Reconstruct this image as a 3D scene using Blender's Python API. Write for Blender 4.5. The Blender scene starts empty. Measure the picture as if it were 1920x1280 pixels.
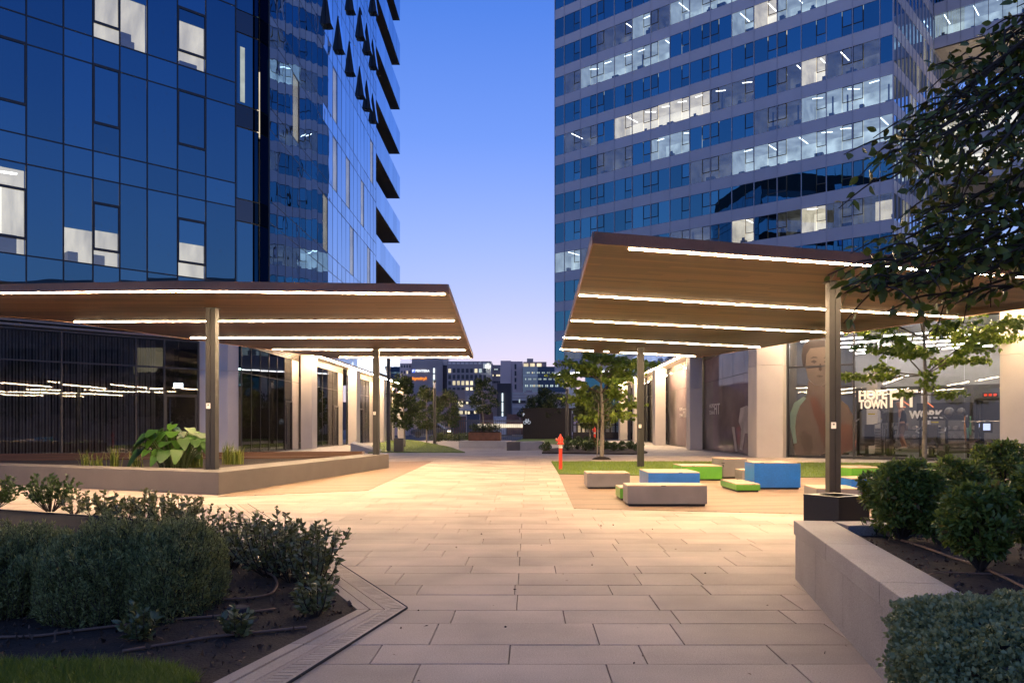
import bpy, math, random
import numpy as np
from mathutils import Vector, Matrix

random.seed(7)
RNG = np.random.default_rng(11)
scene = bpy.context.scene
COL = scene.collection

# ------------------------------------------------------------------ camera
F = 1480.0          # focal length in photograph pixels (1920 wide)
CX, HY = 990.0, 800.0
H = 1.10            # eye height of the camera
cam_data = bpy.data.cameras.new('camera')
cam_data.sensor_width = 36.0
cam_data.lens = F / 1920.0 * 36.0
cam_data.shift_x = (960.0 - CX) / 1920.0
cam_data.shift_y = (HY - 640.0) / 1920.0
cam_data.clip_start = 0.1
cam_data.clip_end = 3000.0
camera = bpy.data.objects.new('camera', cam_data)
camera.location = (0, 0, H)
camera.rotation_euler = (math.pi / 2, 0, 0)
COL.objects.link(camera)
scene.camera = camera

# ------------------------------------------------------------------ world, sun, exposure
EXPO = 2.70
EX = 2.0 ** EXPO
world = bpy.data.worlds.new('World')
scene.world = world
world.use_nodes = True
wn = world.node_tree
sky = wn.nodes.new('ShaderNodeTexSky')
sky.sky_type = 'NISHITA'
sky.sun_disc = False
sky.sun_elevation = math.radians(0.5)
sky.sun_rotation = math.radians(0.0)
sky.ozone_density = 5.6
sky.air_density = 1.0
sky.dust_density = 0.6
bg_sky = wn.nodes['Background']
wn.links.new(sky.outputs[0], bg_sky.inputs[0])
bg_sky.inputs[1].default_value = 0.043
# afterglow: the even twilight light scattered by the whole air, the same all round
tc = wn.nodes.new('ShaderNodeTexCoord')
sep = wn.nodes.new('ShaderNodeSeparateXYZ')
wn.links.new(tc.outputs['Generated'], sep.inputs[0])
ramp = wn.nodes.new('ShaderNodeValToRGB')
TW = [(0.0, (.37, .38, .51)), (.105, (.36, .38, .54)), (.225, (.23, .30, .565)), (.342, (.12, .21, .535)), (.469, (.06, .145, .475)), (.70, (.055, .105, .27)), (1.0, (.08, .095, .17))]
while len(ramp.color_ramp.elements) < len(TW):
    ramp.color_ramp.elements.new(0.5)
for e_, (x_, c_) in zip(ramp.color_ramp.elements, TW):
    e_.position = x_
    e_.color = (c_[0], c_[1], c_[2], 1)
wn.links.new(sep.outputs[2], ramp.inputs[0])
bg_glow = wn.nodes.new('ShaderNodeBackground')
wn.links.new(ramp.outputs[0], bg_glow.inputs[0])
bg_glow.inputs[1].default_value = 1.32 / EX
add_bg = wn.nodes.new('ShaderNodeAddShader')
wn.links.new(bg_sky.outputs[0], add_bg.inputs[0])
wn.links.new(bg_glow.outputs[0], add_bg.inputs[1])
wn.links.new(add_bg.outputs[0], wn.nodes['World Output'].inputs[0])
sun_data = bpy.data.lights.new('sun', 'SUN')
sun_data.energy = 0.012          # the sun has just set: only a trace of it is left
sun_data.angle = math.radians(12)
sun_data.color = (1.0, 0.8, 0.65)
sun = bpy.data.objects.new('sun', sun_data)
sun.rotation_euler = Vector((0.1, 1.0, 0.03)).to_track_quat('Z', 'Y').to_euler()
sun.location = (0, 30, 60)
COL.objects.link(sun)
vs = scene.view_settings
vs.view_transform = 'Standard'
vs.look = 'None'
vs.exposure = EXPO
vs.gamma = 1.0
vs.use_curve_mapping = False
scene.cycles.use_denoising = True
scene.cycles.denoiser = 'OPENIMAGEDENOISE'
scene.cycles.max_bounces = 8
scene.cycles.diffuse_bounces = 4
scene.cycles.glossy_bounces = 4
scene.cycles.transmission_bounces = 4
scene.cycles.transparent_max_bounces = 12
scene.cycles.sample_clamp_indirect = 4.0
scene.cycles.caustics_reflective = False
scene.cycles.caustics_refractive = False

# ------------------------------------------------------------------ picture <-> place
def P(px, py, y):
    return Vector(((px - CX) * y / F, y, H - (py - HY) * y / F))

def G(px, py, z=0.0):
    y = (H - z) * F / (py - HY)
    return Vector(((px - CX) * y / F, y, z))

def lerp(a, b, t):
    return a + (b - a) * t

# ------------------------------------------------------------------ materials
MATS = {}

def new_mat(name):
    m = bpy.data.materials.new(name)
    m.use_nodes = True
    nt = m.node_tree
    nt.nodes.clear()
    out = nt.nodes.new('ShaderNodeOutputMaterial')
    MATS[name] = m
    return m, nt, out

def N(nt, kind, **kw):
    n = nt.nodes.new(kind)
    for k, v in kw.items():
        if k.startswith('i_'):
            key = k[2:]
            key = int(key) if key.isdigit() else key.replace('_', ' ')
            n.inputs[key].default_value = v
        else:
            setattr(n, k, v)
    return n

def c4(c):
    return (c[0], c[1], c[2], 1.0)

def surf(name, color, rough=0.7, metal=0.0, var=0.15, scale=3.0, fine=0.1, fscale=60.0,
         bump=0.0, bscale=80.0, spec=0.5, island=0.0, coat=0.0, stretch=None, color2=None):
    """plain surface: large blotches, fine speckle, fine relief"""
    m, nt, out = new_mat(name)
    b = N(nt, 'ShaderNodeBsdfPrincipled', i_Roughness=rough, i_Metallic=metal)
    b.inputs['Specular IOR Level'].default_value = spec
    if coat:
        b.inputs['Coat Weight'].default_value = coat
        b.inputs['Coat Roughness'].default_value = 0.08
    geo = N(nt, 'ShaderNodeNewGeometry')
    src = geo.outputs['Position']
    if stretch:
        mp = N(nt, 'ShaderNodeMapping')
        mp.inputs['Scale'].default_value = stretch
        nt.links.new(src, mp.inputs['Vector'])
        src = mp.outputs[0]
    n1 = N(nt, 'ShaderNodeTexNoise', i_Scale=scale, i_Detail=4.0)
    n2 = N(nt, 'ShaderNodeTexNoise', i_Scale=fscale, i_Detail=2.0)
    nt.links.new(src, n1.inputs['Vector'])
    nt.links.new(src, n2.inputs['Vector'])
    r1 = N(nt, 'ShaderNodeMapRange', i_1=0.3, i_2=0.7, i_3=1 - var, i_4=1 + var)
    r2 = N(nt, 'ShaderNodeMapRange', i_1=0.3, i_2=0.7, i_3=1 - fine, i_4=1 + fine)
    nt.links.new(n1.outputs[0], r1.inputs[0])
    nt.links.new(n2.outputs[0], r2.inputs[0])
    mul = N(nt, 'ShaderNodeMath', operation='MULTIPLY')
    nt.links.new(r1.outputs[0], mul.inputs[0])
    nt.links.new(r2.outputs[0], mul.inputs[1])
    val = mul.outputs[0]
    if island:
        oi = N(nt, 'ShaderNodeObjectInfo')
        ad = N(nt, 'ShaderNodeMath', operation='ADD')
        nt.links.new(oi.outputs['Random'], ad.inputs[0])
        nt.links.new(geo.outputs['Random Per Island'], ad.inputs[1])
        fr = N(nt, 'ShaderNodeMath', operation='FRACT')
        nt.links.new(ad.outputs[0], fr.inputs[0])
        r3 = N(nt, 'ShaderNodeMapRange', i_1=0.0, i_2=1.0, i_3=1 - island, i_4=1 + island)
        nt.links.new(fr.outputs[0], r3.inputs[0])
        m3 = N(nt, 'ShaderNodeMath', operation='MULTIPLY')
        nt.links.new(val, m3.inputs[0])
        nt.links.new(r3.outputs[0], m3.inputs[1])
        val = m3.outputs[0]
    if color2:
        mixc = N(nt, 'ShaderNodeMix', data_type='RGBA')
        mixc.inputs[6].default_value = c4(color)
        mixc.inputs[7].default_value = c4(color2)
        rr = N(nt, 'ShaderNodeMapRange', i_1=0.42, i_2=0.62)
        nt.links.new(n1.outputs[0], rr.inputs[0])
        nt.links.new(rr.outputs[0], mixc.inputs[0])
        base = mixc.outputs[2]
    else:
        rgb = N(nt, 'ShaderNodeRGB')
        rgb.outputs[0].default_value = c4(color)
        base = rgb.outputs[0]
    vm = N(nt, 'ShaderNodeVectorMath', operation='SCALE')
    nt.links.new(base, vm.inputs[0])
    nt.links.new(val, vm.inputs['Scale'])
    nt.links.new(vm.outputs[0], b.inputs['Base Color'])
    if bump:
        n3 = N(nt, 'ShaderNodeTexNoise', i_Scale=bscale, i_Detail=3.0)
        nt.links.new(src, n3.inputs['Vector'])
        bp = N(nt, 'ShaderNodeBump', i_Strength=bump, i_Distance=0.01)
        nt.links.new(n3.outputs[0], bp.inputs['Height'])
        nt.links.new(bp.outputs[0], b.inputs['Normal'])
    nt.links.new(b.outputs[0], out.inputs[0])
    return m

def glow(name, color, display, sample=True, noise=0.0, nscale=1.0):
    """lamps, and surfaces with their light painted in as glow; display is how bright it looks after exposure"""
    m, nt, out = new_mat(name)
    e = N(nt, 'ShaderNodeEmission')
    e.inputs[0].default_value = c4(color)
    e.inputs[1].default_value = display / EX
    if noise:
        geo = N(nt, 'ShaderNodeNewGeometry')
        n1 = N(nt, 'ShaderNodeTexNoise', i_Scale=nscale, i_Detail=3.0)
        nt.links.new(geo.outputs['Position'], n1.inputs['Vector'])
        r1 = N(nt, 'ShaderNodeMapRange', i_1=0.3, i_2=0.7, i_3=display / EX * (1 - noise), i_4=display / EX * (1 + noise))
        nt.links.new(n1.outputs[0], r1.inputs[0])
        nt.links.new(r1.outputs[0], e.inputs[1])
    nt.links.new(e.outputs[0], out.inputs[0])
    if not sample:
        m.cycles.emission_sampling = 'NONE'
    return m

def mirror_glass(name, tint, fac, under, rough=0.0, wob=0.0, wscale=0.5, clear=False, edge=0.5, vary=0.0):
    """coated glass: mirror of the surroundings over a dark (or see-through) body"""
    m, nt, out = new_mat(name)
    g = N(nt, 'ShaderNodeBsdfGlossy', i_Roughness=rough)
    g.inputs[0].default_value = c4(tint)
    if clear:
        d = N(nt, 'ShaderNodeBsdfTransparent')
    else:
        d = N(nt, 'ShaderNodeBsdfDiffuse')
    d.inputs[0].default_value = c4(under)
    if vary and not clear:
        oi = N(nt, 'ShaderNodeObjectInfo')
        r = N(nt, 'ShaderNodeMapRange', i_1=0, i_2=1, i_3=1 - vary, i_4=1 + vary)
        nt.links.new(oi.outputs['Random'], r.inputs[0])
        vm = N(nt, 'ShaderNodeVectorMath', operation='SCALE')
        vm.inputs[0].default_value = tint
        nt.links.new(r.outputs[0], vm.inputs['Scale'])
        nt.links.new(vm.outputs[0], g.inputs[0])
    lw = N(nt, 'ShaderNodeLayerWeight', i_Blend=0.25)
    r = N(nt, 'ShaderNodeMapRange', i_1=0, i_2=1, i_3=fac, i_4=min(1.0, fac + edge))
    nt.links.new(lw.outputs['Fresnel'], r.inputs[0])
    mx = N(nt, 'ShaderNodeMixShader')
    nt.links.new(r.outputs[0], mx.inputs[0])
    nt.links.new(d.outputs[0], mx.inputs[1])
    nt.links.new(g.outputs[0], mx.inputs[2])
    if wob:
        geo = N(nt, 'ShaderNodeNewGeometry')
        n1 = N(nt, 'ShaderNodeTexNoise', i_Scale=wscale, i_Detail=1.0)
        nt.links.new(geo.outputs['Position'], n1.inputs['Vector'])
        bp = N(nt, 'ShaderNodeBump', i_Strength=wob, i_Distance=0.05)
        nt.links.new(n1.outputs[0], bp.inputs['Height'])
        nt.links.new(bp.outputs[0], g.inputs['Normal'])
    nt.links.new(mx.outputs[0], out.inputs[0])
    return m

def leafy(name, c1, c2, rough=0.45, trans=0.25, spec=0.5, c3=None):
    m, nt, out = new_mat(name)
    geo = N(nt, 'ShaderNodeNewGeometry')
    ramp = N(nt, 'ShaderNodeValToRGB')
    ramp.color_ramp.elements[0].color = c4(c1)
    ramp.color_ramp.elements[1].color = c4(c2)
    if c3:
        e = ramp.color_ramp.elements.new(0.93)
        e.color = c4(c2)
        ramp.color_ramp.elements[2].color = c4(c3)
    nt.links.new(geo.outputs['Random Per Island'], ramp.inputs[0])
    b = N(nt, 'ShaderNodeBsdfPrincipled', i_Roughness=rough)
    b.inputs['Specular IOR Level'].default_value = spec
    t = N(nt, 'ShaderNodeBsdfTranslucent')
    nt.links.new(ramp.outputs[0], b.inputs['Base Color'])
    nt.links.new(ramp.outputs[0], t.inputs[0])
    mx = N(nt, 'ShaderNodeMixShader', i_0=trans)
    nt.links.new(b.outputs[0], mx.inputs[1])
    nt.links.new(t.outputs[0], mx.inputs[2])
    nt.links.new(mx.outputs[0], out.inputs[0])
    return m

def wood(name, ca, cb, axis_angle, board=0.09, rough=0.55, gap=0.9):
    """long narrow boards seen from afar: grain, board tone, fine groove relief"""
    m, nt, out = new_mat(name)
    b = N(nt, 'ShaderNodeBsdfPrincipled', i_Roughness=rough)
    geo = N(nt, 'ShaderNodeNewGeometry')
    mp = N(nt, 'ShaderNodeMapping')
    mp.inputs['Rotation'].default_value = (0, 0, -axis_angle)
    nt.links.new(geo.outputs['Position'], mp.inputs['Vector'])
    sx = N(nt, 'ShaderNodeSeparateXYZ')
    nt.links.new(mp.outputs[0], sx.inputs[0])
    dv = N(nt, 'ShaderNodeMath', operation='DIVIDE', i_1=board)
    nt.links.new(sx.outputs[1], dv.inputs[0])
    fl = N(nt, 'ShaderNodeMath', operation='FLOOR')
    nt.links.new(dv.outputs[0], fl.inputs[0])
    fr = N(nt, 'ShaderNodeMath', operation='FRACT')
    nt.links.new(dv.outputs[0], fr.inputs[0])
    # board lengths differ from row to row
    wn1 = N(nt, 'ShaderNodeTexWhiteNoise', noise_dimensions='1D')
    nt.links.new(fl.outputs[0], wn1.inputs['W'])
    off = N(nt, 'ShaderNodeMath', operation='MULTIPLY_ADD', i_1=3.0)
    nt.links.new(wn1.outputs['Value'], off.inputs[0])
    nt.links.new(sx.outputs[0], off.inputs[2])
    ln = N(nt, 'ShaderNodeMath', operation='DIVIDE', i_1=2.4)
    nt.links.new(off.outputs[0], ln.inputs[0])
    lf = N(nt, 'ShaderNodeMath', operation='FLOOR')
    nt.links.new(ln.outputs[0], lf.inputs[0])
    cb2 = N(nt, 'ShaderNodeCombineXYZ')
    nt.links.new(fl.outputs[0], cb2.inputs[0])
    nt.links.new(lf.outputs[0], cb2.inputs[1])
    wn2 = N(nt, 'ShaderNodeTexWhiteNoise', noise_dimensions='2D')
    nt.links.new(cb2.outputs[0], wn2.inputs['Vector'])
    mp2 = N(nt, 'ShaderNodeMapping')
    mp2.inputs['Scale'].default_value = (1.5, 40, 40)
    nt.links.new(mp.outputs[0], mp2.inputs['Vector'])
    gr = N(nt, 'ShaderNodeTexNoise', i_Scale=1.0, i_Detail=4.0)
    nt.links.new(mp2.outputs[0], gr.inputs['Vector'])
    add = N(nt, 'ShaderNodeMath', operation='ADD')
    nt.links.new(wn2.outputs['Value'], add.inputs[0])
    nt.links.new(gr.outputs[0], add.inputs[1])
    hf = N(nt, 'ShaderNodeMapRange', i_1=0.25, i_2=1.35)
    nt.links.new(add.outputs[0], hf.inputs[0])
    mix = N(nt, 'ShaderNodeMix', data_type='RGBA')
    mix.inputs[6].default_value = c4(ca)
    mix.inputs[7].default_value = c4(cb)
    nt.links.new(hf.outputs[0], mix.inputs[0])
    gp = N(nt, 'ShaderNodeMath', operation='LESS_THAN', i_1=gap)
    nt.links.new(fr.outputs[0], gp.inputs[0])
    gm = N(nt, 'ShaderNodeMapRange', i_1=0, i_2=1, i_3=0.35, i_4=1.0)
    nt.links.new(gp.outputs[0], gm.inputs[0])
    vm = N(nt, 'ShaderNodeVectorMath', operation='SCALE')
    nt.links.new(mix.outputs[2], vm.inputs[0])
    nt.links.new(gm.outputs[0], vm.inputs['Scale'])
    nt.links.new(vm.outputs[0], b.inputs['Base Color'])
    bp = N(nt, 'ShaderNodeBump', i_Strength=0.5, i_Distance=0.008)
    nt.links.new(gp.outputs[0], bp.inputs['Height'])
    nt.links.new(bp.outputs[0], b.inputs['Normal'])
    nt.links.new(b.outputs[0], out.inputs[0])
    return m

def far_paving(name, ca, rough=0.75):
    """paving too far away to pick its slabs apart"""
    m, nt, out = new_mat(name)
    b = N(nt, 'ShaderNodeBsdfPrincipled', i_Roughness=rough)
    geo = N(nt, 'ShaderNodeNewGeometry')
    br = N(nt, 'ShaderNodeTexBrick', i_Scale=1.0)
    br.inputs['Color1'].default_value = c4([c * 0.93 for c in ca])
    br.inputs['Color2'].default_value = c4([c * 1.06 for c in ca])
    br.inputs['Mortar'].default_value = c4([c * 0.55 for c in ca])
    br.inputs['Mortar Size'].default_value = 0.008
    br.inputs['Brick Width'].default_value = 0.86
    br.inputs['Row Height'].default_value = 0.38
    nt.links.new(geo.outputs['Position'], br.inputs['Vector'])
    n1 = N(nt, 'ShaderNodeTexNoise', i_Scale=0.6, i_Detail=5.0)
    nt.links.new(geo.outputs['Position'], n1.inputs['Vector'])
    r1 = N(nt, 'ShaderNodeMapRange', i_1=0.3, i_2=0.7, i_3=0.85, i_4=1.12)
    nt.links.new(n1.outputs[0], r1.inputs[0])
    vm = N(nt, 'ShaderNodeVectorMath', operation='SCALE')
    nt.links.new(br.outputs[0], vm.inputs[0])
    nt.links.new(r1.outputs[0], vm.inputs['Scale'])
    nt.links.new(vm.outputs[0], b.inputs['Base Color'])
    nt.links.new(b.outputs[0], out.inputs[0])
    return m

# ------------------------------------------------------------------ objects
ORG = {}

def tag(o, label=None, cat=None, group=None, kind=None):
    if label: o['label'] = label
    if cat: o['category'] = cat
    if group: o['group'] = group
    if kind: o['kind'] = kind
    return o

def thing(name, label, cat, loc, group=None, rot=0.0):
    o = bpy.data.objects.new(name, None)
    o.empty_display_size = 0.2
    COL.objects.link(o)
    o.location = loc
    o.rotation_euler = (0, 0, rot)
    ORG[o.name] = Vector((0, 0, 0)) if rot else Vector(loc)
    return tag(o, label, cat, group)

class MB:
    def __init__(self):
        self.v, self.f = [], []
    def face_strip(self, vs, fs):
        k = len(self.v)
        self.v.extend([tuple(p) for p in vs])
        self.f.extend([tuple(i + k for i in f) for f in fs])
        return self
    def box(self, c, s, rot=0.0, u=None):
        """c centre, s sizes (along u, along normal, up)"""
        ux, uy = (math.cos(rot), math.sin(rot)) if u is None else (u[0], u[1])
        vs = []
        for dz in (-0.5, 0.5):
            for a, b in ((-.5, -.5), (.5, -.5), (.5, .5), (-.5, .5)):
                vs.append((c[0] + ux * s[0] * a - uy * s[1] * b, c[1] + uy * s[0] * a + ux * s[1] * b, c[2] + s[2] * dz))
        return self.face_strip(vs, [(3, 2, 1, 0), (4, 5, 6, 7), (0, 1, 5, 4), (1, 2, 6, 5), (2, 3, 7, 6), (3, 0, 4, 7)])
    def bar(self, a, b, w, h=None):
        """square bar from a to b"""
        a, b = Vector(a), Vector(b)
        h = h or w
        d = (b - a).normalized()
        up = Vector((0, 0, 1)) if abs(d.z) < 0.95 else Vector((0, 1, 0))
        r = d.cross(up).normalized()
        q = r.cross(d)
        vs = []
        for p in (a, b):
            for x, y in ((-1, -1), (1, -1), (1, 1), (-1, 1)):
                vs.append(p + r * (w / 2 * x) + q * (h / 2 * y))
        return self.face_strip(vs, [(0, 1, 2, 3), (7, 6, 5, 4), (0, 4, 5, 1), (1, 5, 6, 2), (2, 6, 7, 3), (3, 7, 4, 0)])
    def prism(self, poly, z0, z1):
        n = len(poly)
        ar = sum(poly[i][0] * poly[(i + 1) % n][1] - poly[(i + 1) % n][0] * poly[i][1] for i in range(n))
        if ar < 0:
            poly = list(reversed(poly))
        za = z0 if callable(z0) else (lambda x, y: z0)
        zb = z1 if callable(z1) else (lambda x, y: z1)
        vs = [(p[0], p[1], za(p[0], p[1])) for p in poly] + [(p[0], p[1], zb(p[0], p[1])) for p in poly]
        fs = [tuple(reversed(range(n))), tuple(range(n, 2 * n))]
        fs += [(i, (i + 1) % n, n + (i + 1) % n, n + i) for i in range(n)]
        return self.face_strip(vs, fs)
    def tube(self, pts, rad, n=6, cap=True):
        pts = [Vector(p) for p in pts]
        if not hasattr(rad, '__len__'):
            rad = [rad] * len(pts)
        k = len(self.v)
        prev = None
        for i, p in enumerate(pts):
            d = (pts[min(i + 1, len(pts) - 1)] - pts[max(i - 1, 0)]).normalized()
            if prev is None:
                ref = Vector((0, 0, 1)) if abs(d.z) < 0.9 else Vector((1, 0, 0))
                r = d.cross(ref).normalized()
            else:
                r = (prev - d * prev.dot(d)).normalized()
            prev = r
            q = d.cross(r)
            for j in range(n):
                a = 2 * math.pi * j / n
                self.v.append(tuple(p + (r * math.cos(a) + q * math.sin(a)) * rad[i]))
        for i in range(len(pts) - 1):
            for j in range(n):
                a, b = k + i * n + j, k + i * n + (j + 1) % n
                self.f.append((a, b, b + n, a + n))
        if cap:
            self.f.append(tuple(k + j for j in reversed(range(n))))
            e = k + (len(pts) - 1) * n
            self.f.append(tuple(e + j for j in range(n)))
        return self
    def lathe(self, c, prof, n=16):
        """prof: (radius, height) pairs about the vertical through c"""
        k = len(self.v)
        for r, z in prof:
            for j in range(n):
                a = 2 * math.pi * j / n
                self.v.append((c[0] + r * math.cos(a), c[1] + r * math.sin(a), c[2] + z))
        for i in range(len(prof) - 1):
            for j in range(n):
                a, b = k + i * n + j, k + i * n + (j + 1) % n
                self.f.append((a, b, b + n, a + n))
        self.f.append(tuple(k + j for j in reversed(range(n))))
        e = k + (len(prof) - 1) * n
        self.f.append(tuple(e + j for j in range(n)))
        return self
    def quad(self, a, b, c, d):
        return self.face_strip([a, b, c, d], [(0, 1, 2, 3)])
    def build(self, name, mat, parent=None, smooth=False, bevel=0.0):
        org = ORG[parent.name] if parent is not None else Vector((0, 0, 0))
        me = bpy.data.meshes.new(name)
        me.from_pydata([(x - org[0], y - org[1], z - org[2]) for x, y, z in self.v], [], self.f)
        me.materials.append(MATS[mat])
        if smooth:
            me.polygons.foreach_set('use_smooth', [True] * len(me.polygons))
        o = bpy.data.objects.new(name, me)
        COL.objects.link(o)
        if parent is not None:
            o.parent = parent
        ORG[o.name] = org
        if bevel:
            bv = o.modifiers.new('edge', 'BEVEL')
            bv.width = bevel
            bv.segments = 2
            bv.limit_method = 'ANGLE'
        return o

def mesh_np(name, verts, faces, mat, parent=None, smooth=False):
    """fast mesh from arrays; faces is an (n, k) array"""
    org = ORG[parent.name] if parent is not None else Vector((0, 0, 0))
    verts = np.asarray(verts, dtype=np.float32) - np.array(org, dtype=np.float32)
    faces = np.asarray(faces, dtype=np.int32)
    me = bpy.data.meshes.new(name)
    me.vertices.add(len(verts))
    me.vertices.foreach_set('co', verts.ravel())
    n, k = faces.shape
    me.loops.add(n * k)
    me.loops.foreach_set('vertex_index', faces.ravel())
    me.polygons.add(n)
    me.polygons.foreach_set('loop_start', np.arange(0, n * k, k, dtype=np.int32))
    me.polygons.foreach_set('loop_total', np.full(n, k, dtype=np.int32))
    if smooth:
        me.polygons.foreach_set('use_smooth', np.ones(n, dtype=bool))
    me.update(calc_edges=True)
    me.materials.append(MATS[mat])
    o = bpy.data.objects.new(name, me)
    COL.objects.link(o)
    if parent is not None:
        o.parent = parent
    ORG[o.name] = org
    return o

def box_mesh(name, sx, sy, sz, mat, ch=0.0):
    """shared mesh, centred, top at z = sz/2; ch chamfers the upper edges"""
    m = MB()
    if ch:
        a, b, c = sx / 2, sy / 2, sz / 2
        vs = [(-a, -b, -c), (a, -b, -c), (a, b, -c), (-a, b, -c),
              (-a, -b, c - ch), (a, -b, c - ch), (a, b, c - ch), (-a, b, c - ch),
              (-a + ch, -b + ch, c), (a - ch, -b + ch, c), (a - ch, b - ch, c), (-a + ch, b - ch, c)]
        fs = [(3, 2, 1, 0), (8, 9, 10, 11)]
        for i in range(4):
            j = (i + 1) % 4
            fs += [(i, j, 4 + j, 4 + i), (4 + i, 4 + j, 8 + j, 8 + i)]
        m.face_strip(vs, fs)
    else:
        m.box((0, 0, 0), (sx, sy, sz))
    me = bpy.data.meshes.new(name)
    me.from_pydata(m.v, [], m.f)
    if mat:
        me.materials.append(MATS[mat])
    return me

def piece(name, me, parent, loc, rot=(0, 0, 0), scale=(1, 1, 1)):
    o = bpy.data.objects.new(name, me)
    COL.objects.link(o)
    org = Vector((0, 0, 0))
    if parent is not None:
        o.parent = parent
        org = ORG[parent.name]
    o.location = Vector(loc) - org
    o.rotation_euler = rot
    o.scale = scale
    ORG[o.name] = org
    return o

UNIT = {}
def unit(mat):
    if mat not in UNIT:
        UNIT[mat] = box_mesh('unit_' + mat, 1, 1, 1, mat)
    return UNIT[mat]

def text_mesh(name, body, mat, parent, loc, rot, size, thick=0.01, bold=0.0, spacing=1.0, align='LEFT'):
    cu = bpy.data.curves.new(name, 'FONT')
    cu.body = body
    cu.size = size
    cu.extrude = thick
    cu.offset = bold
    cu.space_character = spacing
    cu.align_x = align
    tmp = bpy.data.objects.new('tmp_text', cu)
    COL.objects.link(tmp)
    dg = bpy.context.evaluated_depsgraph_get()
    me = bpy.data.meshes.new_from_object(tmp.evaluated_get(dg))
    bpy.data.objects.remove(tmp)
    bpy.data.curves.remove(cu)
    me.name = name
    me.materials.clear()
    me.materials.append(MATS[mat])
    return piece(name, me, parent, loc, rot)

# leaves: every leaf a small folded diamond, one mesh per crown
def leaf_arrays(pos, dirs, length, width, fold=0.25, droop=0.0):
    pos = np.asarray(pos, float); d = np.asarray(dirs, float)
    n = len(pos)
    d = d / (np.linalg.norm(d, axis=1, keepdims=True) + 1e-9)
    length = np.broadcast_to(length, (n,)).reshape(n, 1)
    width = np.broadcast_to(width, (n,)).reshape(n, 1)
    r = RNG.normal(size=(n, 3))
    side = np.cross(d, r); side /= (np.linalg.norm(side, axis=1, keepdims=True) + 1e-9)
    up = np.cross(side, d)
    tip = pos + d * length - np.array([0, 0, 1.0]) * droop * length
    mid = pos + d * length * 0.45
    a = mid + side * width * 0.5 + up * width * fold
    b = mid - side * width * 0.5 + up * width * fold
    v = np.stack([pos, a, tip, b], axis=1).reshape(-1, 3)
    k = np.arange(n) * 4
    f = np.concatenate([np.stack([k, k + 1, k + 2], 1), np.stack([k, k + 2, k + 3], 1)])
    return v, f

def ovate_arrays(pos, dirs, length, width, fold=0.2, curl=0.15):
    """leaf with a rounded outline: base, three pairs of edge points, tip, and a midrib"""
    pos = np.asarray(pos, float); d = np.asarray(dirs, float)
    n = len(pos)
    d = d / (np.linalg.norm(d, axis=1, keepdims=True) + 1e-9)
    length = np.broadcast_to(length, (n,)).reshape(n, 1)
    width = np.broadcast_to(width, (n,)).reshape(n, 1)
    r = RNG.normal(size=(n, 3)) + np.array([0, 0, 1.2])
    side = np.cross(d, r); side /= (np.linalg.norm(side, axis=1, keepdims=True) + 1e-9)
    up = np.cross(side, d)
    rows_ = [(0.18, .36), (.42, .5), (.70, .34)]
    vs = [pos]
    for t, w in rows_:
        c = pos + d * length * t - up * length * curl * t * t
        vs += [c, c + side * width * w + up * width * fold * w, c - side * width * w + up * width * fold * w]
    vs.append(pos + d * length - up * length * curl)
    v = np.stack(vs, 1).reshape(-1, 3)
    k = (np.arange(n) * 11)[:, None]
    tri = []
    tri += [(0, 1, 2), (0, 3, 1)]
    for q in (1, 4):
        tri += [(q, q + 3, q + 1), (q + 1, q + 3, q + 4), (q, q + 2, q + 3), (q + 2, q + 5, q + 3)]
    tri += [(7, 10, 8), (7, 9, 10)]
    f = np.concatenate([k + np.array(t)[None, :] for t in tri])
    return v, f

def rand_dirs(n, up=0.0):
    d = RNG.normal(size=(n, 3))
    d /= np.linalg.norm(d, axis=1, keepdims=True)
    d[:, 2] += up
    return d / np.linalg.norm(d, axis=1, keepdims=True)
# ------------------------------------------------------------------ materials in use
surf('paver', (0.43, 0.35, 0.275), 0.72, var=0.20, scale=1.3, fine=0.16, fscale=140, bump=0.25, bscale=160, island=0.13)
far_paving('far_paver', (0.35, 0.33, 0.31))
surf('joint', (0.10, 0.085, 0.075), 0.9)
surf('soil', (0.022, 0.014, 0.010), 0.95, var=0.5, scale=14, fine=0.6, fscale=90, bump=1.0, bscale=70)
surf('asphalt', (0.055, 0.058, 0.065), 0.85, var=0.2, scale=0.4)
surf('ground_dirt', (0.09, 0.085, 0.08), 0.9)
surf('lawn', (0.075, 0.125, 0.016), 0.8, var=0.3, scale=3, fine=0.4, fscale=50, bump=0.8, bscale=60)
surf('granite', (0.29, 0.265, 0.245), 0.62, var=0.15, scale=1.8, fine=0.30, fscale=190, bump=0.12, bscale=200, island=0.05)
surf('concrete', (0.36, 0.35, 0.33), 0.75, var=0.12, scale=2.0, fine=0.08, fscale=80)
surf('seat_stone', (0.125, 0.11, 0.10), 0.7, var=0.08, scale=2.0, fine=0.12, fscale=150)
wood('deck', (0.17, 0.105, 0.06), (0.27, 0.18, 0.11), math.radians(8), board=0.11, rough=0.6)
surf('planter_wood', (0.085, 0.038, 0.018), 0.6, var=0.3, scale=3, stretch=(.3, .3, 8))
surf('drain_slot', (0.02, 0.018, 0.016), 0.9, spec=0.1)
surf('grate_steel', (0.045, 0.047, 0.056), 0.8, var=0.15, spec=0.12)
surf('hose', (0.20, 0.115, 0.075), 0.6, var=0.15, scale=8)
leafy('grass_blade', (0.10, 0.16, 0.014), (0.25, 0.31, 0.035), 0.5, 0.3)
leafy('grass_blade_lit', (0.11, 0.19, 0.015), (0.25, 0.34, 0.03), 0.5, 0.3)

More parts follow.
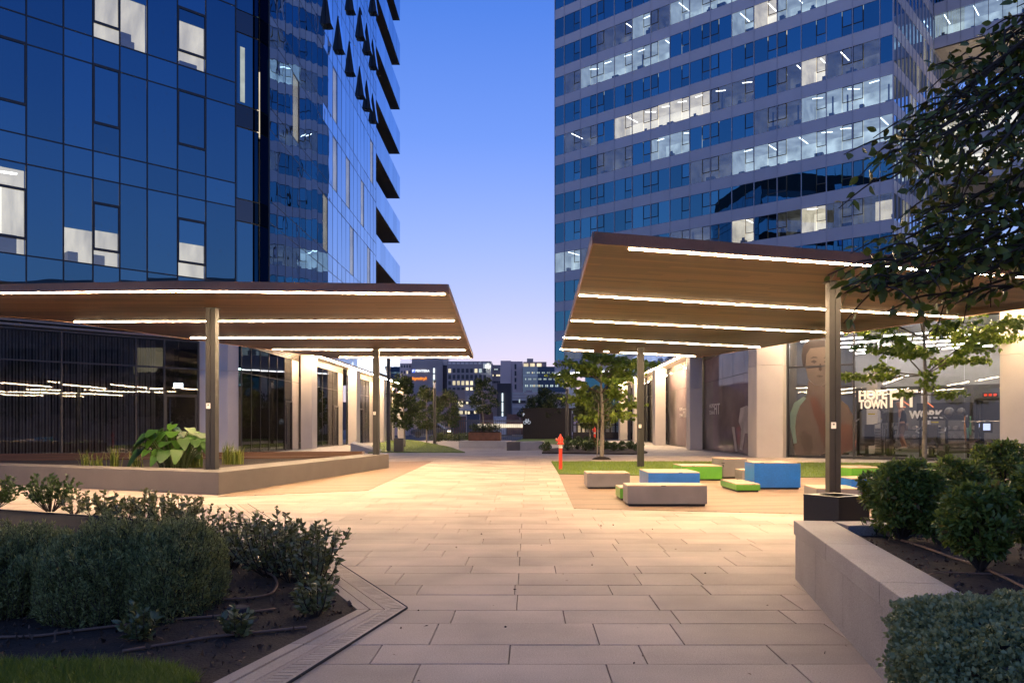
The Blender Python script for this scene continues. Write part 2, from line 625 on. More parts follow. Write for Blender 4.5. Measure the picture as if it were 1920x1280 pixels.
# ------------------------------------------------------------------ ground, road, paving
tag(MB().prism([(-900, -40), (900, -40), (900, 1500), (-900, 1500)], -0.9, -0.55).build('ground', 'ground_dirt'), 'wide bare ground reaching to the horizon', 'ground', kind='structure')
tag(MB().prism([(-70, 62), (70, 62), (70, 112), (-70, 112)], -0.5, -0.10).build('road', 'asphalt'), 'dark asphalt road beyond the plaza', 'road', kind='structure')
tag(MB().prism([(-40, -6), (40, -6), (40, 62), (-40, 62)], -0.5, -0.045).build('plaza_base', 'joint'), 'bedding under the plaza paving', 'ground', kind='structure')
plaza = tag(bpy.data.objects.new('pavement', None), 'pale rectangular stone paving of the plaza between the canopies', 'paving', kind='structure')
COL.objects.link(plaza)
ORG[plaza.name] = Vector((0, 0, 0))

# places the paving does not reach
BED = [G(586, 1040), G(668.7, 1146), G(438.6, 1265), Vector((-1.75, 1.2, 0)), Vector((-8, 1.2, 0)), Vector((-8, 9.0, 0)), Vector((-2.6, 7.4, 0))]
WALL_A = Vector((1.92 * .719, 5.71 * .719 + .02, 0))       # far corner of the granite planter, outer foot
WALL_A = G(1488, 1085)
WALL_B = G(1655, 1280)
wd = (WALL_B - WALL_A).normalized()
WALL_C = WALL_A + wd * 4.6
RBED = [WALL_A, WALL_C, Vector((9, 0.3, 0)), Vector((9, WALL_A.y - 0.1, 0))]

def inside(p, poly):
    c = False
    j = len(poly) - 1
    for i in range(len(poly)):
        a, b = poly[i], poly[j]
        if (a[1] > p[1]) != (b[1] > p[1]) and p[0] < (b[0] - a[0]) * (p[1] - a[1]) / (b[1] - a[1]) + a[0]:
            c = not c
        j = i
    return c

DECK_L = [G(812, 864), G(690, 919.5), G(408, 931), Vector((-5.2, 18.0, 0)), Vector((-5.6, 24.0, 0))]
DECK_R = [G(1048, 889), G(1076, 953), G(1500, 963), G(1760, 968), Vector((11.0, 14.2, 0)), G(1800, 897), G(1300, 894)]
LAWN_R = [G(1034, 866), G(1048, 889), G(1300, 894), G(1800, 897), Vector((13.0, 17.0, 0)), Vector((13.5, 23.5, 0)), G(1500, 868), G(1300, 866)]

def covered(x, y, hx, hy):
    cs = [(x + a * hx, y + b * hy) for a in (-1, 0, 1) for b in (-1, 0, 1)]
    for poly in (BED, RBED, DECK_L, DECK_R, LAWN_R):
        if all(inside(c, poly) for c in cs):
            return True
    return False

TH = 0.05
SIZES = {}
def paver_mesh(L, W):
    k = (round(L, 3), round(W, 3))
    if k not in SIZES:
        SIZES[k] = box_mesh('paver', L - 0.005, W - 0.005, TH, 'paver', ch=0.0025)
    return SIZES[k]

rows = []
y, wide = 2.60, True
y = 3.667 - 0.4313 - 0.3236 - 0.4313
while y < 30:
    W = 0.4313 if wide else 0.3236
    rows.append((y, W, wide))
    y += W
    wide = not wide
far_v, far_f = MB(), None
n_near = 0
for ri, (y0, W, wide) in enumerate(rows):
    yc = y0 + W / 2
    xl, xr = -9.3, 8.9
    vl, vr = -0.70 * yc - 0.9, 0.63 * yc + 0.9
    if wide:
        x = -12.0 + 0.43 * (ri * 0.77 % 3)
        x = math.floor((xl - 0.5) / 1.2939) * 1.2939 + (ri // 2 % 3) * 0.431 - 0.50
    else:
        x = math.floor((xl - 0.5) / 0.647) * 0.647 + (0.21 if ri % 4 < 2 else -0.09)
    q = ri
    while x < xr:
        if wide:
            L = 0.8626 if q % 5 != 2 else 0.4313
        else:
            L = 0.647
        q += 1
        xc = x + L / 2
        x += L
        if xc + L / 2 < xl or covered(xc, yc, L / 2, W / 2):
            continue
        if yc < 8.6 and vl < xc < vr:
            piece('paver', paver_mesh(L, W), plaza, (xc, yc, -TH / 2 + random.uniform(-0.0012, 0.0012)),
                  (random.uniform(-.001, .001), random.uniform(-.001, .001), random.uniform(-.0012, .0012)))
            n_near += 1
        else:
            far_v.box((xc, yc, -TH / 2 + random.uniform(-0.001, 0.001)), (L - 0.006, W - 0.006, TH))
tag(far_v.build('paver_field', 'paver', plaza), kind='stuff')
# paving out of reach of the eye: one sheet
far = MB()
far.prism([(-40, 30.05), (40, 30.05), (40, 62), (-40, 62)], -0.044, -0.002)
far.prism([(-40, -6), (-9.3, -6), (-9.3, 30.05), (-40, 30.05)], -0.044, -0.003)
far.prism([(8.9, -6), (40, -6), (40, 30.05), (8.9, 30.05)], -0.044, -0.003)
far.prism([(-9.3, -6), (8.9, -6), (8.9, 2.0), (-9.3, 2.0)], -0.044, -0.003)
far.build('far_paving', 'far_paver', plaza)

tag(MB().prism(DECK_L, -0.02, 0.006).build('deck_path', 'deck'), 'brown timber deck strip beside the grey seat planter', 'deck', kind='structure')
tag(MB().prism(DECK_R, -0.02, 0.006).build('deck_ground', 'deck'), 'brown timber deck under the coloured seating blocks', 'deck', kind='structure')
tag(MB().prism(LAWN_R, -0.03, 0.02).build('lawn_near', 'lawn'), 'bright green lawn behind the seating blocks', 'lawn', kind='structure')

# lawns farther off
LAWN_L2 = [G(690, 850), G(716, 848), G(872, 848.5), G(842, 838), G(790, 828), G(770, 824.5), G(735, 826), G(700, 833)]
LAWN_R2 = [G(966, 828), G(1045, 833), G(1120, 836), G(1150, 830), G(1100, 823.5), G(980, 822.5)]
tag(MB().prism(LAWN_L2, -0.03, 0.03).build('lawn_far', 'lawn'), 'green lawn with a young tree beyond the seat planter', 'lawn', kind='structure')
tag(MB().prism(LAWN_R2, -0.03, 0.03).build('lawn_back', 'lawn'), 'shaded lawn before the bicycle shelter', 'lawn', kind='structure')

def blades(poly, n, h, w, lean=0.5, z=0.02, xr=None):
    xs = [p[0] for p in poly]; ys = [p[1] for p in poly]
    pts = []
    while len(pts) < n:
        p = (random.uniform(min(xs), max(xs)), random.uniform(min(ys), max(ys)))
        if inside(p, poly) and (xr is None or xr(p)):
            pts.append((p[0], p[1], z))
    pts = np.array(pts)
    d = RNG.normal(size=(n, 3)) * lean; d[:, 2] = 1
    s = RNG.normal(size=(n, 3)); s[:, 2] = 0
    s /= np.linalg.norm(s, axis=1, keepdims=True)
    hh = h * RNG.uniform(0.6, 1.3, (n, 1))
    a, b = pts - s * w / 2, pts + s * w / 2
    c = pts + d / np.linalg.norm(d, axis=1, keepdims=True) * hh
    v = np.stack([a, b, c], 1).reshape(-1, 3)
    return v, np.arange(3 * n).reshape(-1, 3)

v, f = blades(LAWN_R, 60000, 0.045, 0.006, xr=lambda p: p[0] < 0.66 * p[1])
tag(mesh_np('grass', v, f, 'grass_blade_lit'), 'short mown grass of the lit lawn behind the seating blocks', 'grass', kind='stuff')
v, f = blades(LAWN_L2, 16000, 0.05, 0.012)
tag(mesh_np('grass', v, f, 'grass_blade'), 'short grass of the lawn beyond the seat planter', 'grass', kind='stuff')

# ------------------------------------------------------------------ planting bed on the left, with stone kerb and slot drain
soil_l = tag(MB().prism(BED, -0.05, 0.012).build('soil_bed', 'soil'), 'dark soil of the foreground planting bed', 'soil', kind='structure')
v = RNG.uniform(size=(3000, 2)) * [3.4, 4.6] + [-4.2, 3.0]
v = np.array([p for p in v if inside(p, BED)])
cl, cf = leaf_arrays(np.c_[v, np.full(len(v), 0.012)], rand_dirs(len(v), 0.5), RNG.uniform(.012, .045, len(v)), RNG.uniform(.01, .03, len(v)), 0.4)
surf('mulch', (0.10, 0.065, 0.045), 0.9, island=0.7)
tag(mesh_np('mulch_chips', cl, cf, 'mulch'), 'loose bark chips scattered over the dark soil bed', 'mulch', kind='stuff')

kerb = thing('kerb_edging', 'angled stone kerb with slot drain around the foreground bed', 'kerb', (-1.0, 4.7, 0))
tipS, tipM, tipI, tipO = G(668.7, 1146), G(694, 1145), G(722, 1144), G(764.6, 1140.5)
upS, upM, upI, upO = G(560, 1058), G(569, 1050), G(578, 1027.7), G(566, 1011)
upS = tipS + (upO - tipO); upM = tipM + (upO - tipO); upI = tipI + (upO - tipO)
loO, loI, loM, loS = G(545, 1280), G(478.7, 1280), G(440, 1280), G(406, 1280)
def ext(a, b, k):
    return a + (b - a) * k
U = [ext(tipS, upS, 2.2), ext(tipM, upM, 2.2), ext(tipI, upI, 2.2), ext(tipO, upO, 2.2)]
L = [ext(tipS, loS, 1.7), ext(tipM, loM, 1.7), ext(tipI, loI, 1.7), ext(tipO, loO, 1.7)]
T = [tipS, tipM, tipI, tipO]
def strip(i, arm, z0, z1, name, mat, n, gap=0.006, shrink=0.004):
    A, B, C, D = T[i], T[i + 1], arm[i], arm[i + 1]
    for k in range(n):
        t0, t1 = k / n, (k + 1) / n
        ln = (C - A).length
        g = gap / ln / 2
        a, b = lerp(A, C, t0 + g), lerp(B, D, t0 + g)
        c, d = lerp(A, C, t1 - g), lerp(B, D, t1 - g)
        w = (b - a).normalized() * shrink
        MB().prism([a + w, b - w, d - w, c + w], z0, z1).build(name, mat, kerb, bevel=0.003)
for arm, n in ((U, 7), (L, 3)):
    strip(0, arm, -0.03, 0.014, 'kerb_slab', 'paver', n)
    strip(1, arm, -0.03, 0.010, 'kerb_slab', 'paver', n)
    # channel under the grating
    MB().prism([T[2], T[3], arm[3], arm[2]], -0.04, 0.002).build('drain_channel', 'drain_slot', kerb)
    A, B, C, D = T[2], T[3], arm[2], arm[3]
    ln = (C - A).length
    nb = int(ln / 0.040)
    grate = MB()
    for k in range(nb):
        t0, t1 = (k + 0.17) / nb, (k + 1) / nb
        a, b = lerp(A, C, t0), lerp(B, D, t0)
        c, d = lerp(A, C, t1), lerp(B, D, t1)
        grate.prism([lerp(a, b, .06), lerp(a, b, .94), lerp(c, d, .94), lerp(c, d, .06)], 0.003, 0.0085)
    for s0, s1 in ((0.0, 0.2), (0.8, 0.965)):
        grate.prism([lerp(A, B, s0 + .004), lerp(A, B, s1), lerp(C, D, s1), lerp(C, D, s0 + .004)], 0.0035, 0.0092)
    tag(grate.build('drain_grating', 'paver', kerb), kind='stuff')
    MB().prism([lerp(A, B, .97), B, D, lerp(C, D, .97)], 0.0, 0.0125).build('drain_rim', 'grate_steel', kerb)

# ground grating at the far side of the bed
gr = thing('ground_grating', 'flat dark metal ventilation grating behind the rosemary', 'grating', (-5, 8.5, 0))
GP = [G(-60, 958), G(372, 989), G(420, 1010), G(300, 1060), G(-160, 1060)]
GP = [Vector((p.x, p.y, 0)) for p in GP]
MB().prism(GP, 0.0, 0.015).build('backing', 'drain_slot', gr)
bars = MB()
for k in range(150):
    x = -8.5 + k * 0.045
    seg = [p for p in np.linspace(5.0, 11.0, 121) if inside((x, p), GP)]
    if len(seg) > 2:
        bars.box((x, (seg[0] + seg[-1]) / 2, 0.03), (0.012, seg[-1] - seg[0], 0.03))
tag(bars.build('bars', 'grate_steel', gr), kind='stuff')
rim = MB()
for a, b in zip(GP, GP[1:] + GP[:1]):
    rim.bar(Vector((a.x, a.y, 0.03)), Vector((b.x, b.y, 0.03)), 0.04, 0.05)
rim.build('rim', 'grate_steel', gr)

# lawn strip at the lower left corner
GL = [Vector((-6, 3.62, 0)), Vector((-1.9, 3.62, 0)), Vector((-1.62, 3.56, 0)), Vector((-1.40, 3.38, 0)), Vector((-1.62, 2.0, 0)), Vector((-6, 2.0, 0))]
tag(MB().prism(GL, -0.02, 0.022).build('lawn_strip', 'lawn'), 'narrow strip of lawn at the edge of the foreground bed', 'lawn', kind='structure')
v, f = blades(GL, 42000, 0.055, 0.0045, 0.9, xr=lambda p: p[0] > -3.2 and p[1] > 2.7)
tag(mesh_np('grass', v, f, 'grass_blade'), 'short grass in the lower corner before the soil bed', 'grass', kind='stuff')

# irrigation hoses
def hose(label, pts, r=0.008):
    P3 = []
    n = len(pts)
    for i in range(n - 1):
        p0, p1, p2, p3 = pts[max(i - 1, 0)], pts[i], pts[i + 1], pts[min(i + 2, n - 1)]
        for t in np.linspace(0, 1, 7)[:-1]:
            P3.append(0.5 * ((2 * p1) + (p2 - p0) * t + (2 * p0 - 5 * p1 + 4 * p2 - p3) * t * t + (3 * p1 - p0 - 3 * p2 + p3) * t ** 3))
    P3.append(pts[-1])
    tag(MB().tube(P3, r, 7).build('irrigation_hose', 'hose', smooth=True), label, 'hose', 'brown irrigation hoses')
hz = 0.022
hose('brown irrigation hose looping back under the dark leafy shrubs', [G(380, 1124, hz), G(460, 1121, hz), G(505, 1113, hz), G(519, 1097, .04), G(516, 1083, .06), G(503, 1074, .05), G(470, 1066, hz)])
hose('brown irrigation hose looping beside the drain kerb', [G(560, 1134, hz), G(585, 1129, hz), G(602, 1116, .035), G(596, 1101, .05), G(578, 1090, .05), G(545, 1082, hz)])
hose('long brown irrigation hose running below the rosemary', [G(-60, 1194, hz), G(60, 1192, hz), G(140, 1182, hz), G(240, 1170, hz), G(330, 1160, hz), G(420, 1153, hz), G(516, 1141, hz)])
hose('brown irrigation hose nearest the grass strip', [G(230, 1220, hz), G(310, 1207, hz), G(400, 1193, hz), G(480, 1185, hz), G(545, 1178, hz), G(575, 1175, hz)])

# a few dry leaves and crumbs blown over the slabs
v = []
while len(v) < 55:
    y_ = random.uniform(3.0, 10.5); x_ = random.uniform(-.5, .42) * y_
    if not any(inside((x_, y_), q_) for q_ in (BED, RBED, DECK_R)):
        v.append((x_, y_, .004))
v = np.array(v)
d_ = rand_dirs(len(v)); d_[:, 2] = abs(d_[:, 2]) * .15
cl, cf = leaf_arrays(v, d_, RNG.uniform(.008, .03, len(v)), RNG.uniform(.006, .016, len(v)), .2)
tag(mesh_np('leaf_litter', cl, cf, 'mulch'), 'few dry leaves and crumbs scattered over the stone paving', 'leaf litter', kind='stuff')
# ------------------------------------------------------------------ canopies
surf('canopy_fascia', (0.25, 0.125, 0.07), 0.5, var=0.2, scale=1.5)
surf('canopy_edge', (0.30, 0.24, 0.22), 0.45, var=0.1)
surf('post_steel', (0.024, 0.0225, 0.02), 0.5, metal=0.1, var=0.12, scale=4, fine=0.06)
surf('white_plate', (0.75, 0.72, 0.66), 0.4, var=0.03)
surf('dark_print', (0.06, 0.06, 0.06), 0.5)
surf('canopy_roof', (0.25, 0.24, 0.23), 0.7)
WARM = (1.0, 0.69, 0.40)
glow('led_warm', WARM, 500.0)
wood('soffit_left', (0.022, 0.011, 0.0045), (0.14, 0.071, 0.030), math.radians(1), board=0.13, rough=0.5, gap=0.88)
wood('soffit_right', (0.022, 0.011, 0.0045), (0.14, 0.071, 0.030), math.radians(18), board=0.13, rough=0.5, gap=0.88)

def on_plane(px, py, zf, it=25):
    """where the sight line through a pixel meets the soffit height zf(y)"""
    y = 12.0
    for _ in range(it):
        z = zf(y)
        y = (H - z) * F / (py - HY)
    return Vector(((px - CX) * y / F, y, zf(y)))

def canopy(name, label, zf, outline, strips, posts, soffit_mat, base):
    t = thing(name, label, 'canopy', base)
    pts = [on_plane(px, py, zf) for px, py in outline]
    poly = [(p.x, p.y) for p in pts]
    zz = lambda x, y: zf(y)
    m = MB().prism(poly, lambda x, y: zf(y), lambda x, y: zf(y) + 0.06)
    m.build('soffit', soffit_mat, t)
    cx = sum(p[0] for p in poly) / len(poly); cy = sum(p[1] for p in poly) / len(poly)
    MB().prism([(cx + (x - cx) * .992, cy + (y - cy) * .992) for x, y in poly], lambda x, y: zf(y) + 0.062, lambda x, y: zf(y) + 0.10).build('roof_sheet', 'canopy_roof', t)
    n = len(pts)
    area = sum(poly[i][0] * poly[(i + 1) % n][1] - poly[(i + 1) % n][0] * poly[i][1] for i in range(n))
    for i in range(n):
        a, b = pts[i], pts[(i + 1) % n]
        d = (b - a).normalized()
        nn = Vector((d.y, -d.x, 0)) * (1 if area > 0 else -1)
        off = nn * 0.012
        v = [a - d * 0.0 + nn * .002, b + nn * .002]
        MB().face_strip([v[0] + Vector((0, 0, -.012)), v[1] + Vector((0, 0, -.012)), v[1] + off + Vector((0, 0, -.012)), v[0] + off + Vector((0, 0, -.012)),
                         v[0] + Vector((0, 0, .115)), v[1] + Vector((0, 0, .115)), v[1] + off + Vector((0, 0, .115)), v[0] + off + Vector((0, 0, .115))],
                        [(0, 1, 2, 3), (7, 6, 5, 4), (0, 4, 5, 1), (2, 6, 7, 3), (1, 5, 6, 2), (0, 3, 7, 4)]).build('fascia', 'canopy_fascia' if i != 1 else 'canopy_edge', t)
    # light strips: a run is a list of lit spans along a pixel line
    for line, spans in strips:
        A, B = on_plane(*line[0], zf), on_plane(*line[1], zf)
        for s0, s1 in spans:
            a, b = lerp(A, B, s0), lerp(A, B, s1)
            a.z = zf(a.y) + 0.003; b.z = zf(b.y) + 0.003
            MB().bar(a, b, 0.030, 0.018).build('light_strip', 'led_warm', t)
    for px, y, w, zbase, plate in posts:
        x = (px - CX) * y / F
        top = zf(y) + 0.02
        h = top - zbase
        p = MB()
        # two channels back to back with a groove between them
        for s in (-1, 1):
            p.box((x + s * w * 0.265, y, zbase + h / 2), (w * 0.47, w, h))
        p.box((x, y, zbase + h / 2), (w * 0.08, w * 0.9, h))
        post = p.build('post', 'post_steel', t, bevel=0.004)
        MB().box((x, y, zbase + 0.008), (w * 1.25, w * 1.25, 0.016)).build('base_plate', 'post_steel', post)
        MB().box((x, y, top - 0.03), (w * 1.3, w * 1.3, 0.012)).build('head_plate', 'post_steel', post)
        if plate:
            pz = zbase + plate
            MB().box((x + plate_dx * w, y - w / 2 - 0.004, pz), (w * 0.42, 0.006, w * 0.55)).build('notice_plate', 'white_plate', post)
            MB().box((x + plate_dx * w, y - w / 2 - 0.0085, pz + w * .1), (w * 0.14, 0.002, w * 0.14)).build('notice_mark', 'dark_print', post)
    return t, pts

plate_dx = -0.2
def gaps(n, holes):
    """n equal lamp lengths with hair gaps, minus the holes"""
    out = []
    for k in range(n):
        a, b = k / n, (k + 1) / n - 0.004
        if any(h0 < (a + b) / 2 < h1 for h0, h1 in holes):
            continue
        out.append((a, b))
    return out

zl = lambda y: 3.15
canL, ptsL = canopy('entrance_canopy', 'flat timber lined canopy with five light strips over the seat planter', zl,
    [(839.7, 547), (886.6, 671), (632, 671.5), (353, 635), (120, 602), (-360, 560), (-360, 553), (330, 541.5)],
    [(((-330, 553), (330, 546)), gaps(4, [])),
     (((331, 546), (836, 551.5)), gaps(5, [])),
     (((140, 603), (854, 600.8)), gaps(11, [])),
     (((358, 633), (864, 632.5)), gaps(9, [])),
     (((512, 655), (873, 656)), gaps(8, [])),
     (((636, 669.5), (880, 669.5)), gaps(6, []))],
    [(398, 13.62, 0.168, 0.36, 1.10), (705.5, 20.9, 0.155, 0.36, 1.10)], 'soffit_left', (-4.5, 16, 0))
plate_dx = -0.15
zr = lambda y: 3.03 + 0.24 * (min(max(y, 5), 40) - 8.28) / 14.2
canR, ptsR = canopy('entrance_canopy', 'flat timber lined canopy with sharp corner over the seating blocks', zr,
    [(1113, 455), (1053, 657.5), (1308, 669.5), (1425, 652), (1600, 622), (1830, 590), (2300, 525), (2300, 536), (1640, 493)][:7] + [(2300, 541), (1640, 494)],
    [(((1122, 462.5), (1640, 499)), [(.1, .40), (.404, .70), (.704, 1.0)]),
     (((1650, 500), (2200, 540)), gaps(4, [])),
     (((1087, 553.5), (1797, 594.5)), gaps(7, [])),
     (((1071, 600.5), (1582, 624.5)), gaps(7, [])),
     (((1057, 632.5), (1425, 650.5)), gaps(6, [])),
     (((1051, 654.5), (1303, 667.5)), [(0, .22), (.30, .33), (.42, .6), (.605, .8), (.805, 1.0)])],
    [(1562, 10.72, 0.155, 0.0, 1.12), (1201, 21.4, 0.172, 0.0, 1.12)], 'soffit_right', (4.2, 14, 0))

# ------------------------------------------------------------------ grey V shaped seat planter under the left canopy
HS = 0.37
C0 = G(410, 928); C1 = G(729, 877); C2 = G(-40, 906)
C2 = C0 + (C2 - C0).normalized() * 9.0
seat = thing('seat_planter', 'low grey V shaped seat wall planter with timber top edge', 'planter', C0)
d1 = (C1 - C0).normalized(); d2 = (C2 - C0).normalized()
n1 = Vector((-d1.y, d1.x, 0)); n2 = Vector((d2.y, -d2.x, 0))
w1, w2 = 0.75, 0.62
# inner corner
def meet(p, d, q, e):
    k = ((q.x - p.x) * e.y - (q.y - p.y) * e.x) / (d.x * e.y - d.y * e.x)
    return p + d * k
IC = meet(C0 + n1 * w1, d1, C0 + n2 * w2, d2)
I1, I2 = C1 + n1 * w1, C2 + n2 * w2
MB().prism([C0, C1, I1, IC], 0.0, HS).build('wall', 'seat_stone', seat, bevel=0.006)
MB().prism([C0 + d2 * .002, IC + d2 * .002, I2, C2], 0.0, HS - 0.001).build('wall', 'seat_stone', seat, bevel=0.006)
BK1, BK2 = Vector((-4.7, 22.6, 0)), Vector((-15.0, 20.2, 0))
MB().prism([IC + (BK1 - IC) * .01, I1, BK1, BK2, I2], 0.0, 0.22).build('soil', 'soil', seat)
bw = MB()
d3 = (BK2 - BK1).normalized()
for k in range(3):
    c = (BK1 + BK2) / 2
    MB().box((c.x, c.y, 0.07 + k * 0.135), ((BK2 - BK1).length, 0.05, 0.13), u=d3).build('timber_board', 'planter_wood', seat)
MB().box(((I1 + BK1) / 2).to_tuple()[:2] + (0.2,), ((BK1 - I1).length, 0.04, 0.4), u=(BK1 - I1).normalized()).build('timber_board', 'planter_wood', seat)

# ------------------------------------------------------------------ granite planter on the right
HWL = 0.425
gp = thing('granite_planter', 'raised speckled granite planter with thick coping slabs', 'planter', WALL_A)
nw = Vector((-wd.y, wd.x, 0))
if nw.x < 0: nw = -nw
cw, ct = 0.27, 0.10
# cladding slabs along the long side
nseg = 6
Lw = (WALL_C - WALL_A).length
for k in range(nseg):
    a, b = WALL_A + wd * (Lw * k / nseg + .002) + nw * .012, WALL_A + wd * (Lw * (k + 1) / nseg - .002) + nw * .012
    MB().prism([a, b, b + nw * .05, a + nw * .05], 0.0, HWL - ct - 0.004).build('cladding_slab', 'granite', gp)
MB().prism([WALL_A + nw * .064, WALL_C + nw * .064, WALL_C + nw * .24, WALL_A + nw * .24], 0, HWL - ct - .01).build('core', 'concrete', gp)
for k in range(4):
    a, b = WALL_A + wd * (Lw * k / 4 + (.002 if k else -.0)), WALL_A + wd * (Lw * (k + 1) / 4 - .002)
    pa, pb = a + nw * cw, b + nw * cw
    MB().prism([a, b, pb, pa], HWL - ct, HWL).build('coping_slab', 'granite', gp, bevel=0.004)
ry = Vector((1, 0.02, 0)).normalized()
rn = Vector((ry.y, -ry.x, 0))
s0 = WALL_A + nw * cw + ry * .004
for k in range(7):
    a, b = s0 + ry * (k * 0.9 + .002), s0 + ry * ((k + 1) * .9 - .002)
    MB().prism([a, b, b + rn * .25, a + rn * .25], HWL - ct, HWL - .001).build('coping_slab', 'granite', gp, bevel=0.004)
    MB().prism([a + rn * .012, b + rn * .012, b + rn * .22, a + rn * .22], 0, HWL - ct - .004).build('cladding_slab', 'granite', gp)
ins = 0.27
SOILR = [WALL_A + nw * ins + rn * .26 + wd * 0, WALL_C + nw * ins, Vector((9, .4, 0)), s0 + ry * 6.3 + rn * .26]
SZ = 0.355
MB().prism([(p.x, p.y) for p in SOILR], 0.0, SZ).build('soil', 'soil', gp)
v = RNG.uniform(size=(3000, 2)) * [3.2, 3.6] + [1.4, 2.4]
v = np.array([p for p in v if inside(p, SOILR)])
cl, cf = leaf_arrays(np.c_[v, np.full(len(v), SZ)], rand_dirs(len(v), 0.5), RNG.uniform(.01, .035, len(v)), RNG.uniform(.008, .025, len(v)), 0.4)
tag(mesh_np('mulch_chips', cl, cf, 'mulch'), 'loose bark chips on the soil of the granite planter', 'mulch', kind='stuff')
zs = SZ + .012
hose('tan irrigation hose crossing the granite planter soil below the bushes', [G(1690, 1012, zs), G(1735, 1026, zs), G(1790, 1046, zs), G(1840, 1062, zs), G(1890, 1085, .38), G(1960, 1120, zs)], .007)
hose('thin brown irrigation tube curving over the planter soil', [G(1733, 1078, zs), G(1765, 1073, zs), G(1820, 1074, zs), G(1900, 1077, zs)], .0035)

# ------------------------------------------------------------------ seating blocks
surf('block_grey', (0.20, 0.185, 0.18), 0.5, var=0.13, fine=0.08, fscale=200)
surf('block_blue', (0.018, 0.15, 0.52), 0.32, var=0.12, coat=0.3)
surf('block_green', (0.11, 0.36, 0.03), 0.33, var=0.12, coat=0.3)
wood('block_top', (0.30, 0.20, 0.12), (0.44, 0.31, 0.20), math.radians(8), board=0.09, rough=0.5)
surf('plinth', (0.02, 0.018, 0.016), 0.7)

def block(label, mat, x, y, w, d, h, rot=0.0):
    """near left corner of the footprint at (x, y)"""
    r = math.radians(rot)
    ux, uy = math.cos(r), math.sin(r)
    cx, cy = x + ux * w / 2 - uy * d / 2, y + uy * w / 2 + ux * d / 2
    t = thing('seating_block', label, 'seat block', (cx, cy, 0.006), 'coloured seating blocks on the timber deck')
    MB().box((cx, cy, 0.024), (w - .05, d - .05, 0.036), rot=r).build('plinth', 'plinth', t)
    MB().box((cx, cy, 0.03 + (h - .045) / 2 + .006), (w, d, h - .045), rot=r).build('body', mat, t, bevel=0.004)
    n = max(2, int(d / 0.13))
    for k in range(n):
        o = (k + .5) / n - .5
        MB().box((cx - uy * d * o, cy + ux * d * o, h - .0045), (w - .004, d / n - .004, .018), rot=r).build('top_board', 'block_top', t)
    return t

b = G(1100.7, 916.6); block('square grey seating block nearest the red hydrant', 'block_grey', b.x, b.y, .76, .75, .28)
b = G(1176.6, 949.5); block('long low grey bench block in front of the others', 'block_grey', b.x, b.y, 1.10, .52, .29)
block('wide blue seating block behind the long grey bench block', 'block_blue', 2.15, 14.1, .92, 1.15, .285)
block('small green block half hidden behind the long grey bench block', 'block_green', 1.37, 11.75, .42, .62, .19)
block('small low blue block tucked behind the wide blue block', 'block_blue', 3.02, 15.0, .22, .5, .24)
block('long green seating block beside the tall grey block', 'block_green', 3.14, 16.1, .82, 1.0, .30)
block('tall grey block with a small black tap fitting', 'block_grey', 4.14, 16.75, .52, .8, .42, 4)
block('low flat green block before the tall blue block', 'block_green', 3.50, 13.25, .40, 1.1, .14)
block('tall blue seating block in the middle of the deck', 'block_blue', 3.97, 13.84, .81, .62, .47)
block('small pale grey block between the tall grey and blue blocks', 'block_grey', 4.25, 15.7, .35, .5, .24)
block('green block behind the canopy post beside the bush', 'block_green', 6.15, 15.0, .75, .9, .32, 10)
block('blue block partly hidden by the round bush', 'block_blue', 5.0, 12.2, .85, .6, .30)
block('low grey block behind the black litter bin', 'block_grey', 4.15, 11.35, .62, .75, .21, -6)
tap = thing('wall_tap', 'small black tap on the tall grey block', 'tap', (4.10, 16.7, .3))
MB().tube([(4.125, 16.74, .30), (4.125, 16.68, .30), (4.125, 16.66, .26)], .014, 8).build('spout', 'plinth', tap)
MB().box((4.125, 16.69, .335), (.06, .02, .02)).build('handle', 'plinth', tap)

# ------------------------------------------------------------------ black litter bin behind the granite planter
surf('bin_black', (0.012, 0.012, 0.014), 0.35, var=0.1)
def litter_bin(label, x, y, w, h, rot, group=None):
    t = thing('litter_bin', label, 'bin', (x, y, 0), group)
    r = math.radians(rot)
    m = MB()
    u = (math.cos(r), math.sin(r))
    for k in range(4):
        a = r + k * math.pi / 2
        m.box((x + math.cos(a) * (w / 2 - .0125), y + math.sin(a) * (w / 2 - .0125), h / 2 + .02), (.025, w - (.052 if k % 2 else 0), h - .04), rot=a)
    m.build('body', 'bin_black', t)
    MB().box((x, y, .01), (w * .9, w * .9, .02), rot=r).build('foot', 'plinth', t)
    rim = MB()
    for k in range(4):
        a = r + k * math.pi / 2
        rim.box((x + math.cos(a) * (w * .4), y + math.sin(a) * (w * .4), h + .004), (w * .205, w * (.595 if k % 2 else 1.01), .012), rot=a)
    rim.build('lid_rim', 'bin_black', t)
    MB().box((x, y, h - .14), (w - .06, w - .06, .02), rot=r).build('liner', 'drain_slot', t)
    return t
litter_bin('black square litter bin with open top behind the granite planter', 2.545, 6.52, .36, .53, 28)
b = G(746.5, 848)
litter_bin('dark square litter bin beside the black lamp post', b.x, b.y + .2, .40, .60, 5)

